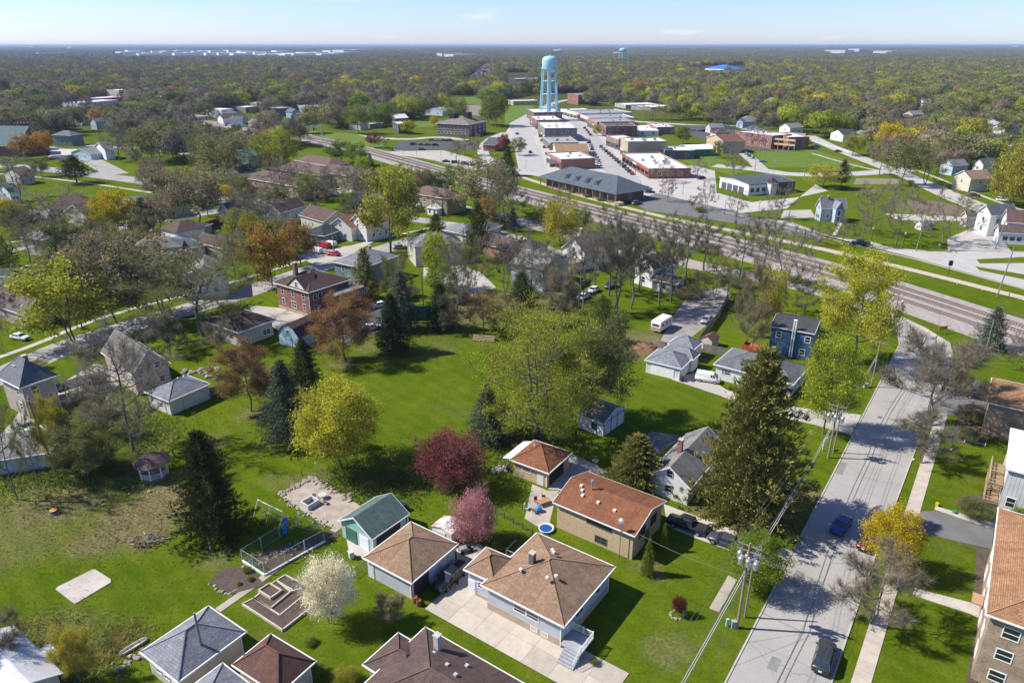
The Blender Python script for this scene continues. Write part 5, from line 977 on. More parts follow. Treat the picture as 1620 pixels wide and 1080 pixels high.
    C = np.array(C); D = np.array(D); rs2 = rs; idx = rs2.integers(0, len(C), n*2 if lod < 2 else n); m_ = len(idx)
    c = C[idx]+rs2.normal(0, 1, (m_, 3))*np.array([.22, .22, .16])*(1, 1.6, 3)[lod]*k.get('spread', 1); d = D[idx]+rs2.normal(0, .45, (m_, 3))
    if kind == 'thuja': d[:, 2] += 1.0
    if kind == 'pine': d[:, 2] += .4
    d /= np.linalg.norm(d, axis=1, keepdims=True); s = np.cross(d, rs2.normal(0, 1, (m_, 3))); s /= np.linalg.norm(s, axis=1, keepdims=True)+1e-6
    L = size*rs2.uniform(.6, 1.2, (m_, 1)); V1 = np.stack([c-d*L*.4-s*L*.16, c-d*L*.4+s*L*.16, c+d*L*.6], 1).reshape(-1, 3); F1 = np.arange(len(V1)).reshape(-1, 3)
    tb = MB().tube((0, 0, 0), (0, 0, H*.9), H*.016+.03, .03, 7)
    for i in range((40, 14, 0)[lod]):
        t = rs2.uniform(.1, .85); a_ = rs2.uniform(0, 6.28); l = R*(1-t)*.8; tb.tube((0, 0, H*t), (math.cos(a_)*l, math.sin(a_)*l, H*t-.1*l), .05, .02, 3, cap=False)
    if single:
        TV = np.array(tb.v, dtype=np.float32); q4 = np.array([f for f in tb.f if len(f) == 4]); VV = np.concatenate([TV, V1]); PROTO[key] = (npmesh(key, VV, [q4, F1+len(TV)], [BARK, fol], [0]*len(q4)+[1]*len(F1)), None, H, R)
    else: PROTO[key] = (tb.mesh('trunk', [BARK], uv=False), npmesh('crown', V1, [F1], [fol]), H, R)
EVER = foliage('needles', tr=.12)
for nm, kd, sd, H, R, kw in (('bare0', 'bare', 3, 15, 6, {}), ('bare1', 'bare', 11, 17, 4, dict(nm=13, tf=.35, low=.45, tw=16)), ('bare2', 'bare', 23, 12, 5, dict(trunks=3, nm=8, tw=14)),
    ('bud0', 'bud', 5, 15, 6, dict(dens=1.5)), ('bud1', 'bud', 17, 15, 5, dict(trunks=2, nm=11, dens=1.2)), ('big0', 'bud', 41, 23, 10.5, dict(trunks=3, nm=15, dens=1.5, r0=.46, ls=1.2, tf=.1, low=.16, sig=.4)), ('dense0', 'dense', 7, 12, 5, dict(dens=.9, ls=1.1)), ('round0', 'dense', 19, 6, 4, dict(dens=.8, ls=.8, trunks=2, nm=4))):
    make_proto(nm, kd, sd, H, R, 0, **kw)
for nm, kd, sd, H, R, kw in (('spruce0', 'spruce', 2, 15, 4, dict(fol=EVER)), ('fir0', 'thuja', 9, 20, 6, dict(fol=EVER, dens=2.2, ls=1.1, pw=.8, z0=.02)), ('pine0', 'pine', 13, 15, 5, dict(fol=EVER, z0=.2, droop=.1, pw=.7, spread=1.6, dens=.8)), ('thuja0', 'thuja', 21, 20, 6.5, dict(fol=EVER, dens=2.6, ls=1.25, z0=.02))):
    make_proto(nm, kd, sd, H, R, 0, **kw)
for nm, kd, sd, H, R, kw in (('mbare0', 'bare', 31, 15, 6, {}), ('mbare1', 'bare', 32, 16, 4.2, dict(nm=12, tf=.33, low=.45)), ('mbare2', 'bare', 33, 14, 6, dict(trunks=2, nm=8)), ('mbud0', 'bud', 34, 15, 6, dict(dens=1.1)), ('mbud1', 'bud', 35, 15, 5.5, dict(trunks=2, nm=9, dens=1.2)), ('mbud2', 'bud', 36, 14, 6, dict(nm=18, dens=1.0)),
    ('mdense0', 'dense', 37, 12, 5.5, {}), ('mwillow0', 'willow', 38, 15, 6.5, dict(dens=1.5)), ('mspruce0', 'spruce', 39, 15, 4, dict(fol=EVER)), ('mpine0', 'pine', 40, 15, 5, dict(fol=EVER, z0=.2, droop=.1, pw=.7, spread=1.4))):
    make_proto(nm, kd, sd, H, R, 1, **kw)
NAMES = {'bare': 'bare_tree', 'bud': 'budding_tree', 'big': 'budding_tree', 'dense': 'leafy_tree', 'round': 'flowering_tree', 'spruce': 'spruce_tree', 'fir': 'fir_tree', 'thuja': 'cedar_tree', 'pine': 'pine_tree', 'willow': 'willow_tree'}
CATS = {'bare': 'bare tree', 'bud': 'budding tree', 'big': 'budding tree', 'dense': 'leafy tree', 'round': 'flowering tree', 'spruce': 'spruce', 'fir': 'fir', 'thuja': 'cedar', 'pine': 'pine', 'willow': 'willow'}
CL = dict(spring=(.33, .41, .05), ygreen=(.37, .39, .06), sun=(.43, .43, .06), grey=(.22, .205, .19), brown=(.235, .195, .16), tan=(.28, .245, .185), lime=(.31, .35, .06), green=(.19, .25, .06), bright=(.24, .34, .04), acid=(.36, .42, .03), yellow=(.52, .42, .03), yelgreen=(.40, .38, .07), olive=(.215, .225, .105), orange=(.40, .25, .07), rust=(.31, .19, .11),
    magenta=(.25, .085, .105), pink=(.46, .25, .32), white=(.82, .80, .74), dkred=(.13, .04, .04), spruce=(.045, .07, .04), blue=(.10, .135, .12), dark=(.075, .095, .04), thuja=(.20, .20, .065), pineg=(.10, .15, .04), yelor=(.66, .49, .03), pale=(.36, .33, .20))
CN = dict(spring='lime green', ygreen='yellow green', sun='yellow green', grey='grey', brown='brownish', tan='tan', lime='lime green', green='fresh green', bright='bright green', acid='acid green', yellow='bright yellow', yelgreen='yellow green', olive='olive', orange='orange', rust='rust brown', magenta='deep magenta', pink='pink', white='white', dkred='dark red', spruce='dark green', blue='blue grey', dark='nearly black', thuja='olive green', pineg='mid green', yelor='golden yellow', pale='pale cream')
LM = []   # landmarks for labels: (x, y, text)
def landmarks():
    for t, x, y in (('the water tower', 866, 175), ('the brick house', 495, 470), ('the station', 940, 300), ('the white workshop', 1195, 295), ('the village hall', 730, 205), ('the motel', 1235, 225), ('the blue house', 1250, 525), ('the split level house', 960, 830), ('the green shed', 590, 840), ('the big green tree', 850, 620), ('the concrete pad', 130, 930),
        ('the white garage', 285, 630), ('the gazebo', 245, 740), ('the yellow brick apartments', 690, 315), ('the brown apartment blocks', 460, 275), ('the old farmhouse', 1050, 430), ('the church', 20, 220), ('the white camper', 1048, 510), ('the grey blue farmhouse', 1310, 335), ('the big lawn', 640, 610), ('the sloping meadow', 1400, 430), ('the railway bend', 1500, 500), ('the small lawn', 1060, 630),
        ('the downtown shops', 980, 215), ('the white gable house', 915, 390), ('the tan roofed houses', 575, 350), ('the parking lot', 680, 240), ('the signal gantry', 480, 205), ('the pinkish house', 60, 600), ('the tan roofed garage', 640, 880), ('the main street', 1400, 400), ('the sidewalk', 1440, 850), ('the side street', 350, 480), ('the park lawn', 90, 310), ('the white houses', 1580, 350),
        ('the far wood', 300, 130), ('the rail yard', 755, 115), ('the blue roofed building', 1145, 112), ('the right hand wood', 1400, 150), ('the far left wood', 80, 130), ('the second water tower', 984, 95), ('the motel lawn', 1270, 255), ('the far left junction', 150, 275), ('the pale house high in the wood', 1462, 160), ('the grey roof in the right wood', 1444, 180), ('the tan gabled house', 1540, 275), ('the far right white house', 1592, 203), ('the white house behind the motel', 1252, 200), ('the white house beside the motel', 1334, 212), ('the long white store', 1030, 170), ('the far pale complex', 1330, 95), ('the tudor style houses', 360, 185), ('the pale warehouse', 120, 160), ('the blue white warehouse', 486, 170), ('the dark glass building', 818, 128), ('the willows by the hall', 640, 170), ('the cottage left of the motel', 1168, 176), ('the red fence', 335, 360), ('the parked vans', 510, 395)):
        LM.append((x, y, t))
landmarks()
USED = {}; TREES = []; LPOS = []
def rel_label(x, y, what, extra=''):
    bs = sorted(LM, key=lambda l: ((l[0]-x)**2+((l[1]-y)*2.2)**2))
    for n_ in range(12):
        l = bs[n_]; dx = x-l[0]; dy = (y-l[1])*2.2
        if abs(dx) > abs(dy): rel = 'right of' if dx > 0 else 'left of'
        else: rel = 'in front of' if dy > 0 else 'behind'
        dd = math.hypot(dx, dy); far = 'just ' if dd < 45 else '' if dd < 130 else 'well '
        if rel in ('in front of',) and far == 'well ': far = 'some way '
        if rel == 'behind' and far == 'well ': far = 'far '
        s = ' '.join((what+' '+extra+' '+far+rel+' '+l[2]).split())
        if len(s.split()) > 16: s = s.replace(' just', '').replace(' well', '')
        if s not in USED: USED[s] = []; return s
    s = ' '.join((what+' '+extra+' '+rel_base(x, y)).split()); USED.setdefault(s, []); return s
def rel_base(x, y):
    bs = min(LM, key=lambda l: ((l[0]-x)**2+((l[1]-y)*2.2)**2)); return 'among those around '+bs[2]
def setlabel(o, s, grp):
    o['label'] = s; USED.setdefault(s, []).append(o)
    o['group'] = grp if len(USED[s]) == 1 else 'trees '+s
    if len(USED[s]) > 1:
        for q in USED[s]: q['group'] = 'trees '+s
def tree(kind, bx, by, ty, wpx, color, label=None, group=None, rot=None, lod=None, world=None, squash=None):
    p = G(bx, by) if world is None else world; d = math.hypot(p.x, p.y); r_ = random.Random(int(bx*31+by*77))
    H = ZT(bx, by, ty); Wm = wpx*PX(p.x, p.y, H*.5)[2]/F
    lod = lod if lod is not None else (0 if d < 170 else 1)
    pr = {0: {'bare': ['bare0', 'bare2'], 'tall': ['bare1'], 'bud': ['bud0', 'bud1'], 'big': ['big0'], 'dense': ['dense0'], 'round': ['round0'], 'spruce': ['spruce0'], 'fir': ['fir0'], 'thuja': ['thuja0'], 'pine': ['pine0'], 'willow': ['mwillow0']},
          1: {'bare': ['mbare0', 'mbare2'], 'tall': ['mbare1'], 'bud': ['mbud0', 'mbud1', 'mbud2'], 'big': ['mbud0'], 'dense': ['mdense0'], 'round': ['mdense0'], 'spruce': ['mspruce0'], 'fir': ['mspruce0'], 'thuja': ['mspruce0'], 'pine': ['mpine0'], 'willow': ['mwillow0']}}[lod][kind]
    tm, cm, H0, R0 = PROTO[r_.choice(pr)]; kk = {'tall': 'bare'}.get(kind, kind)
    size = 'tall' if H > 15 else 'small' if H < 7.5 else 'mid sized'
    lb = label or rel_label(bx, (by+ty)/2 if by-ty < 120 else by-30, size+' '+CN[color]+' '+CATS[kk])
    sx = Wm/(2*R0*1.05); sz = H/H0; e_ = empty(NAMES[kk], p, rot if rot is not None else r_.uniform(0, 6.28), None, CATS[kk]); setlabel(e_, lb, group or {'bare': 'bare trees', 'spruce': 'spruces', 'pine': 'pines'}.get(kk, 'trees in leaf or bud'))
    e_.scale = (sx, sx, sz); link('trunk', tm, e_); c = CL[color]; v = r_.uniform(.88, 1.12); link('crown', cm, e_, color=sc3(c, v)); TREES.append((p.x, p.y, max(2, Wm/2))); return e_
for o_ in [q for q in bpy.data.objects if str(q.get('label', '')).startswith('%')]:
    x, y = WOODH[int(o_['label'][1:])-1]; cn = {'white': SW}; ro = [c for c in o_.children if c.name.startswith('wall')][0].data.materials[0]
    o_['label'] = rel_label(x, y, {SW: 'white', SBE: 'tan', SCR: 'cream', SLB: 'pale blue'}[ro]+' house', 'in the wood' if y < 235 else 'among the trees'); o_['group'] = 'houses deep in the woods' if y < 235 else 'houses of the left neighbourhood'
TL = [  # near trees: kind, base x, base y, top y, width, colour, label
 ('big', 852, 700, 488, 206, 'lime', 'huge lime green tree with several trunks in the middle of the gardens'),
 ('bud', 935, 672, 505, 120, 'olive', 'olive budding tree leaning against the huge lime green one, above the blue framed shed'),
 ('dense', 540, 740, 606, 138, 'sun', 'bright yellow green tree on the big lawn above the stone terrace'),
 ('bud', 397, 650, 545, 92, 'rust', 'rust brown budding tree right of the white garage'), ('bud', 547, 572, 468, 100, 'rust', 'rust brown budding tree in front of the brick house'),
 ('round', 717, 768, 688, 112, 'magenta', 'round deep magenta crab apple on the lawn'), ('round', 748, 862, 784, 78, 'pink', 'pink flowering redbud over the white metal shed'),
 ('round', 524, 985, 886, 84, 'white', 'white blossoming tree beside the raised garden beds'), ('bud', 617, 985, 940, 50, 'pale', 'small sparse white flowering tree below the tan roofed garage'),
 ('dense', 1192, 935, 846, 92, 'bright', 'small round bright green tree behind the near utility pole'), ('dense', 1400, 905, 806, 86, 'yelor', 'golden yellow tree over the street kerb'),
 ('dense', 1302, 686, 534, 90, 'spring', 'lime green tree with a slim trunk beside the street'), ('bud', 1346, 576, 402, 118, 'ygreen', 'tall yellow green tree at the bend of the street', ),
 ('bare', 1478, 674, 528, 165, 'grey', 'wide bare tree with several boughs between street and sidewalk'), ('bare', 1457, 734, 655, 95, 'grey', 'small open bare tree below the wide bare tree on the kerb strip'),
 ('bare', 1375, 984, 868, 130, 'grey', 'sparse bare tree on the kerb strip below the golden tree'), ('bare', 212, 718, 520, 165, 'grey', 'tall bare tree between the white garage and the gazebo'),
 ('bare', 28, 790, 618, 66, 'olive', 'thin bare tree at the left edge by the light blue garage'), ('bud', 137, 756, 668, 88, 'olive', 'dull olive bushy tree left of the gazebo'), ('bud', 97, 742, 628, 50, 'yelgreen', 'slim yellow green tree beside the leaning utility pole'),
 ('bare', 10, 1060, 960, 90, 'tan', 'dry tan shrubby tree over the bottom left metal roof'), ('bud', 125, 1075, 990, 60, 'yelgreen', 'dry yellowish shrub tree at the bottom left'), 
 ('fir', 341, 845, 676, 112, 'dark', 'dense dark fir standing on the lawn in front of the gazebo'), ('spruce', 459, 703, 566, 84, 'blue', 'blue grey spruce left of the yellow green tree'), ('spruce', 487, 632, 533, 66, 'dark', 'dark spruce close behind the blue grey one'),
 ('spruce', 622, 556, 462, 62, 'spruce', 'dark spruce standing at the top edge of the big lawn'), ('spruce', 637, 522, 426, 56, 'blue', 'blue grey spruce behind the one at the lawn edge'), ('spruce', 697, 520, 446, 56, 'spruce', 'dark spruce left of the brownish thicket'), ('thuja', 580, 474, 390, 48, 'thuja', 'dark brownish cedar covering the blue grey house'),
 ('pine', 825, 515, 428, 64, 'pineg', 'feathery mid green pine above the huge lime tree'), ('pine', 950, 545, 466, 66, 'pineg', 'dark feathery pine left of the camper'), ('pine', 900, 510, 452, 38, 'pineg', 'slim pine between the two feathery pines'),
 ('spruce', 771, 700, 606, 66, 'blue', 'sparse blue grey spruce left of the huge lime tree'), ('pine', 757, 412, 318, 46, 'dark', 'tall dark pine beside the grey roofed cottage'), ('spruce', 811, 366, 328, 20, 'blue', 'small blue spruce by the railway lane'),
 ('thuja', 1005, 768, 684, 96, 'thuja', 'squat dark juniper beside the weathered grey roof'), ('thuja', 1176, 818, 540, 172, 'thuja', 'giant olive green cedar towering over the street'), ('spruce', 1563, 552, 484, 48, 'blue', 'blue grey spruce beside the tracks at the right'),
 ('thuja', 1024, 908, 850, 22, 'lime', 'narrow columnar cypress at the corner of the split level house'), ('thuja', 1049, 870, 826, 14, 'lime', 'slim columnar cypress by the parked pickup'), ('thuja', 690, 374, 337, 36, 'thuja', 'brownish dark cedar right of the yellow brick apartments'),
 ('pine', 122, 290, 245, 54, 'dark', 'spreading dark pine on the far left park lawn'), ('pine', 233, 374, 312, 38, 'dark', 'dark pine right of the yellow flowering tree'), ('pine', 678, 299, 270, 32, 'dark', 'dark rounded pine behind the yellow brick apartments'), ('spruce', 587, 276, 242, 15, 'dark', 'narrow dark spruce by the tracks'), ('spruce', 803, 278, 234, 32, 'dark', 'dark evergreen at the near end of the left downtown street'),
 ('pine', 1330, 298, 252, 26, 'dark', 'small dark pine behind the yellow green tree by the workshop'), ('thuja', 3, 422, 388, 10, 'dark', 'narrow dark cypress at the left edge'), ('thuja', 10, 420, 386, 9, 'dark', 'second narrow dark cypress at the left edge'), ('spruce', 450, 262, 215, 18, 'thuja', 'narrow olive spruce among the brown apartment blocks'),
 ('bud', 118, 540, 416, 128, 'lime', 'wide lime green tree with several trunks by the left side street'), ('bud', 185, 512, 372, 115, 'tan', 'tall tan budding tree with a thick trunk by the left side street'), ('bare', 322, 532, 386, 225, 'olive', 'very wide bare tree with dark boughs above the purplish roof'), ('bud', 262, 500, 378, 120, 'tan', 'tan and yellow budding tree behind the very wide bare tree'),
 ('bud', 432, 452, 352, 84, 'orange', 'orange budding tree left of the brick house'), ('bud', 477, 420, 346, 50, 'rust', 'rust brown budding tree left of the parked vans'), ('bud', 385, 396, 332, 56, 'lime', 'small lime tree behind the orange ones'), ('bare', 405, 372, 302, 92, 'grey', 'dark grey bare tree in front of the white gable house'), ('bud', 315, 355, 268, 92, 'tan', 'tall tan budding tree beside the side street'),
 ('dense', 350, 322, 292, 44, 'yellow'), ('dense', 187, 372, 298, 66, 'yellow'), ('dense', 14, 372, 312, 54, 'yellow'), ('bud', 40, 384, 322, 52, 'olive'), ('bare', 93, 370, 294, 96, 'grey'), ('bare', 32, 318, 240, 92, 'grey'), ('bud', 66, 280, 250, 30, 'olive'), ('dense', 45, 252, 212, 44, 'orange'), ('dense', 73, 248, 207, 34, 'orange'), ('bud', 265, 322, 262, 60, 'tan'), ('bud', 152, 392, 345, 50, 'olive'),
 ('bud', 617, 400, 260, 90, 'yelgreen', 'tall pale yellow green tree beside the street junction'), ('bud', 636, 368, 268, 62, 'lime'), ('dense', 690, 458, 364, 46, 'acid', 'tall acid green tree behind the dark spruces'), ('dense', 700, 476, 412, 50, 'bright'), ('bare', 724, 488, 372, 64, 'olive'), ('bare', 751, 470, 366, 58, 'brown'), ('bare', 765, 530, 455, 64, 'rust'), ('bare', 840, 482, 372, 92, 'grey'), ('bare', 800, 462, 366, 60, 'brown'), ('bare', 872, 470, 388, 70, 'grey'),
 ('bare', 633, 490, 398, 56, 'olive'), ('bare', 720, 525, 450, 60, 'brown'), ('bare', 800, 530, 468, 60, 'brown'), ('bare', 885, 520, 420, 60, 'tan'), ('bare', 270, 560, 505, 60, 'grey'),
 ('tall', 918, 497, 352, 60, 'grey'), ('tall', 971, 494, 340, 55, 'grey'), ('tall', 979, 500, 356, 60, 'grey'), ('tall', 963, 468, 345, 58, 'grey'), ('tall', 998, 488, 352, 55, 'grey'), ('tall', 1011, 461, 336, 62, 'grey'), ('tall', 1043, 484, 350, 64, 'grey'), ('tall', 1061, 479, 336, 62, 'grey'), ('tall', 997, 451, 345, 50, 'grey'), ('tall', 940, 460, 350, 50, 'brown'),
 ('tall', 1113, 428, 340, 62, 'grey'), ('bare', 1233, 492, 346, 98, 'grey'), ('tall', 1170, 442, 336, 52, 'grey'), ('tall', 1203, 450, 330, 66, 'grey'), ('bare', 1272, 498, 444, 56, 'grey'), ('willow', 1214, 522, 424, 46, 'yelgreen'), ('bare', 1180, 532, 404, 48, 'tan'), ('bare', 1192, 560, 470, 50, 'tan'), ('bare', 1150, 470, 410, 50, 'brown'), ('tall', 1085, 440, 340, 60, 'grey'), ('bare', 1130, 470, 395, 60, 'olive'),
 ('bare', 1299, 388, 354, 36, 'brown'), ('bare', 1332, 388, 342, 38, 'grey'), ('bare', 1363, 390, 333, 44, 'olive'), ('bare', 1165, 344, 300, 36, 'brown'), ('bare', 1117, 332, 288, 32, 'brown'), ('bare', 1097, 332, 307, 22, 'dkred'), ('bare', 1232, 346, 290, 44, 'grey'), ('bare', 1375, 370, 286, 72, 'grey'), ('bare', 1417, 388, 288, 74, 'grey'), ('bare', 1493, 384, 302, 88, 'tan'), ('bare', 1056, 319, 281, 30, 'dkred', 'small dark red tree on the grass corner beside the station'), ('bare', 1103, 284, 250, 34, 'grey'), ('bare', 1160, 280, 236, 40, 'grey'), ('bare', 1048, 288, 250, 40, 'grey'),
 ('bud', 772, 346, 248, 100, 'pale', 'tall pale budding tree at the railway lane'), ('bare', 791, 364, 258, 62, 'grey'), ('willow', 886, 388, 314, 62, 'yelgreen'), ('bare', 845, 352, 312, 44, 'olive'), ('bare', 700, 340, 290, 50, 'grey'), ('bud', 1303, 297, 262, 58, 'yelgreen'), ('bare', 1391, 278, 212, 50, 'tan'), ('bud', 1427, 294, 218, 56, 'olive'), ('bare', 1463, 292, 225, 76, 'olive'), ('dense', 1425, 246, 202, 40, 'acid'), ('dense', 1402, 244, 193, 46, 'yellow'), ('bud', 1348, 246, 212, 38, 'yelgreen'),
 ('willow', 1596, 326, 222, 68, 'yelgreen'), ('bud', 1132, 172, 132, 40, 'yelgreen'), ('dense', 1182, 184, 157, 40, 'acid'), ('dense', 1224, 186, 166, 30, 'acid'), ('dense', 646, 212, 190, 26, 'yellow'), ('dense', 687, 200, 184, 15, 'yellow'), ('round', 592, 234, 208, 24, 'magenta'), ('bare', 608, 236, 212, 22, 'olive'), ('bare', 735, 246, 208, 34, 'brown'), ('bare', 755, 246, 212, 30, 'brown'), ('bare', 722, 256, 222, 22, 'grey'), ('round', 797, 240, 212, 20, 'magenta'), ('bud', 820, 246, 218, 26, 'olive'),
 ('dense', 785, 200, 148, 44, 'green'), ('dense', 772, 198, 160, 30, 'green'), ('willow', 722, 190, 152, 42, 'green'), ('willow', 642, 188, 150, 42, 'lime'), ('willow', 604, 200, 160, 46, 'green'), ('willow', 668, 185, 152, 30, 'green'), ('bud', 568, 212, 165, 40, 'green'), ('bud', 425, 282, 210, 50, 'lime'), ('willow', 450, 258, 202, 44, 'lime'), ('willow', 358, 285, 208, 78, 'olive'), ('willow', 330, 268, 212, 60, 'olive'), ('bud', 240, 258, 205, 60, 'olive'), ('bare', 210, 250, 200, 56, 'grey'), ('bare', 190, 255, 195, 50, 'grey'), ('bud', 412, 245, 205, 40, 'rust'),
 ('dense', 565, 262, 225, 40, 'bright'), ('dense', 540, 258, 222, 46, 'green'), ('dense', 575, 285, 246, 30, 'bright'), ('bare', 590, 330, 275, 60, 'grey'), ('bare', 560, 330, 270, 60, 'grey'), ('bare', 500, 335, 278, 60, 'brown'), ('bare', 535, 320, 262, 60, 'grey'), ('bare', 480, 310, 255, 50, 'grey'), ('round', 505, 305, 285, 26, 'white'), ('bare', 445, 310, 255, 66, 'grey'), ('bare', 1070, 215, 200, 20, 'grey'), ('dense', 1080, 228, 199, 24, 'green'),
 ('bare', 1030, 190, 165, 46, 'pale', 'wide pale blossoming tree behind the downtown shops'), ('bare', 1130, 200, 165, 56, 'brown'), ('bare', 1150, 204, 172, 40, 'grey'), ('bare', 1196, 232, 190, 40, 'brown'), ('bud', 1133, 250, 222, 16, 'olive'), ('bud', 945, 215, 198, 14, 'lime'), ('bare', 640, 330, 285, 30, 'tan'),
 ('bare', 60, 500, 420, 60, 'brown'), ('bare', 25, 505, 445, 60, 'dkred'), ('bare', 5, 560, 450, 40, 'grey'), ('bud', 160, 455, 372, 60, 'tan'), ('bare', 210, 430, 360, 60, 'tan'), ('bare', 130, 420, 372, 50, 'grey'), ('bud', 110, 410, 345, 60, 'olive'), ('bare', 240, 390, 340, 50, 'brown'), ('bare', 225, 615, 545, 60, 'grey'), ('bare', 165, 690, 610, 40, 'brown'), ('bare', 60, 760, 640, 40, 'olive'),
 ('bare', 350, 560, 505, 50, 'grey'), ('bare', 1100, 470, 430, 40, 'olive'), ('bare', 1600, 585, 525, 30, 'grey'),
]
for t in TL: tree(*t)
# ------------------------------------------------------------------ shrubs
def shrub(bx, by, wpx, hm, color, label, kind='bush'):
    p = G(bx, by); Wm = wpx*PX(p.x, p.y)[2]/F; tm, cm, H0, R0 = PROTO['round0']; e_ = empty(kind, p, bx, label, 'bush'); s = Wm/(2*R0); e_.scale = (s, s, hm/H0); link('crown', cm, e_, color=CL[color]); 
    q = link('stem', tm, e_); return e_
for a_ in ((1541, 822, 50, 3.0, 'olive', 'big round leafless bush by the balcony building'), (1537, 668, 26, 1.8, 'green', 'rounded green bush beside the parked dark car'), (1528, 697, 34, 2, 'olive', 'green bush at the white railing corner'), (1610, 830, 26, 2.6, 'bright', 'bright green bush at the right edge'), (490, 1018, 20, .8, 'green', 'low green bush on the grass below the raised beds'), (500, 1068, 34, 1.4, 'green', 'leafy bush by the brown roofed garage'), (546, 1078, 40, 1.6, 'yelgreen', 'yellow green bush at the bottom edge'),
    (1073, 972, 22, 2.6, 'dkred', 'small dark red ornamental tree in a ring of stones'), (600, 755, 60, 1.2, 'green', 'green undergrowth below the yellow green tree'), (440, 862, 0, 0, 'green', ''), (392, 905, 14, .7, 'green', 'leafy plant at the end of the fenced bed'), (396, 918, 10, .6, 'green', 'small leafy plant by the path bed'), (378, 925, 8, .5, 'bright', 'tiny bright plant in the path bed'), (115, 408, 12, 2, 'dkred', 'dark red bush by the cream house'), (310, 360, 10, 1.5, 'green', 'small green bush by the side street'),
    (1335, 275+25, 14, 1.5, 'green', 'dark bush below the yellow green tree'), (1440, 292, 10, 2, 'green', 'round bush at the corner of the side street'), (1550, 300, 24, 3, 'green', 'dark green bush in front of the tan gabled house'), (905, 305, 14, 1.2, 'green', 'green bush under the station roof edge, left one'), (929, 312, 14, 1.2, 'green', 'green bush under the station roof edge, middle one'), (951, 318, 14, 1.2, 'green', 'green bush under the station roof edge, right one'), (1108, 336, 16, 2, 'green', 'small round bush at the lane corner'), (650, 470, 30, 3, 'brown', 'brown thicket beside the blue grey spruce'),
    (1120, 300+100, 40, 2.5, 'olive', 'olive thicket along the railway lane'), (1170, 455, 40, 2.5, 'olive', 'olive thicket beside the farmhouse yard'), (1090, 470, 50, 2.5, 'tan', 'tangled brush heap at the farmhouse wall'), (150, 660, 60, 2, 'olive', 'scrubby bush behind the leaning pole'), (115, 690, 50, 2, 'green', 'green thicket left of the gazebo'), (180, 735, 70, 1.2, 'green', 'low green brush beside the gazebo'), (60, 575+10, 30, 2, 'olive', 'bush at the pinkish house wall'), (150, 615, 40, 3, 'dark', 'dark evergreen bush between the two pinkish houses'),
    (750, 900-45, 46, 2.5, 'green', 'green bush at the foot of the pink tree'), (800, 868, 40, 1.6, 'green', 'leafy bush beside the wooden stair'), (940, 1050, 14, .8, 'green', 'low bush at the corner of the front lawn'), (1220, 575, 20, 1.5, 'olive', 'bush by the red deck'), (830, 700, 60, 2, 'olive', 'undergrowth at the foot of the huge lime tree'), (705, 690+80, 40, .8, 'brown', 'brown ground shrub below the magenta tree')):
    if a_[2]: shrub(*a_)
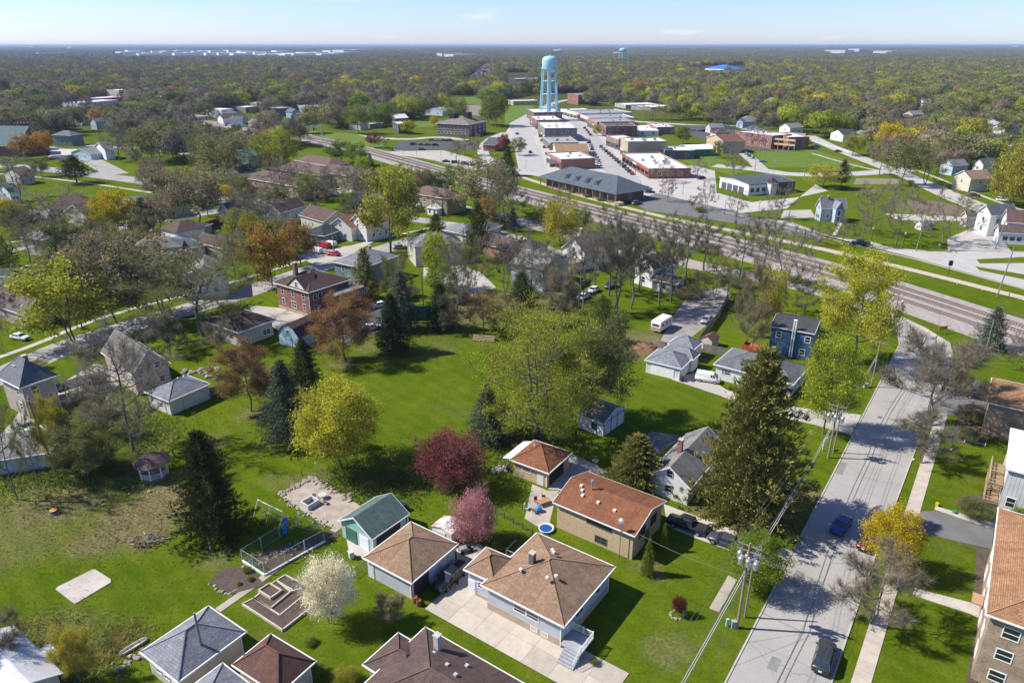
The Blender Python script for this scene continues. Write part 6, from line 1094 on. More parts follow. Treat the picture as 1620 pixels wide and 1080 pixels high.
# ------------------------------------------------------------------ water towers
def water_tower(p, Ht, Rt, label, n=6):
    t = empty('water_tower', p, .3, label, 'water tower'); C_ = mat('towerpaint', lambda k_: (lambda b: (b.col(b.mix(b.ramp(b.noise(b.obj(), .35, 7, .75), .55, (0, 0, 0), .7, (.5, .5, .5)), (.33, .56, .64), (.20, .38, .43))), b.r(.5), b.m)[2])(NB('tower_paint'))); zb = Ht*.80
    MB().lathe([(.4, zb-Rt*.5), (Rt*.6, zb-Rt*.32), (Rt*.93, zb-.5), (Rt, zb+.4), (Rt, Ht-Rt*.55), (Rt*.93, Ht-Rt*.3), (Rt*.7, Ht-Rt*.12), (Rt*.4, Ht-.2), (.05, Ht)], 32).build('tank', C_, t, smooth=True)
    MB().lathe([(Rt*1.0, zb), (Rt*1.12, zb), (Rt*1.12, zb+.3), (Rt*1.0, zb+.3)], 32).build('balcony', C_, t)
    rl = MB(); 
    for i in range(32):
        a0 = i*math.pi/16; a1 = a0+math.pi/16; c0 = Vector((math.cos(a0), math.sin(a0), 0))*Rt*1.1; c1 = Vector((math.cos(a1), math.sin(a1), 0))*Rt*1.1
        rl.tube(c0+Vector((0, 0, zb+.3)), c0+Vector((0, 0, zb+1.4)), .06, n=4); rl.tube(c0+Vector((0, 0, zb+1.4)), c1+Vector((0, 0, zb+1.4)), .06, n=4)
    rl.build('balcony_railing', C_, t)
    MB().tube((0, 0, 0), (0, 0, zb-Rt*.4), Rt*.17, n=14).build('riser_pipe', C_, t); MB().lathe([(.3, Ht-.3), (.6, Ht-.2), (.5, Ht+.7), (0.05, Ht+1)], 8).build('finial', C_, t)
    lad = MB(); ax = Rt*.2
    for s in (-.25, .25): lad.tube((ax+.1, s, 0), (ax+.1, s, zb), .06, n=4); lad.tube((Rt+.25, s, zb), (Rt+.25, s, Ht-Rt*.5), .06, n=4)
    for i in range(int(zb)): lad.tube((ax+.1, -.25, i), (ax+.1, .25, i), .04, n=4)
    lad.build('ladder', C_, t); sm_ = MB()
    for z in (zb+.5, (zb+Ht-Rt*.55)/2+.2, Ht-Rt*.55): sm_.lathe([(Rt*1.004, z-.07), (Rt*1.012, z), (Rt*1.004, z+.07)], 32)
    sm_.build('plate_seam', C_, t)
    ls = []
    for i in range(n):
        a_ = 2*math.pi*i/n; d = Vector((math.cos(a_), math.sin(a_), 0)); p0 = d*Rt*1.28; p1 = d*Rt*.97+Vector((0, 0, zb)); ls.append((p0, p1)); MB().tube(p0, p1, Rt*.095, Rt*.085, 10).build('leg', C_, t)
    br = MB()
    for k, h in enumerate((.27, .52, .77)):
        q = [a_.lerp(b_, h) for a_, b_ in ls]; q0 = [a_.lerp(b_, (0, .27, .52)[k]) for a_, b_ in ls]
        for i in range(n): br.tube(q[i], q[(i+1) % n], .32, n=6); br.tube(q0[i], q[(i+1) % n], .09, n=4); br.tube(q0[(i+1) % n], q[i], .09, n=4); br.tube(q[i], Vector((0, 0, q[i].z)), .1, n=4)
    br.build('brace', C_, t); return t
q = G(868, 190); water_tower(q, ZT(868, 190, 88.5), 6.5, 'tall light blue water tower standing over the downtown blocks')
q = G(984.5, 99); water_tower(q, ZT(984.5, 99, 76), 13, 'second light blue water tower far off near the horizon')
# signal gantry
ga = G(510, 223); gb = G(447, 232); t = empty('signal_gantry', ga, 0, 'grey steel signal gantry spanning the tracks at the far left', 'signal gantry'); GM = metal((.5, .52, .54)); v = gb-ga; v.z = 0; L_ = v.length; d = v.normalized(); nn = Vector((-d.y, d.x, 0)); hz = 9
for k in (0, 1):
    b = MB(); c = v*k
    for s in (-.6, .6): b.tube(c+nn*s, c+nn*s+Vector((0, 0, hz+1.4)), .14, n=5)
    for i in range(8): b.tube(c-nn*.6+Vector((0, 0, i*1.25)), c+nn*.6+Vector((0, 0, i*1.25+1.2)), .07, n=4)
    b.build('post', GM, t)
b = MB()
for s in (-.6, .6):
    for z in (hz, hz+1.4): b.tube(nn*s+Vector((0, 0, z)), v+nn*s+Vector((0, 0, z)), .11, n=4)
    for i in range(16): b.tube(v*(i/16)+nn*s+Vector((0, 0, hz)), v*((i+1)/16)+nn*s+Vector((0, 0, hz+1.4)), .07, n=4)
b.build('truss', GM, t)
for i in range(4): b = MB(); c = v*(.2+.2*i); b.box(c.x-.35, c.x+.35, c.y-.3, c.y+.3, hz-1.6, hz+.2).build('signal_head', DARK, t)
q = G(490, 221); MB().box(-1.6, 1.6, -1.2, 1.2, 0, 2.8).box(-1.75, 1.75, -1.35, 1.35, 2.8, 2.95).build('equipment_cabin', paint((.72, .72, .7)), None, loc=q, label='small white equipment cabin at the foot of the signal gantry', cat='cabin')
# ------------------------------------------------------------------ woods
FILL = [(-400, 232), (60, 226), (130, 206), (180, 222), (200, 262), (380, 262), (430, 240), (500, 226), (560, 212), (640, 214), (690, 176), (790, 166), (800, 158), (850, 148), (960, 150), (1080, 156), (1160, 182), (1180, 200), (1280, 212), (1330, 236), (1400, 262), (1430, 250), (1500, 278), (1620, 300), (2100, 300)]
def filly(x):
    for a_, b_ in zip(FILL, FILL[1:]):
        if a_[0] <= x <= b_[0]: return a_[1]+(b_[1]-a_[1])*(x-a_[0])/(b_[0]-a_[0])
    return 200
CLEAR = [[(500, 204), (640, 210), (600, 248), (470, 245)], [(704, 153), (762, 151), (768, 168), (700, 167)], [(798, 166), (848, 163), (850, 185), (800, 206)], [(718, 140), (768, 98), (780, 98), (780, 118), (772, 138)], [(1105, 104), (1182, 104), (1182, 119), (1105, 119)], [(976, 90), (994, 90), (994, 100), (976, 100)], [(615, 165), (640, 163), (645, 175), (612, 178)],
    [(176, 81), (560, 81), (560, 93), (176, 93)], [(1300, 82), (1420, 82), (1420, 89), (1300, 89)], [(0, 143), (30, 143), (30, 160), (0, 160)], [(860, 85), (905, 85), (905, 92), (860, 92)], [(680, 88), (740, 88), (740, 95), (680, 95)], [(900, 174), (1060, 174), (1060, 200), (900, 200)], [(795, 115), (840, 115), (840, 143), (795, 143)], [(100, 226), (250, 232), (250, 250), (100, 250)],
    [(330, 180), (400, 180), (430, 193), (400, 200), (330, 196)], [(1285, 195), (1330, 205), (1330, 216), (1280, 210)], [(1085, 110), (1106, 110), (1106, 116), (1085, 116)]]
KEEP = []
for (o, ux, vy, W, L, H) in FOOT:
    xs = []; ys = []
    for a_, b_ in ((0, 0), (W, 0), (0, L), (W, L)):
        for z in (0, H):
            p = o+ux*a_+vy*b_; 
            if p.y > 5: x, y, f_ = PX(p.x, p.y, z); xs.append(x); ys.append(y)
    if o.length < 2000: KEEP.append((min(xs), max(xs), min(ys), max(ys), o.length))
def infoot(x, y, m):
    for (o, ux, vy, W, L, H) in FOOT:
        dx = x-o.x; dy = y-o.y; a_ = dx*ux.x+dy*ux.y; b_ = dx*vy.x+dy*vy.y
        if -m < a_ < W+m and -m < b_ < L+m: return True
    return False
PBB = [(min(p[0] for p in P), max(p[0] for p in P), min(p[1] for p in P), max(p[1] for p in P), P) for P in PAVED]
def blocked(x, y, px, py):
    for P in CLEAR:
        if inpoly(px, py, P): return True
    for a_, b_, c_, d_, P in PBB:
        if a_ < px < b_ and c_ < py < d_ and inpoly(px, py, P): return True
    return False
rg = random.Random(77); cand = []; step = 10.5
nr = int(2700/step)
for iy in range(int(230/step), nr):
    Y = iy*step; hw = Y*.80+60
    st = step if Y < 1500 else step*1.25
    for ix in range(int(-hw/st), int(hw/st)+1):
        x = (ix+rg.uniform(-.45, .45))*st; y = Y+rg.uniform(-.45, .45)*step; px, py, f_ = PX(x, y)
        if py > filly(px): continue
        if blocked(x, y, px, py): continue
        d = math.hypot(x, y)
        if d < 1300 and infoot(x, y, 2.5): continue
        if rg.random() < (.22 if d < 700 else .12 if d < 1100 else .08): continue
        h = rg.choice([8, 11, 13, 14, 15, 16, 17, 19]); topy = PX(x, y, h)[1]; wpx = h*.42*F/f_; drop = False
        for x0, x1, y0, y1, dd in KEEP:
            if d < dd+4 and px+wpx > x0+2 and px-wpx < x1-2 and topy < y1-1 and topy < y0+(y1-y0)*.55 and py > y0+1: 
                if rg.random() < .8: drop = True; break
        if drop: continue
        cand.append((d, x, y, h, px, py, topy))
# sparser trees among the houses at the left
Z2 = [(0, 292), (180, 300), (420, 285), (545, 290), (640, 330), (540, 400), (300, 480), (0, 560)]; Z3 = [(1440, 292), (1640, 300), (1640, 330), (1545, 318)]; ZX = [(-10, 270), (160, 280), (250, 310), (240, 345), (90, 378), (-10, 390)]
for iy in range(10, 70):
    for ix in range(-70, 70):
        x = (ix+rg.uniform(-.4, .4))*7.6; y = (iy+rg.uniform(-.4, .4))*7.6; px, py, f_ = PX(x, y)
        if not (inpoly(px, py, Z2) or inpoly(px, py, Z3)) or inpoly(px, py, ZX) or blocked(x, y, px, py) or infoot(x, y, 2) or rg.random() < .12: continue
        h = rg.choice([8, 10, 12, 14]); topy = PX(x, y, h)[1]; wpx = h*.42*F/f_; d = math.hypot(x, y)
        if any((x-a_)**2+(y-b_)**2 < (c_*.6+2)**2 for a_, b_, c_ in TREES): continue
        if any(d < dd+3 and px+wpx > x0+2 and px-wpx < x1-2 and topy < y1-1 and topy < y0+(y1-y0)*.5 and py > y0 for x0, x1, y0, y1, dd in KEEP) and rg.random() < .62: continue
        cand.append((d, x, y, h, px, py, topy))
Z5 = [(930, 150), (1185, 150), (1180, 196), (1120, 196), (1060, 190), (1060, 172), (930, 168)]; Z6 = [(620, 290), (860, 320), (1010, 370), (900, 400), (700, 340)]; Z7 = [(640, 200), (560, 205), (500, 200), (430, 232), (520, 208)]
for k in range(560):
    q = Z6 if k > 480 else Z5; x0 = rg.uniform(620, 1010) if q is Z6 else rg.uniform(930, 1185); y0 = rg.uniform(290, 400) if q is Z6 else rg.uniform(150, 196)
    if not inpoly(x0, y0, q) or any(a_ < x0 < b_ and c_ < y0 < d_ and inpoly(x0, y0, P) for a_, b_, c_, d_, P in PBB): continue
    p = G(x0, y0)
    if infoot(p.x, p.y, 2): continue
    h = rg.choice([9, 11, 13, 15]); cand.append((p.length, p.x, p.y, h, x0, y0, PX(p.x, p.y, h)[1]))
cand = [c for c in cand if math.sin(c[1]/47+1.3)*math.sin(c[2]/61)+.35*math.sin(c[1]/19+c[2]/23) < .88 or c[0] < 620]
cand = [c for c in cand if c[0] > 700 or not any((c[1]-a_)**2+(c[2]-b_)**2 < (c_*.5+2.5)**2 for a_, b_, c_ in TREES)]
cand.sort()
def pick(px, r_):
    g = min(1, max(0, (px-200)/1200)); q = r_.random()
    w_ = [('bare', 'grey', .38-.20*g), ('bare', 'brown', .26-.12*g), ('bare', 'olive', .16), ('bud', 'olive', .16+.14*g), ('bud', 'green', .08+.06*g), ('bud', 'lime', .03+.07*g), ('bud', 'yelgreen', .02+.09*g), ('bud', 'tan', .05), ('dense', 'acid', .006+.025*g), ('dense', 'yellow', .004+.012*g), ('dense', 'orange', .008), ('bud', 'rust', .02), ('spruce', 'spruce', .035), ('pine', 'dark', .015)]
    tot = sum(a_[2] for a_ in w_); q *= tot
    for k_, c_, p_ in w_:
        if q < p_: return k_, c_
        q -= p_
    return 'bare', 'grey'
NIND = 460; bykind = {}
for t in TL: bykind[{'tall': 'bare'}.get(t[0], t[0])] = bykind.get({'tall': 'bare'}.get(t[0], t[0]), 0)+1
LOD2 = {}
def lod2(kind, color):
    key = (kind, color)
    if key not in LOD2:
        f_ = foliage('leaves_'+color, CL[color], .35 if kind in ('bud', 'dense') else .2)
        nm = 'wood_%s_%s' % (kind, color); kw = {'bare': dict(buds=1, dens=.8, asp=.35), 'bud': dict(), 'dense': {}, 'spruce': {}, 'pine': dict(z0=.2, pw=.7)}[kind]
        make_proto(nm, kind, hash(kind) % 1 + len(LOD2)+51, 14, 7 if kind not in ('spruce', 'pine') else 3.6, 2, single=True, fol=f_, **kw); LOD2[key] = nm
    return PROTO[LOD2[key]][0], LOD2[key]
rest = []; nind = 0
for c in cand:
    d, x, y, h, px, py, topy = c; r_ = random.Random(int(x*13+y*7)); kd, cl = pick(px, r_)
    if nind < NIND and bykind.get(kd, 0) < 280:
        bykind[kd] = bykind.get(kd, 0)+1; nind += 1; wp = h*r_.uniform(.7, .95)*F/PX(x, y)[2]*(1 if kd not in ('spruce', 'pine') else .5)
        if d < 430: tree(kd, px, py, topy, wp, cl, world=Vector((x, y, 0)))
        else:
            me, nm = lod2(kd, cl); o = link(NAMES[kd], me, None, (x, y, 0), r_.uniform(0, 6.28), cat=CATS[kd]); s = h/14; o.scale = (s*r_.uniform(.9, 1.15), s*r_.uniform(.9, 1.15), s)
            setlabel(o, rel_label(px, (py+topy)/2, 'distant '+CN[cl]+' '+CATS[kd]), 'trees at the edge of the woods')
    else: rest.append((x, y, h, kd, cl, r_.uniform(0, 6.28), r_.uniform(.8, 1.4)*(.6 if kd in ('spruce', 'pine') else 1)))
for k_, c_ in (('bare', 'grey'), ('bare', 'brown'), ('bare', 'olive'), ('bud', 'olive'), ('bud', 'green'), ('bud', 'lime'), ('bud', 'yelgreen'), ('bud', 'tan'), ('dense', 'acid'), ('dense', 'yellow'), ('dense', 'orange'), ('bud', 'rust'), ('spruce', 'spruce'), ('pine', 'dark')): lod2(k_, c_)
# grove tiles: many crowns in one piece of far woodland
def grove(name, seed, size, n, mix):
    rs = np.random.default_rng(seed); Vs = []; Fs = []; Ms = []; off = 0; cols = ['grey', 'brown', 'olive', 'green', 'spruce', 'yelgreen']; m_ = [0]*6
    for i in range(n):
        x, y = rs.uniform(-size/2, size/2, 2); h = rs.uniform(10, 18); R = rs.uniform(5, 8.5); k = 130; ci = rs.choice(6, p=mix)
        d = rs.normal(0, 1, (k, 3)); d /= np.linalg.norm(d, axis=1, keepdims=True); C = d*rs.uniform(.6, 1, (k, 1))*np.array([R, R, h*.4])+np.array([x, y, h*.58])
        LV, LF = leaves(rs, C, k, .4, 2.6 if ci > 2 else 2.3, asp=.6 if ci > 1 else .45, coh=np.array([x, y, h*.5, R, R, h*.4])); Vs.append(LV); Fs.append(LF+off); Ms += [ci]*len(LF); off += len(LV)
    return npmesh(name, np.concatenate(Vs), [np.concatenate(Fs)], [foliage('leaves_'+c, CL[c], .25 if c in ('grey', 'brown', 'spruce') else .35) for c in cols], Ms)
def gn_stuff(name, protos, pts, label_kind='stuff'):
    """one object: instances of whole trees on surveyed points"""
    coll = bpy.data.collections.new(name+'_kinds')
    for i, me in enumerate(protos): o = bpy.data.objects.new('%s_kind_%02d' % (name, i), me); coll.objects.link(o)
    P = np.array([(p[0], p[1], 0) for p in pts], dtype=np.float32); me = bpy.data.meshes.new(name); me.vertices.add(len(P)); me.vertices.foreach_set('co', P.ravel())
    for an, ty, idx in (('kind_i', 'INT', 2), ('rot', 'FLOAT', 3)):
        at = me.attributes.new(an, ty, 'POINT'); at.data.foreach_set('value', np.array([p[idx] for p in pts], dtype=np.int32 if ty == 'INT' else np.float32))
    at = me.attributes.new('scl', 'FLOAT_VECTOR', 'POINT'); at.data.foreach_set('vector', np.array([p[4] for p in pts], dtype=np.float32).ravel())
    ob = link(name, me, kind='stuff'); g = bpy.data.node_groups.new(name, 'GeometryNodeTree'); g.interface.new_socket('Geometry', in_out='INPUT', socket_type='NodeSocketGeometry'); g.interface.new_socket('Geometry', in_out='OUTPUT', socket_type='NodeSocketGeometry')
    n = g.nodes.new; l = g.links.new; gi = n('NodeGroupInput'); go = n('NodeGroupOutput'); ci = n('GeometryNodeCollectionInfo'); ci.inputs['Collection'].default_value = coll; ci.inputs['Separate Children'].default_value = True; ci.inputs['Reset Children'].default_value = True
    ip = n('GeometryNodeInstanceOnPoints'); ip.inputs['Pick Instance'].default_value = True
    def na(nm, ty): a_ = n('GeometryNodeInputNamedAttribute'); a_.data_type = ty; a_.inputs['Name'].default_value = nm; return a_.outputs['Attribute']
    cx = n('ShaderNodeCombineXYZ'); l(na('rot', 'FLOAT'), cx.inputs['Z']); l(gi.outputs[0], ip.inputs['Points']); l(ci.outputs[0], ip.inputs['Instance']); l(na('kind_i', 'INT'), ip.inputs['Instance Index'])
    l(cx.outputs[0], ip.inputs['Rotation']); l(na('scl', 'FLOAT_VECTOR'), ip.inputs['Scale']); l(ip.outputs[0], go.inputs[0]); m_ = ob.modifiers.new('grow', 'NODES'); m_.node_group = g; return ob
keys = sorted(LOD2); kidx = {k: i for i, k in enumerate(keys)}
gn_stuff('woods', [PROTO[LOD2[k]][0] for k in keys], [(x, y, kidx[(kd, cl)], rot, (h/14*s, h/14*s, h/14)) for x, y, h, kd, cl, rot, s in rest])
print('trees', len(TREES), nind, len(rest))
mixes = [(.46, .28, .17, .04, .04, .01), (.37, .21, .27, .09, .04, .02), (.27, .18, .36, .13, .03, .03)]
gs = [grove('grove_%d' % i, 100+i, 120, 120, mixes[i]) for i in range(3)]; pts = []
def farclear(x, y):
    px, py, f_ = PX(x, y); return any(inpoly(px, py, P) for P in CLEAR)
s = 100; Y = 2680
while Y < 8500:
    hw = Y*.8+100
    for ix in range(int(-hw/s), int(hw/s)+1):
        x = ix*s+rg.uniform(-12, 12); y = Y+rg.uniform(-12, 12)
        if farclear(x, y) or rg.random() < .06+(.25 if math.sin(x/900+2)*math.sin(y/700) > .75 else 0): continue
        g = min(1, max(0, (x/y+.6)/1.3)); pts.append((x, y, int(min(2, max(0, g*3+rg.uniform(-.7, .7)))), rg.choice([0, 1.5708, 3.1416, 4.712])+rg.uniform(-.1, .1), (1, 1, rg.uniform(.85, 1.2))))
    Y += s
s = 380; Y = 8500
while Y < 34000:
    hw = Y*.8+100
    for ix in range(int(-hw/s), int(hw/s)+1):
        x = ix*s+rg.uniform(-60, 60); y = Y+rg.uniform(-60, 60)
        if farclear(x, y) or rg.random() < .12: continue
        pts.append((x, y, rg.randrange(3), rg.uniform(0, 6.28), (4, 4, rg.uniform(1.2, 1.9))))
    s = 380 if Y < 16000 else 700; Y += s
gn_stuff('far_woods', gs, pts); print('far', len(pts))
flat('hayfield', [(150, 86), (560, 87), (560, 92.5), (170, 92)], stone((.07, .085, .04), .02, .2, 'field'), .3, clear=False); flat('hayfield', [(1300, 84), (1420, 84), (1420, 87.5), (1300, 87.5)], stone((.07, .085, .04), .02, .2, 'field'), .3, clear=False)
for P in ([(704, 155), (760, 153), (764, 165), (702, 165)], [(800, 168), (846, 165), (838, 183), (806, 200), (798, 200)], [(480, 206), (560, 212), (600, 222), (618, 244), (560, 232), (500, 220)], [(615, 175), (640, 165), (648, 172), (640, 190), (700, 190), (700, 200), (640, 203)], [(1190, 240), (1290, 238), (1370, 262), (1350, 266), (1215, 265)], [(1075, 255), (1130, 246), (1190, 270), (1160, 277), (1120, 268)]):
    flat('lawn', P, mat('lawnm', lambda k: (lambda b: (b.col(b.ramp(b.noise(b.n('ShaderNodeNewGeometry').outputs['Position'], .15, 6, .7), .35, (.075, .13, .005), .65, (.12, .17, .012))), b.r(.95), b.m)[2])(NB('lawn_grass'))), .02, clear=False)
# ------------------------------------------------------------------ vehicles
CK = dict(  # length, width, profile of the lower body (x, half width, z low, z high), cabin (x0, x1 at belt, x0, x1 at roof, belt z, roof z)
    sedan=(4.7, [(-2.35, .70, .45, .78), (-2.2, .84, .28, .92), (-1.5, .90, .22, .98), (1.0, .90, .22, .96), (1.9, .86, .24, .86), (2.3, .72, .38, .68)], (-1.75, 1.15, -1.1, .35, .95, 1.42)),
    suv=(4.8, [(-2.4, .74, .5, .95), (-2.3, .88, .32, 1.08), (-1.5, .93, .26, 1.1), (1.1, .93, .26, 1.08), (2.05, .88, .3, .98), (2.38, .74, .42, .78)], (-2.25, 1.2, -1.95, .5, 1.08, 1.70)),
    pickup=(5.6, [(-2.8, .9, .5, 1.0), (-2.7, .95, .4, 1.06), (-1.0, .96, .35, 1.06), (1.4, .96, .35, 1.08), (2.5, .92, .36, 1.04), (2.8, .8, .45, .9)], (-.9, 1.4, -.7, .75, 1.06, 1.78)),
    van=(4.7, [(-2.35, .85, .35, 1.25), (-2.25, .92, .3, 1.3), (0, .93, .28, 1.3), (1.4, .92, .28, 1.2), (2.1, .86, .3, 1.0), (2.35, .74, .4, .8)], (.55, 1.75, .45, 1.05, 1.22, 1.85)))
CARS = {}
def car_meshes(kind):
    if kind in CARS: return CARS[kind]
    L, sec, (cx0, cx1, tx0, tx1, zb, zr) = CK[kind]; b = MB(); R = []
    for x, w_, zl, zh in sec:
        m_ = (zl+zh)/2; R.append([(x, -w_*.92, zl), (x, -w_, m_-.1), (x, -w_, zh-.14), (x, -w_*.86, zh-.02), (x, 0, zh+.015), (x, w_*.86, zh-.02), (x, w_, zh-.14), (x, w_, m_-.1), (x, w_*.92, zl)])
    b.rings([r_[::-1] for r_ in R]); hw = sec[2][1]
    if kind == 'pickup': b2 = MB().box(-2.62, -1.0, -.78, .78, 1.0, 1.085); 
    def loft(x0, x1, y0, X0, X1, Y0, za, zc): return [(x0, -y0, za), (x1, -y0, za), (x1, y0, za), (x0, y0, za), (X0, -Y0, zc), (X1, -Y0, zc), (X1, Y0, zc), (X0, Y0, zc)]
    bf = [(0, 3, 2, 1), (4, 5, 6, 7), (0, 1, 5, 4), (1, 2, 6, 5), (2, 3, 7, 6), (3, 0, 4, 7)]
    gl = MB().add(loft(cx0, cx1, hw*.93, tx0, tx1, hw*.74, zb-.03, zr-.04), bf)
    rf = MB().add(loft(tx0-.05, tx1+.06, hw*.76, tx0+.05, tx1-.08, hw*.66, zr-.05, zr+.02), bf)
    if kind == 'van': rf = MB().add(loft(-2.32, .55, .91, -2.2, .5, .78, 1.25, 1.88), bf).add(loft(.5, 1.1, .80, .5, .95, .70, 1.82, 1.88), bf)
    for s in (-1, 1):   # pillars
        for xb, xt in ((cx0, tx0), ((cx0+cx1)/2-.1, (tx0+tx1)/2), (cx1, tx1)): 
            p = Vector((xb, s*hw*.935, zb-.02)); q_ = Vector((xt, s*hw*.745, zr-.03)); rf.tube(p, q_, .045, n=4, cap=False)
    ty = MB(); rm = MB(); ty.tube((0, -.11, 0), (0, .11, 0), .34, n=16); rm.tube((0, -.118, 0), (0, .118, 0), .2, n=12)
    hl = MB().box(-.12, .02, -.17, .17, -.07, .07); ml = MB().box(-.07, .07, -.1, .1, -.07, .08)
    xf = sec[-1][0]; wx = L*.30
    M = dict(body=b.mesh('body', [CARP], True, False), glass=gl.mesh('glass', [GLASS], False, False), roof=rf.mesh('roof', [CARP], False, False), tyre=ty.mesh('tyre', [TYRE], False, False), rim=rm.mesh('rim', [metal()], False, False), head=hl.mesh('headlight', [paint((.8, .8, .78), .2)], False, False), tail=hl.mesh('tail_light', [paint((.4, .02, .02), .3)], False, False), mir=ml.mesh('mirror', [CARP], False, False), bump=MB().box(-.03, .03, -hw*.8, hw*.8, -.12, .1).mesh('bumper', [DARK], False, False), plate=MB().box(-.02, .02, -.16, .16, -.08, .08).mesh('number_plate', [WHITE], False, False))
    far = MB(); 
    for q_, mi in ((b, 0), (gl, 1), (rf, 0)): far.add(q_.v, q_.f, mi)
    for sx in (-wx, wx):
        for sy in (-hw+.1, hw-.1): far.tube((sx, sy-.11, .34), (sx, sy+.11, .34), .34, n=8, mi=2)
    M['far'] = far.mesh('car', [CARP, GLASS, TYRE], False, False)
    if kind == 'pickup': M['bed'] = MB().box(-2.6, -1.0, -.76, .76, 1.0, 1.1).mesh('bed_liner', [DARK], False, False)
    CARS[kind] = (M, xf, wx, hw, zb, sec); return CARS[kind]
def car(kind, px, py, head, col, label, group=None, far=False, z=.045, name='parked_car', catn='car'):
    M, xf, wx, hw, zb, sec = car_meshes(kind); p = G(px, py, .7) if not far else G(px, py, .3); p.z = z; rz = rad(90-head)
    if far: return link(name, M['far'], None, p, rz, label, catn, group, color=col)
    t = empty(name, p, rz, label, catn, group)
    link('body', M['body'], t, color=col); link('glass', M['glass'], t); link('roof', M['roof'], t, color=col)
    for sx in (-wx, wx):
        for sy in (-hw+.1, hw-.1): w_ = link('wheel', M['tyre'], t, (sx, sy, .34)); link('rim', M['rim'], w_)
    for sy in (-hw*.62, hw*.62): link('headlight', M['head'], t, (xf-.05, sy, sec[-1][3]-.1)); link('tail_light', M['tail'], t, (sec[0][0]+.12, sy, sec[0][3]-.12))
    for sy in (-hw-.06, hw+.06): link('mirror', M['mir'], t, (CK[kind][2][1]-.25, sy, zb+.05), color=col)
    for sx, q_ in ((xf-.0, 0), (sec[0][0], 1)): link('bumper', M['bump'], t, (sx, 0, .55)); 
    link('number_plate', M['plate'], t, (sec[0][0]-.035, 0, .68))
    if 'bed' in M: link('bed_liner', M['bed'], t)
    return t
K = (.012, .012, .014); WH = (.75, .75, .74); SI = (.38, .39, .41); GY = (.11, .115, .12); BL = (.012, .035, .20); RD = (.40, .02, .02); NV = (.02, .03, .07)
car('pickup', 713, 911, 214, K, 'black pickup truck parked between the tan roofed garage and house', catn='pickup truck', name='pickup_truck')
car('pickup', 1088, 829, 303, (.018, .018, .022), 'very dark pickup truck parked beside the split level house', catn='pickup truck', name='pickup_truck')
car('sedan', 1148, 854, 303, (.05, .055, .065), 'dark silver sedan behind the pickup on the shaded driveway')
car('sedan', 1331, 829, 222, BL, 'deep blue car driving down the street', name='moving_car')
car('sedan', 1372, 853, 38, (.10, .01, .03), 'dark red car half hidden under the golden yellow tree')
car('suv', 1304, 1037, 32, (.035, .04, .042), 'dark grey suv driving up the street at the bottom', catn='suv', name='moving_car')
car('sedan', 1549, 625, 300, K, 'black car parked on the drive at the right edge')
car('van', 1120, 598, 112, WH, 'white delivery van beside the three white garages', catn='van', name='parked_van')
car('sedan', 1118, 505, 215, (.26, .27, .29), 'silver sedan parked on the cracked yard by the wooden fence')
car('sedan', 922, 469, 215, WH, 'white car on the left of the pair below the white gable house', group='white cars in the yard'); car('sedan', 939, 458, 215, WH, 'white car on the right of the pair below the white gable house', group='white cars in the yard')
car('suv', 966, 451, 215, (.03, .035, .045), 'dark suv in the shade by the farmhouse lawn', catn='suv'); car('sedan', 912, 453, 215, NV, 'dark car hidden among the bare trees')
car('pickup', 1362, 384, 289, (.02, .03, .09), 'dark blue pickup driving on the main street', catn='pickup truck', name='moving_car')
car('van', 500, 397, 300, WH, 'white van in front of the red van', catn='van', name='parked_van'); car('van', 513, 389, 300, RD, 'red van between two white vans', catn='van', name='parked_van'); car('van', 522, 387, 300, WH, 'white van behind the red van', catn='van', name='parked_van'); car('sedan', 527, 401, 290, RD, 'red car beside the vans')
car('sedan', 32, 532, 110, WH, 'white car on the street at the left edge'); car('suv', 160, 607, 122, (.6, .62, .64), 'white and grey suv between the two pinkish houses', catn='suv'); car('sedan', 42, 674, 125, (.45, .48, .46), 'pale grey car by the pinkish house'); car('sedan', 65, 683, 125, WH, 'white car nearest the leaning pole')
car('sedan', 603, 481, 60, WH, 'white car behind the brick house'); car('sedan', 588, 517, 60, (.6, .6, .6), 'pale car by the dark spruce behind the brick house'); car('sedan', 632, 390, 70, SI, 'silver car parked under the pale yellow green tree'); car('sedan', 48, 424, 80, SI, 'silver car in the drive below the cream house')
car('sedan', 788, 344, 70, WH, 'white car by the railway lane'); car('sedan', 136, 351, 80, SI, 'silver car at the far left street')
car('sedan', 1028, 303, 110, NV, 'dark blue car beside the station'); car('suv', 1008, 321, 60, GY, 'dark grey suv at the end of the station', catn='suv'); car('sedan', 1022, 298, 110, SI, 'pale car behind the dark blue one at the station', far=True)
car('sedan', 1207, 256, 100, (.2, .28, .32), 'grey blue car beside the motel lawn', far=True); car('sedan', 1326, 240, 120, (.2, .02, .04), 'dark red car on the side street by the motel', far=True); car('sedan', 1541, 308, 120, (.06, .01, .05), 'dark purple car parked on the side street at the right'); car('suv', 1586, 316, 120, WH, 'white suv parked on the side street at the right', catn='suv'); car('sedan', 1594, 309, 120, GY, 'dark car beside the white suv at the right edge')
car('pickup', 1290, 233, 100, BL, 'blue pickup beside the motel end wall', catn='pickup truck', far=True)
rg = random.Random(9); cc = [K, GY, SI, WH, NV, RD, (.15, .05, .04), (.25, .27, .3)]
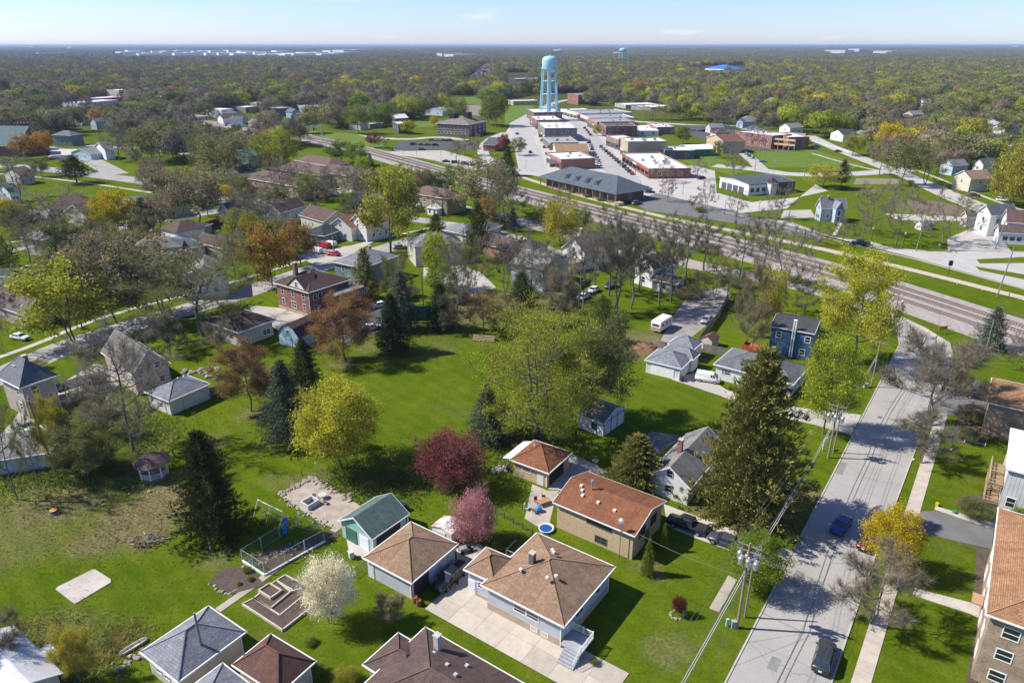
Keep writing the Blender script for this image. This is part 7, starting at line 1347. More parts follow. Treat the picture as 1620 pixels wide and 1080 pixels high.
def row(n, a_, b_, head, grp, lab, jit=.0):
    for i in range(n):
        t = (i+rg.uniform(-jit, jit))/max(1, n-1); cl = rg.choice(cc); cn = {K: 'black', GY: 'dark grey', SI: 'silver', WH: 'white', NV: 'navy', RD: 'red'}.get(cl, 'brownish' if cl[0] < .2 else 'grey')
        lb = '%s car, number %d %s' % (cn, i+1, lab); ordn = ['first', 'second', 'third', 'fourth', 'fifth', 'sixth', 'seventh', 'eighth', 'ninth', 'tenth', 'eleventh', 'twelfth', 'thirteenth', 'fourteenth'][i]
        lb = '%s car, %s %s' % (cn, ordn, lab); car(rg.choice(['sedan', 'sedan', 'suv']), a_[0]+(b_[0]-a_[0])*t, a_[1]+(b_[1]-a_[1])*t, head+rg.uniform(-4, 4), cl, lb, grp, far=True)
row(13, (1000, 275), (951, 233), 20, 'cars parked along the right downtown kerb', 'from the station along the right kerb of the downtown street')
row(9, (948, 262), (930, 222), 200, 'cars parked along the left downtown kerb', 'from the near end of the left kerb of the downtown street', .2)
row(4, (934, 214), (925, 203), 10, 'cars at the far end of the downtown street', 'toward the far end of the downtown street')
row(7, (872, 262), (850, 205), 5, 'cars parked along the left shops', 'from the near end beside the left row of shops', .2); row(4, (838, 240), (818, 212), 10, 'cars on the left downtown street', 'up the open side of the left downtown street', .2)
row(4, (835, 262), (832, 258), 90, 'cars at the left downtown parking', 'at the near left downtown kerb') if False else None
row(4, (683, 222), (712, 223), 90, 'cars in the far row of the parking lot', 'from the left in the far row of the hall parking lot'); row(4, (656, 229), (690, 230), 90, 'cars in the middle row of the parking lot', 'from the left in the middle row of the hall parking lot', .2); row(4, (706, 256), (750, 262), 100, 'cars in the near row of the parking lot', 'from the left in the near row of the hall parking lot')
row(2, (625, 237), (668, 237), 90, 'cars along the parking lot edge', 'from the left along the edge of the hall parking lot'); row(4, (1090, 206), (1115, 208), 100, 'cars behind the downtown shops', 'from the left in the lot behind the downtown shops'); row(5, (1172, 238), (1190, 250), 30, 'cars along the alley by the motel', 'from the top along the alley by the motel'); row(3, (1090, 278), (1110, 282), 60, 'cars beside the wide white roof', 'from the left beside the wide white roofed building')
row(3, (352, 195), (392, 197), 90, 'cars in the far left yards', 'from the left in the far left yards'); row(2, (1062, 178), (1100, 181), 100, 'cars behind downtown', 'from the left on the street behind downtown')
# camper trailer
q = G(1046, 521); t = empty('camper_trailer', q, rad(90-38), 'white camper trailer with a striped rear end standing on the yard', 'camper'); prf = [(-2.9, .55), (2.6, .55), (3.1, 1.3), (3.0, 2.5), (2.6, 2.85), (-2.7, 2.85), (-3.0, 2.4), (-3.0, 1.0)]
b = MB(); n = len(prf); b.add([(x, -1.15, z) for x, z in prf]+[(x, 1.15, z) for x, z in prf], [tuple(range(n)), tuple(range(2*n-1, n-1, -1))]+[(i, n+i, n+(i+1) % n, (i+1) % n)[::1] for i in range(n)]); b.build('body', paint((.74, .73, .70)), t)
MB().box(-3.06, -3.0, -.8, .8, 1.75, 2.2).build('rear_window', GLASS, t); MB().box(-3.05, -2.99, -1.1, 1.1, 1.25, 1.45).build('stripe', paint((.4, .18, .1)), t); MB().box(-3.05, -2.99, -1.1, 1.1, .95, 1.1).build('stripe', paint((.4, .18, .1)), t)
for x in (-1.6, .2, 1.8): MB().box(x-.4, x+.4, -1.19, -1.15, 1.6, 2.2).build('side_window', GLASS, t)
for y in (-1.0, 1.0): MB().tube((-.3, y-.1, .36), (-.3, y+.1, .36), .36, n=14).build('wheel', TYRE, t)
MB().box(-.2, .3, -.3, .3, 2.85, 3.0).build('roof_vent', WHITE, t); MB().box(3.0, 4.2, -.08, .08, .5, .62).build('drawbar', DARK, t)
# ------------------------------------------------------------------ utility poles and wires
POLEM = paint((.26, .21, .16), .9, .25); INS = metal((.5, .52, .54), .5)
def utility_pole(bx, by, H, head, label, arms=(0,), trans=0, lean=0, r0=.17):
    p = G(bx, by); t = empty('utility_pole', p, rad(90-head), label, 'utility pole', 'utility poles'); t.rotation_euler[1] = lean   # local x along the line
    MB().tube((0, 0, 0), (0, 0, H), r0, r0*.7, 10).build('pole', POLEM, t)
    for a_ in arms:
        ar = MB().box(-.06, .06, -1.3, 1.3, H-.45-a_, H-.3-a_).build('crossarm', POLEM, t)
        ins = MB()
        for y in (-1.2, -.75, .75, 1.2): ins.tube((0, y, H-.3-a_), (0, y, H-.02-a_), .06, n=6)
        ins.build('insulators', INS, ar)
    for i in range(trans):
        a_ = -1.0+2.0*i/max(1, trans-1); x = .45 if i % 2 else -.45; c = MB().lathe([(.05, -.5), (.26, -.48), (.28, .35), (.2, .45), (.05, .5)], 12); c.build('transformer', INS, t, loc=(x, a_, H-2.2)); 
        MB().tube((x, a_, H-1.75), (x, a_, H-1.45), .06, n=6).build('bushing', WHITE, t)
    if trans: MB().box(-.08, .08, -1.2, 1.2, H-2.0, H-1.85).build('transformer_arm', POLEM, t)
    return t, p, H, head
def wire(p, q, sag, r_, label, grp='power wires'):
    p = Vector(p); q = Vector(q); b = MB(); n = 14; pts = [p.lerp(q, i/n)-Vector((0, 0, sag*4*(i/n)*(1-i/n))) for i in range(n+1)]; L_ = pts[0].copy()
    for i in range(n): b.tube(pts[i]-L_, pts[i+1]-L_, r_, n=4, cap=False)
    return b.build('power_wire', paint((.12, .12, .12), .6) if r_ < .03 else paint((.45, .45, .43), .6), None, uv=False, loc=L_, label=label, cat='power wire', group=grp)
P1, p1, H1, h1 = utility_pole(1166, 993, 11.6, 35, 'near utility pole with transformers beside the street at the bottom', (0, .7), 6)
t2 = utility_pole(1178, 976, 8.0, 35, 'short second pole standing just behind the near utility pole', (), 0, r0=.13)
P3, p3, H3, h3 = utility_pole(1310, 724, 9.5, 35, 'utility pole with transformers right of the giant cedar', (0, .7), 5); t4 = utility_pole(1318, 716, 7.5, 35, 'short pole just behind the one right of the giant cedar', (), 0, r0=.13)
P5, p5, H5, h5 = utility_pole(1378, 612, 9.5, 35, 'leaning utility pole at the left of the street bend', (0,), 0); 
P6, p6, H6, h6 = utility_pole(1408, 532, 10.5, 35, 'utility pole on the grass between street bend and tracks', (0,), 2)
P7, p7, H7, h7 = utility_pole(1555, 570, 9, 35, 'plain pole standing in front of the blue grey spruce', (), 0, r0=.12)
P8, p8, H8, h8 = utility_pole(1577, 470, 13.5, 110, 'tall dark pole between promenade and main street at the right', (), 0, lean=.06); P9, p9, H9, h9 = utility_pole(1449, 397, 12, 110, 'thin tilted utility pole on the meadow corner', (0,), 1, lean=.05)
P10, p10, H10, h10 = utility_pole(1574, 394, 9.5, 110, 'dark leaning pole at the driveway of the white houses', (), 0, lean=.1)
P11, p11, H11, h11 = utility_pole(88, 748, 13, 60, 'leaning dark utility pole beside the light blue garage', (0,), 0, lean=-.06); utility_pole(328, 1064, 8, 60, 'dark wooden pole rising through the light grey roof at the bottom', (), 0, r0=.16)
P12, p12, H12, h12 = utility_pole(17, 318, 10, 60, 'far pole with three crossarms at the left park lawn', (0, 1.0, 2.0), 0)
P13, p13, H13, h13 = utility_pole(670, 493, 10, 60, 'pole beside the green court screen', (), 0); utility_pole(922, 497, 11, 60, 'slim pole among the pines left of the farmhouse', (), 0); utility_pole(369, 380, 9, 60, 'pole in front of the red fence', (), 0); utility_pole(529, 402, 9.5, 60, 'pale pole beside the parked vans', (), 0)
utility_pole(1272, 282, 11, 100, 'far utility pole at the corner of the motel lawn', (0,), 0); utility_pole(1194, 270, 10, 100, 'far utility pole beside the alley', (0,), 0); utility_pole(1141, 245, 12, 100, 'far utility pole beside the narrow tan house', (0,), 0)
def armpt(P, H, head, y, z=0, x=0): 
    r_ = rad(90-head); return Vector((P.x+math.cos(r_)*x-math.sin(r_)*y, P.y+math.sin(r_)*x+math.cos(r_)*y, H-.0+z))
dirv = Vector((math.sin(rad(35)), math.cos(rad(35)), 0)); pm = p1-dirv*38
names = ['left outer', 'left inner', 'right inner', 'right outer']
for i, y in enumerate((-1.2, -.75, .75, 1.2)):
    for k, (a_, Ha, b_, Hb, s) in enumerate(((pm, H1, p1, H1, 'below the near pole'), (p1, H1, p3, H3, 'between the near pole and the cedar pole'), (p3, H3, p5, H5, 'between the cedar pole and the leaning pole'), (p5, H5, p6, H6, 'between the leaning pole and the bend pole'))):
        wire(armpt(a_, Ha, 35, y), armpt(b_, Hb, 35, y), .7, .016, '%s power wire %s' % (names[3-i], s))
for k, (z, s) in enumerate(((-3.6, 'upper'), (-4.3, 'lower'))):
    wire(armpt(pm, H1, 35, .1, z), armpt(p1, H1, 35, .1, z), .6, .035, '%s thick cable below the near pole' % s); wire(armpt(p1, H1, 35, .1, z), armpt(p3, H3, 35, .1, z+.8), .6, .035, '%s thick cable between the near pole and the cedar pole' % s); wire(armpt(p3, H3, 35, .1, z+.8), armpt(p5, H5, 35, .1, z+.8), .6, .035, '%s thick cable beyond the cedar pole' % s)
hs = G(1003, 840, 4.0); wire(armpt(p1, H1, 35, .1, -4.5), (hs.x, hs.y, 4.0), .5, .028, 'house cable running to the split level house'); hs2 = G(888, 990, 3.6); 
wire(armpt(p6, H6, 35, 0), armpt(p9, H9, 35, 0), .9, .016, 'wire over the tracks toward the meadow pole'); wire(armpt(p9, H9, 110, 0), armpt(p10, H10, 110, 0), .7, .016, 'wire from the meadow pole to the dark leaning pole'); wire(armpt(p9, H9, 110, 0), G(1272, 282)+Vector((0, 0, 11)), 1, .016, 'wire from the meadow pole toward the motel lawn')
g1 = p1+dirv*-6+Vector((-2.5, 1.5, 0)); wire(armpt(p1, H1, 35, 0, -3.8), g1+Vector((0, 0, .1)), 0, .02, 'left guy wire of the near pole', 'guy wires'); wire(armpt(p1, H1, 35, 0, -2.8), p1-dirv*8, 0, .02, 'right guy wire of the near pole', 'guy wires')
MB().box(-.25, .25, -.2, .2, 0, .9).box(-.27, .27, -.22, .22, .9, .97).build('utility_box', paint((.30, .38, .30)), None, loc=G(1160, 992), label='pale green utility box at the foot of the near pole', cat='utility box'); MB().box(-.15, .15, -.12, .12, 0, 1.0).box(-.17, .17, -.14, .14, 1, 1.06).build('marker_post', paint((.25, .5, .45)), None, loc=G(1150, 990), label='green marker post left of the utility box', cat='marker post')
MB().box(-.35, .35, -.3, .3, 0, .9).box(-.38, .38, -.33, .33, .9, .98).build('utility_box', paint((.42, .47, .38)), None, loc=G(1369, 613), label='pale green utility box beside the leaning pole', cat='utility box')
# street lamps near downtown and the main street
def lamp(bx, by, H, label, col=DARK):
    t = empty('street_lamp', G(bx, by), 0, label, 'street lamp', 'street lamps'); MB().tube((0, 0, 0), (0, 0, H-.6), .09, .06, 8).build('post', col, t); MB().lathe([(.08, H-.6), (.25, H-.4), (.25, H-.1), (.05, H+.1)], 8).build('lamp_head', paint((.6, .6, .55)), t)
for i, a_ in enumerate(((832, 268, 5, 'street lamp nearest the station on the left street'), (865, 262, 5, 'street lamp at the corner of the red brick shop'), (1005, 276, 5, 'street lamp at the near end of the right downtown kerb'), (992, 262, 5, 'second street lamp on the right downtown kerb'), (1080, 308, 6, 'street lamp beside the dark red tree by the station'), (1013, 303, 5, 'street lamp at the station corner'), (1146, 340, 6, 'street lamp by the small bush at the lane'), (1200, 338, 5, 'lamp post in front of the workshop'),
    (1428, 392, 5, 'green topped street lamp on the meadow edge'), (1378, 381, 4.5, 'green topped street lamp behind the dark blue pickup'), (846, 215, 5, 'street lamp halfway up the left shops'), (659, 246, 6, 'lamp post in the hall parking lot'), (698, 256, 6, 'lamp post at the near edge of the parking lot'))): lamp(*a_)
t = empty('traffic_signal', G(1500, 434), 0, 'black traffic signal on a pole beside the tracks', 'traffic signal'); MB().tube((0, 0, 0), (0, 0, 4.2), .07, n=8).build('post', DARK, t); MB().box(-.5, .5, -.2, .2, 2.6, 4.0).build('signal_head', DARK, t)
t = empty('street_sign', G(1484, 398), 0, 'pale street sign on a post at the meadow edge', 'sign'); MB().tube((0, 0, 0), (0, 0, 2.6), .04, n=6).build('post', metal(), t); MB().box(-.35, .35, -.03, .03, 1.9, 2.6).build('sign_panel', paint((.5, .6, .5)), t)
t = empty('warning_sign', G(1490, 528), .2, 'orange rectangular warning sign between the bend and the tracks', 'sign'); MB().tube((-.8, 0, 0), (-.8, 0, 2), .05, n=6).build('post', metal(), t); MB().tube((.8, 0, 0), (.8, 0, 2), .05, n=6).build('post', metal(), t); MB().box(-1.1, 1.1, -.03, .03, 1.0, 1.9).build('sign_panel', paint((.7, .3, .02)), t)
t = empty('yard_sign', G(1303, 712), .6, 'small white yard sign beside the cedar pole', 'sign'); MB().tube((-.4, 0, 0), (-.4, 0, 2.4), .05, n=6).build('post', WHITE, t); MB().box(-.4, .6, -.03, .03, 1.3, 2.2).build('sign_panel', WHITE, t)
for i, (x, y) in enumerate(((1201, 239), (1209, 243), (1217, 248), (1226, 254), (1228, 257))): MB().box(-.5, .5, -.05, .05, 0, 1.2).box(-.04, .04, -.06, .06, 0, 1.4).build('lawn_sign', WHITE, None, loc=G(x, y), label=['small white post nearest the motel on its lawn', 'second small white post from the motel', 'third small white post from the motel', 'fourth small white post from the motel', 'small white post farthest from the motel'][i], cat='marker post', group='white posts on the motel lawn')
# ------------------------------------------------------------------ fences
def fence(pts, H, m, label, kind='plank', gap=.0, post=2.4, pm=None, name='wooden_fence', cat='fence', pixel=True, z0=0):
    W_ = [G(*p) for p in pts] if pixel else pts; o_ = W_[0].copy(); t = empty(name, o_, 0, label, cat); pb = []
    for i in range(len(W_)-1):
        a_ = W_[i]-o_; b_ = W_[i+1]-o_; L_ = (b_-a_).length; n = max(1, round(L_/post)); d = (b_-a_)/L_; ang = math.atan2(d.y, d.x)
        for k in range(n+1 if i == len(W_)-2 else n): c = a_+d*(L_*k/n); q = MB().box(-.05, .05, -.05, .05, 0, H+.1); q.build('post', pm or m, t, loc=c, rz=ang)
        if kind == 'plank':
            pw = .18; npk = int(L_/pw); me = MB().box(0, pw-.015, .055, .08, .05, H).mesh('plank', [m], uv=False)
            if (a_+o_).length < 140 and npk <= 150:
                for k in range(npk): link('plank', me, t, a_+d*(k*pw), ang)
            else:
                q = MB()
                for k in range(npk): c = a_+d*(k*pw); q.obox(c, c+d*(pw-.02), .03, .05, H+(k % 3)*.01)
                q.build('planks', m, t, uv=False, kind='stuff')
        elif kind == 'rail':
            for z in (.45, .9, H-.05): 
                if z <= H: MB().obox(a_, b_, .05, z-.04, z+.04).build('rail', m, t, uv=False)
        elif kind == 'mesh':
            for z in (.05, H): MB().tube(a_+Vector((0, 0, z)), b_+Vector((0, 0, z)), .025, n=5).build('rail', pm or m, t, uv=False)
            q = MB(); s = .14; n_ = int(L_/s)
            for k in range(-int(H/s), n_):
                for sg in (1, -1):
                    x0 = k*s; x1 = x0+H; za, zc = (0.06, H) if sg > 0 else (H, .06)
                    if x0 < 0: za += sg*(-x0); x0 = 0
                    if x1 > L_: zc -= sg*(x1-L_); x1 = L_
                    if x1 <= x0: continue
                    p_ = a_+d*x0+Vector((0, 0, za)); q_ = a_+d*x1+Vector((0, 0, zc)); nn = Vector((-d.y, d.x, 0))*.0; w_ = Vector((0, 0, .007)); q.add([p_-w_, q_-w_, q_+w_, p_+w_], [(0, 1, 2, 3)])
            q.build('wire_mesh', m, t, uv=False, kind='stuff')
    return t
GRN_W = paint((.10, .16, .13), .5); 
fence([(1152, 475), (1135, 505), (1105, 545)], 1.9, WOODG, 'weathered wooden fence between the cracked yard and the blue house lawn'); fence([(1112, 556), (1148, 563)], 1.8, WOODG, 'short wooden fence behind the white ranch house')
fence([(1205, 488), (1245, 505), (1290, 515)], 1.6, paint((.35, .18, .1)), 'reddish fence behind the blue house', kind='rail'); fence([(308, 372), (335, 362), (366, 352)], 3.0, paint((.22, .035, .03)), 'dark red board fence beside the white gable house'); 
fence([(292, 648), (318, 633), (352, 622)], 1.8, WOODG, 'grey wooden fence along the white garage wall'); fence([(66, 355), (72, 350), (90, 362)], 1.6, WHITE, 'white board fence beside the far left lawn')
fence([(1080, 356), (1267, 391), (1440, 431), (1640, 482)], 1.1, paint((.6, .55, .48)), 'long pale railing between the promenade and the tracks', kind='rail', post=6); fence([(622, 238), (690, 257), (760, 277)], 1.1, paint((.5, .5, .48)), 'pale railing along the hall parking lot', kind='rail', post=5)
fence([(1284, 225), (1345, 243)], 1.2, WHITE, 'white fence along the side street by the motel', kind='rail', post=3)
# fenced vegetable garden
A_, B_, C_, D_ = (384, 886), (419, 908), (513, 855), (470, 832)
fence([A_, B_, C_, (505, 843), D_, A_], 1.7, GRN_W, 'green wire mesh fence around the vegetable garden', kind='mesh', post=2.8, pm=paint((.3, .38, .34)), name='mesh_fence')
q = G(384, 886); fence([(556, 913), (580, 896)], 1.1, GRN_W, 'short wire fence between blossom tree and garage', kind='mesh', post=2, pm=metal(), name='mesh_fence'); fence([(784, 812), (812, 828), (842, 846)], 1.0, paint((.08, .1, .06)), 'dark wire fence on the grass left of the patio', kind='mesh', post=2.2, name='mesh_fence')
for i, (a_, b_) in enumerate((((384, 888), (419, 911)), ((419, 911), (515, 857)))): o_ = G(*a_); MB().obox((0, 0), (G(*b_)-o_).to_2d(), .2, 0, .28).build('garden_edging', paint((.62, .62, .6)), None, loc=o_, label=['pale timber edging at the left end of the fenced garden', 'pale timber edging along the path side of the fenced garden'][i], cat='edging')
fence([(1525, 700), (1558, 706), (1562, 690)], .5, WHITE, 'low white border rail around the bush bed', kind='rail', post=2)
t = empty('green_screen', G(655, 510), rad(5), 'tall green netting screen behind the dark spruces', 'screen'); 
for x in (-4, 0, 4): MB().tube((x, 0, 0), (x, 0, 4.2), .08, n=6).build('post', DARK, t)
MB().box(-4, 4, -.03, .03, .3, 4).build('netting', paint((.03, .22, .17)), t)
# raised beds
def bed(P, h, m, label, fill=True):
    W_ = [G(*p) for p in P]; o_ = W_[0].copy(); t = empty('raised_bed', o_, 0, label, 'raised bed', 'raised garden beds'); n = len(W_)
    for i in range(n): MB().obox(W_[i]-o_, W_[(i+1) % n]-o_+(W_[(i+1) % n]-W_[i]).normalized()*.07, .16, 0, h).build('border_board', m, t)
    if fill: MB().prism([((w_-o_).x, (w_-o_).y) for w_ in W_], 0, h*.7).build('soil', soil((.15, .11, .085)), t)
TB = paint((.5, .44, .37), .85, .2)
bed([(384, 957), (447, 998), (502, 955), (478, 946), (443, 975), (402, 948)], .3, TB, 'outer raised bed running round the lower corner'); bed([(402, 948), (428, 964), (463, 935), (437, 920)], .3, TB, 'middle raised bed with bare soil'); bed([(410, 938), (429, 950), (446, 938), (427, 927)], .55, TB, 'small square raised box on top of the beds'); bed([(438, 920), (460, 938), (487, 930), (452, 912)], .35, TB, 'far raised bed nearest the blossom tree')
# gazebo
q = G(245, 752); t = empty('gazebo', q, .2, 'white octagonal gazebo with a brown shingle roof', 'gazebo'); n = 8; rr = 2.0
MB().lathe([(2.1, 0), (2.1, .3)], 8).build('floor', WOODG, t); MB().lathe([(2.75, 2.5), (2.75, 2.62), (1.4, 3.4), (.05, 3.9)], 8).build('roof', shingle((.17, .12, .11)), t)
for i in range(8):
    a_ = 2*math.pi*i/8; b_ = 2*math.pi*(i+1)/8; p_ = Vector((math.cos(a_)*rr, math.sin(a_)*rr, 0)); q_ = Vector((math.cos(b_)*rr, math.sin(b_)*rr, 0)); MB().box(-.07, .07, -.07, .07, .3, 2.55).build('post', WHITE, t, loc=p_)
    if i != 1:
        rl = MB().obox(p_, q_, .06, 1.15, 1.22).obox(p_, q_, .06, .45, .5)
        for k in range(1, 9): c = p_.lerp(q_, k/9); rl.box(c.x-.025, c.x+.025, c.y-.025, c.y+.025, .5, 1.15)
        rl.build('railing', WHITE, t)
# swing set
a_ = G(411, 812); b_ = G(451, 832); d = (b_-a_); L_ = d.length; d.normalize(); nn = Vector((-d.y, d.x, 0)); t = empty('swing_set', a_, 0, 'white metal swing set with a blue slide beside the stone terrace', 'swing set')
for k in (0, .5, 1):
    c = d*L_*k
    for s in (-1, 1): MB().tube(c+nn*s*1.1, c+Vector((0, 0, 2.3)), .045, n=6).build('leg', WHITE, t)
MB().tube((0, 0, 2.3), d*L_+Vector((0, 0, 2.3)), .05, n=6).build('top_bar', WHITE, t)
for k in (.15, .32, .62, .78):
    c = d*L_*k; s_ = MB().box(-.22, .22, -.1, .1, .5, .56).build('swing_seat', paint((.05, .12, .4)), t, loc=(c.x, c.y, 0)); ch = MB()
    for x in (-.2, .2): ch.tube((x, 0, .55), (x, 0, 2.3), .015, n=4)
    ch.build('chain', metal(), s_)
c = d*(L_+.4); MB().add([(c.x-.25, c.y, 1.5), (c.x+.25, c.y, 1.5), (c.x+.45, c.y-1.7, .15), (c.x-.05, c.y-1.7, .15), (c.x-.25, c.y, 1.56), (c.x+.25, c.y, 1.56), (c.x+.45, c.y-1.7, .22), (c.x-.05, c.y-1.7, .22)], [(0, 3, 2, 1), (4, 5, 6, 7), (0, 1, 5, 4), (1, 2, 6, 5), (2, 3, 7, 6), (3, 0, 4, 7)]).build('slide', paint((.03, .12, .5)), t)
# stones
rg = random.Random(4); ST = stone((.36, .31, .26), 2, .4, 'rock')
def rockmesh(seed):
    r_ = random.Random(seed); b = MB(); b.lathe([(.05, 0), (.5, .05), (.48, .3), (.3, .48), (.05, .52)], 6); b.v = [(x+r_.uniform(-.12, .12), y*.8+r_.uniform(-.12, .12), z*.8+r_.uniform(-.06, .06)) for x, y, z in b.v]; return b.mesh('stone', [ST], uv=False)
RM = [rockmesh(i) for i in range(5)]
def stones(name, label, cat, path, n, wid, s0, s1, parts=True):
    W_ = [G(*p) for p in path]; o_ = W_[0].copy(); t = empty(name, o_, 0, label, cat)
    for i in range(n):
        k = rg.random()*(len(W_)-1); j = min(int(k), len(W_)-2); c = W_[j].lerp(W_[j+1], k-j)-o_; s = rg.uniform(s0, s1); q = link('stone', rg.choice(RM), t, (c.x+rg.gauss(0, wid), c.y+rg.gauss(0, wid), .03), rg.uniform(0, 6.28)); q.scale = (s, s, s*rg.uniform(.7, 1.1))
stones('stone_wall', 'tumbled dry stone wall along the far side of the stone terrace', 'stone wall', [(444, 784), (470, 768), (494, 757), (510, 768), (530, 778), (556, 790)], 95, .28, .35, .85); stones('stone_row', 'loose stones along the near side of the stone terrace', 'stones', [(448, 790), (480, 812), (505, 826), (535, 836)], 40, .35, .25, .55)
stones('stone_row', 'row of stones along the edge of the cut-off bed by the path', 'stones', [(331, 921), (345, 935), (365, 940), (375, 930)], 16, .15, .25, .5); stones('stone_row', 'stones and logs scattered inside the fenced garden', 'stones', [(400, 895), (440, 880), (480, 858)], 24, .8, .2, .5); stones('stone_ring', 'ring of small stones round the small dark red tree', 'stones', [(1060, 972), (1068, 980), (1082, 978), (1084, 968), (1072, 962), (1060, 970)], 22, .05, .25, .4)
stones('rubble', 'pale rubble along the wall of the bottom left garage', 'rubble', [(180, 1062), (215, 1040), (235, 1030)], 30, .4, .3, .7); stones('rubble', 'rubble and junk heap beside the pinkish house', 'rubble', [(300, 590), (330, 585), (345, 600)], 30, 1.0, .5, 1.3); stones('rubble', 'broken stones under the trees left of the brush pile', 'rubble', [(130, 790), (160, 795), (215, 770), (235, 778)], 26, .6, .25, .6); stones('rubble', 'heap of debris beside the rust roofed garage', 'rubble', [(785, 745), (795, 740)], 22, .6, .4, .9)
q = G(488, 808); t = empty('block_planter', q, rad(52), 'open box of pale concrete blocks on the stone terrace', 'planter')
for (a0, a1, b0, b1) in ((0, 2, 0, .2), (0, 2, 1.6, 1.8), (0, .2, .2, 1.6), (1.8, 2, .2, 1.6)):
    for z in (0, .41, .62): MB().box(a0, a1, b0, b1, z, z+.2 if z else .4).build('block', paint((.5, .49, .47)), t)
def chair(px, py, rz, c, label, s=1.0):
    t = empty('garden_chair', G(px, py), rz, label, 'chair', 'garden chairs'); m = paint(c); MB().box(-.25*s, .25*s, -.25*s, .25*s, .4, .45).build('seat', m, t); MB().box(-.25*s, .25*s, .22*s, .27*s, .45, .95).build('backrest', m, t)
    for x in (-.22, .22):
        for y in (-.22, .22): MB().box(x*s-.02, x*s+.02, y*s-.02, y*s+.02, .05, .4).build('leg', m, t)
chair(498, 790, .4, (.5, .5, .5), 'grey chair on the stone terrace, left one'); chair(515, 797, 2.2, (.2, .2, .2), 'dark chair on the stone terrace, right one')
t = empty('garden_table', G(511, 788), 0, 'round pale table on the stone terrace', 'table'); MB().lathe([(.05, .68), (.6, .68), (.6, .73), (.05, .73)], 14).build('tabletop', paint((.5, .48, .44)), t); MB().tube((0, 0, .05), (0, 0, .7), .05, n=8).build('leg', DARK, t)
# patio clutter
chair(848, 795, .3, (.25, .07, .04), 'dark red chair at the left of the patio'); chair(860, 788, 1.6, (.25, .07, .04), 'dark red chair at the top of the patio'); chair(846, 812, 2.5, (.3, .1, .06), 'dark red chair nearest the pool'); chair(833, 806, 1.2, (.62, .66, .58), 'pale chair at the patio edge', 1.3)
t = empty('garden_table', G(860, 798), .5, 'brown wooden table with an orange top on the patio', 'table'); MB().box(-.9, .9, -.5, .5, .62, .7).build('tabletop', paint((.36, .2, .11)), t)
for x in (-.8, .8):
    for y in (-.4, .4): MB().box(x-.04, x+.04, y-.04, y+.04, .05, .62).build('leg', WOOD, t)
MB().lathe([(.05, .05), (.35, .15), (.5, .5), (.35, .85), (.05, .95)], 12).build('blue_ball', paint((.02, .25, .6), .3), None, smooth=True, loc=G(852, 809), label='bright blue ball on the patio', cat='ball')
t = empty('wading_pool', G(864, 838), rad(40), 'small blue pool with a white rim beside the split level house', 'pool'); MB().rings([[(r_*math.cos(k*math.pi/9), r_*math.sin(k*math.pi/9), z_) for k in range(18)] for r_, z_ in ((.9, .02), (.95, .4), (1.05, .42), (1.05, .37), (.86, .33), (.85, .1))], capa=False, capb=False).build('rim', WHITE, t); MB().lathe([(.85, .04), (.85, .28), (.02, .29)], 18).build('water', paint((.02, .08, .3), .1), t)
for i, (px, py, c, l) in enumerate(((633, 803, (.02, .05, .12), 'dark blue wheeled bin beside the green shed'), (640, 806, (.03, .03, .05), 'black wheeled bin beside the green shed'), (1078, 603, (.05, .05, .05), 'black wheeled bin beside the front white garage'), (804, 745, (.02, .03, .2), 'blue drum beside the rust roofed garage'), (657, 952, (.25, .1, .06), 'brown barrel planter at the garage corner'), (663, 957, (.2, .08, .05), 'second barrel planter at the garage corner'), (745, 929, (.25, .05, .04), 'red pot by the wing of the grey house'), (1509, 812, (.02, .25, .2), 'teal toy box on the lawn by the round bush'), (1482, 800, (.5, .4, .02), 'small yellow box at the sidewalk edge'), (556, 882, (.5, .52, .54), 'silver metal sheet crate in front of the green shed'))):
    b = MB()
    if 'barrel' in l or 'drum' in l or 'pot' in l: b.lathe([(.28, 0), (.34, .4), (.30, .8), (.24, .8), (.24, .7), (.02, .7)], 12)
    else: b.add([(-.24, -.28, 0), (.24, -.28, 0), (.24, .28, 0), (-.24, .28, 0), (-.3, -.34, .95), (.3, -.34, .95), (.3, .34, .95), (-.3, .34, .95)], [(0, 3, 2, 1), (4, 5, 6, 7), (0, 1, 5, 4), (1, 2, 6, 5), (2, 3, 7, 6), (3, 0, 4, 7)]).box(-.33, .33, -.37, .37, .95, 1.03)
    if 'yellow' in l or 'teal' in l: b.v = [(x*.6, y*.6, z*.5) for x, y, z in b.v]
    b.build('barrel' if 'barrel' in l else 'drum' if 'drum' in l else 'plant_pot' if 'pot' in l else 'wheeled_bin' if 'bin' in l else 'storage_box', paint(c, .5), None, loc=G(px, py), rz=.6, label=l, cat='barrel' if ('barrel' in l or 'drum' in l) else 'pot' if 'pot' in l else 'bin' if 'bin' in l else 'box')
q = G(738, 860); t = empty('kayak', q, rad(12), 'red kayak lying behind the tan roofed garage', 'kayak'); R = []
for x, w_, h in ((-2.0, .05, .1), (-1.4, .28, .28), (-.5, .38, .34), (.5, .38, .34), (1.4, .28, .28), (2.0, .05, .12)): R.append([(x, -w_, .7), (x, -w_*.6, .7-h*.6), (x, 0, .7-h), (x, w_*.6, .7-h*.6), (x, w_, .7), (x, 0, .7+h*.5)])
MB().rings(R).build('hull', paint((.55, .03, .04), .3), t, smooth=True); MB().box(-1.2, -1.1, -.35, .35, 0, .45).build('rack', WOOD, t); MB().box(1.1, 1.2, -.35, .35, 0, .45).build('rack', WOOD, t)
q = G(737, 872); t = empty('lawn_mower', q, .4, 'grey riding mower under the red kayak', 'mower'); MB().box(-.8, .1, -.4, .4, .3, .8).build('hood', paint((.25, .27, .3)), t); MB().box(.15, .6, -.25, .25, .5, .95).build('seat', DARK, t)
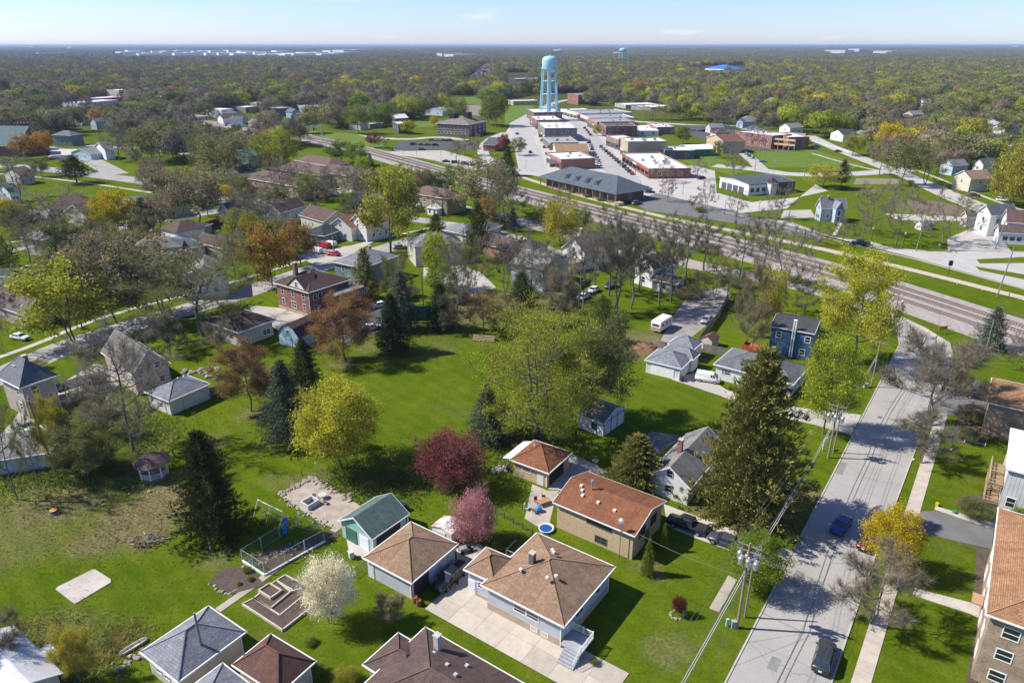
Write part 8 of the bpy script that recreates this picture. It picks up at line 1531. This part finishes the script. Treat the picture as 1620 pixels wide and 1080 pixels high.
for x in (-.6, .6):
    for y in (-.4, .4): MB().tube((x, y-.1, .25), (x, y+.1, .25), .25, n=10).build('wheel', TYRE, t)
# deck stair behind the house
q = G(800, 883); t = empty('wooden_deck', q, rad(-35), 'small wooden back deck with a pale railing behind the grey house', 'deck'); MB().box(0, 2.2, 0, 2.2, .5, .62).build('floor', WOODG, t)
for (a0, a1, b0, b1) in ((0, 2.2, 0, .08), (2.12, 2.2, .08, 2.2), (0, .08, .08, 2.2)): MB().box(a0, a1, b0, b1, 1.35, 1.45).box(a0, a1 if a1-a0 < .5 else a0+.08, b0, b0+.08, .6, 1.4).build('railing', paint((.5, .45, .36)), t)
for x in (.1, 2.0):
    for y in (.1, 2.0): MB().box(x, x+.1, y, y+.1, 0, .5).build('post', WOODG, t)
# tree stump, brush pile, log
q = G(86, 812); t = empty('tree_stump', q, 0, 'freshly cut tree stump with an orange top on the shaded ground', 'stump'); MB().lathe([(.75, 0), (.55, .25), (.5, .6)], 12).build('bark', BARK, t); MB().lathe([(.48, .59), (.48, .63), (.01, .63)], 12).build('cut_face', paint((.6, .28, .07)), t)
q = G(228, 858); t = empty('brush_pile', q, 0, 'pile of cut branches and logs on the lawn', 'brush pile'); r_ = random.Random(3)
for i in range(120):
    a_ = r_.uniform(0, 3.14); c = Vector((r_.gauss(0, 1.3), r_.gauss(0, .7), max(.05, r_.gauss(.35, .25)))); l = r_.uniform(.4, 1.3); v = Vector((math.cos(a_), math.sin(a_)*.7, r_.uniform(-.15, .25)))*l; k = r_.choice([.03, .04, .06, .1]); cl = r_.choice([BARK, WOODG, paint((.38, .3, .2)), paint((.2, .12, .07))])
    MB().tube(c-v/2 if (c-v/2).z > 0 else c, c+v/2, k, k*.7, 6).build('branch', cl, t, uv=False)
q = G(212, 1024); t = empty('hollow_log', q, rad(52), 'long pale boat shaped hollow log on the grass', 'log'); R = []
for x, w_ in ((-1.5, .1), (-1.2, .3), (0, .38), (1.2, .3), (1.5, .1)): R.append([(x, -w_, .35), (x, -w_*.7, .05), (x, w_*.7, .05), (x, w_, .35), (x, w_*.75, .38), (x, w_*.6, .15), (x, -w_*.6, .15), (x, -w_*.75, .38)])
MB().rings(R).build('shell', paint((.6, .55, .5), .8, .2), t)
# wood chip heap and soil heap, log stack
for (px, py, w_, h, c, l) in ((1015, 552, 7, 1.6, (.42, .24, .12), 'orange brown wood chip heap left of the three garages'), (990, 565, 6, 1.0, (.2, .14, .1), 'brown earth heap beside the wood chips'), (1040, 545, 5, .9, (.26, .19, .14), 'pale brown earth heap below the camper')):
    b = MB(); r_ = random.Random(int(px)); R = [[(math.cos(2*math.pi*i/24)*rr*w_/2*(1+.15*math.sin(i*1.3)+r_.uniform(-.08, .08)), math.sin(2*math.pi*i/24)*rr*w_/3*(1+r_.uniform(-.1, .1)), z*h+r_.uniform(-.06, .06)*h) for i in range(24)] for rr, z in ((1, -.05), (.8, .3), (.6, .55), (.35, .85), (.1, 1))]
    b.rings(R, capa=False).build('earth_heap', soil(c), None, smooth=True, loc=G(px, py), label=l, cat='heap')
q = G(765, 540); t = empty('log_stack', q, -.2, 'stack of cut logs at the top edge of the big lawn', 'log stack')
for i in range(4):
    for j in range(4-i): MB().tube((-2.4, j*.36+i*.18, .2+i*.31), (2.4+.1*j, j*.36+i*.18, .2+i*.31), .17, n=8).build('log', paint((.34, .26, .17), .9), t, uv=False)
q = G(942, 736); t = empty('fire_bowl', q, 0, 'pale stone bird bath on the shaded grass', 'bird bath'); MB().lathe([(.3, 0), (.15, .15), (.14, .7)], 10).build('pedestal', CONC, t); MB().lathe([(.14, .7), (.55, .9), (.5, .95), (.02, .8)], 12).build('bowl', paint((.55, .45, .3)), t)
q = G(333, 868); t = empty('garden_ornament', q, 0, 'small white ornament post beside the dark fir', 'ornament'); MB().lathe([(.15, 0), (.12, .9), (.2, 1.0), (.05, 1.2)], 8).build('post', paint((.6, .55, .5)), t)
for i, (px, py, l) in enumerate(((1505, 712, 'flat white stone at the bush bed edge'), (1397, 728, 'white meter cover on the kerb strip'), (1445, 728, 'white marker stake on the kerb strip grass'))): MB().box(-.1, .1, -.09, .09, 0, .25).box(-.12, .12, -.11, .11, .25, .29).build('marker_post', WHITE, None, loc=G(px, py), label=l, cat='marker')
# concrete wall of the railway corner
o_ = G(1395, 490)
# grass tufts and fallen leaves that nobody could count
def scatter(name, polys, n, size, m, seed, h=.18):
    rs = np.random.default_rng(seed); P = []; 
    for P_ in polys:
        xs = [p[0] for p in P_]; ys = [p[1] for p in P_]; k = 0; W_ = [G(*p) for p in P_]; x0 = min(w_.x for w_ in W_); x1 = max(w_.x for w_ in W_); y0 = min(w_.y for w_ in W_); y1 = max(w_.y for w_ in W_); tries = 0
        while k < n//len(polys) and tries < n*6:
            tries += 1; x = rs.uniform(x0, x1); y = rs.uniform(y0, y1); px, py, f_ = PX(x, y)
            if inpoly(px, py, P_) and not any(a_ < px < b_ and c_ < py < d_ and inpoly(px, py, Q) for a_, b_, c_, d_, Q in PBB) and not infoot(x, y, 0): P.append((x, y, .02)); k += 1
    C = np.array(P); N_ = len(C); a_ = rs.uniform(0, 6.28, N_); s = size*rs.uniform(.5, 1.4, (N_, 1)); u = np.stack([np.cos(a_), np.sin(a_), np.zeros(N_)], 1)*s*.5; v = np.stack([rs.normal(0, .3, N_), rs.normal(0, .3, N_), np.ones(N_)], 1)*h*rs.uniform(.5, 1.3, (N_, 1))
    V = np.stack([C-u, C+u, C+v], 1).reshape(-1, 3); return link(name, npmesh(name, V, [np.arange(len(V)).reshape(-1, 3)], [m]), kind='stuff')
GF = [(-40, 1100), (-40, 700), (250, 640), (540, 560), (760, 520), (1000, 560), (1300, 560), (1420, 560), (1640, 560), (1640, 1100)]
scatter('grass', [GF], 42000, .3, foliage('grass_tuft', (.12, .165, .012), .5), 5, .05)
def blobs(name, spots, m, size, h, seed):
    rs = np.random.default_rng(seed); P = []
    for px, py, r_, n in spots:
        c = G(px, py)
        for x, y in zip(rs.normal(c.x, r_, n), rs.normal(c.y, r_, n)):
            qx, qy, f_ = PX(x, y)
            if not any(a_ < qx < b_ and c_ < qy < d_ and inpoly(qx, qy, Q) for a_, b_, c_, d_, Q in PBB) and not infoot(x, y, 0): P.append((x, y, .01))
    C = np.array(P); N_ = len(C); a_ = rs.uniform(0, 6.28, N_); s = size*rs.uniform(.5, 1.4, (N_, 1)); u = np.stack([np.cos(a_), np.sin(a_), np.zeros(N_)], 1)*s*.5; v = np.stack([rs.normal(0, .6, N_), rs.normal(0, .6, N_), np.ones(N_)], 1)*h*rs.uniform(.5, 1.3, (N_, 1))
    V = np.stack([C-u, C+u, C+v], 1).reshape(-1, 3); return link(name, npmesh(name, V, [np.arange(len(V)).reshape(-1, 3)], [m]), kind='stuff')
blobs('dry_grass', [(50, 1015, 2.5, 1600), (150, 1045, 2.5, 1500), (200, 830, 5, 900), (120, 800, 6, 900), (195, 1010, 1.5, 900)], foliage('dry_tuft', (.34, .30, .13), .3), .1, .5, 6)
blobs('weeds', [(140, 700, 5, 4000), (210, 690, 4, 2500), (600, 760, 4, 4000), (1120, 440, 7, 2500), (60, 745, 4, 2500), (830, 712, 5, 3000), (165, 735, 4, 3000), (1170, 490, 5, 2000)], foliage('weeds', (.19, .24, .06), .3), .22, .5, 7)
blobs('leaf_litter', [(1170, 800, 4, 4000), (720, 500, 8, 4000), (800, 510, 8, 3000), (60, 650, 8, 3000), (650, 540, 5, 2500), (60, 850, 7, 900), (1190, 800, 5, 2500)], foliage('litter', (.20, .13, .08), .1), .22, .05, 8)
# ------------------------------------------------------------------ haze
if HAZE > 0:
    hm = bpy.data.materials.new('haze'); hm.use_nodes = True; hm.node_tree.nodes.clear(); ho = hm.node_tree.nodes.new('ShaderNodeOutputMaterial'); pv = hm.node_tree.nodes.new('ShaderNodeVolumePrincipled')
    pv.inputs['Density'].default_value = HAZE; pv.inputs['Color'].default_value = (.42, .56, .78, 1); pv.inputs['Anisotropy'].default_value = .1; pv.inputs['Density Attribute'].default_value = ''; pv.inputs['Temperature Attribute'].default_value = ''
    hm.node_tree.links.new(pv.outputs[0], ho.inputs['Volume']); MB().box(-70000, 70000, -250, 70000, -1.2, 72).build('haze', hm, None, uv=False, kind='stuff')
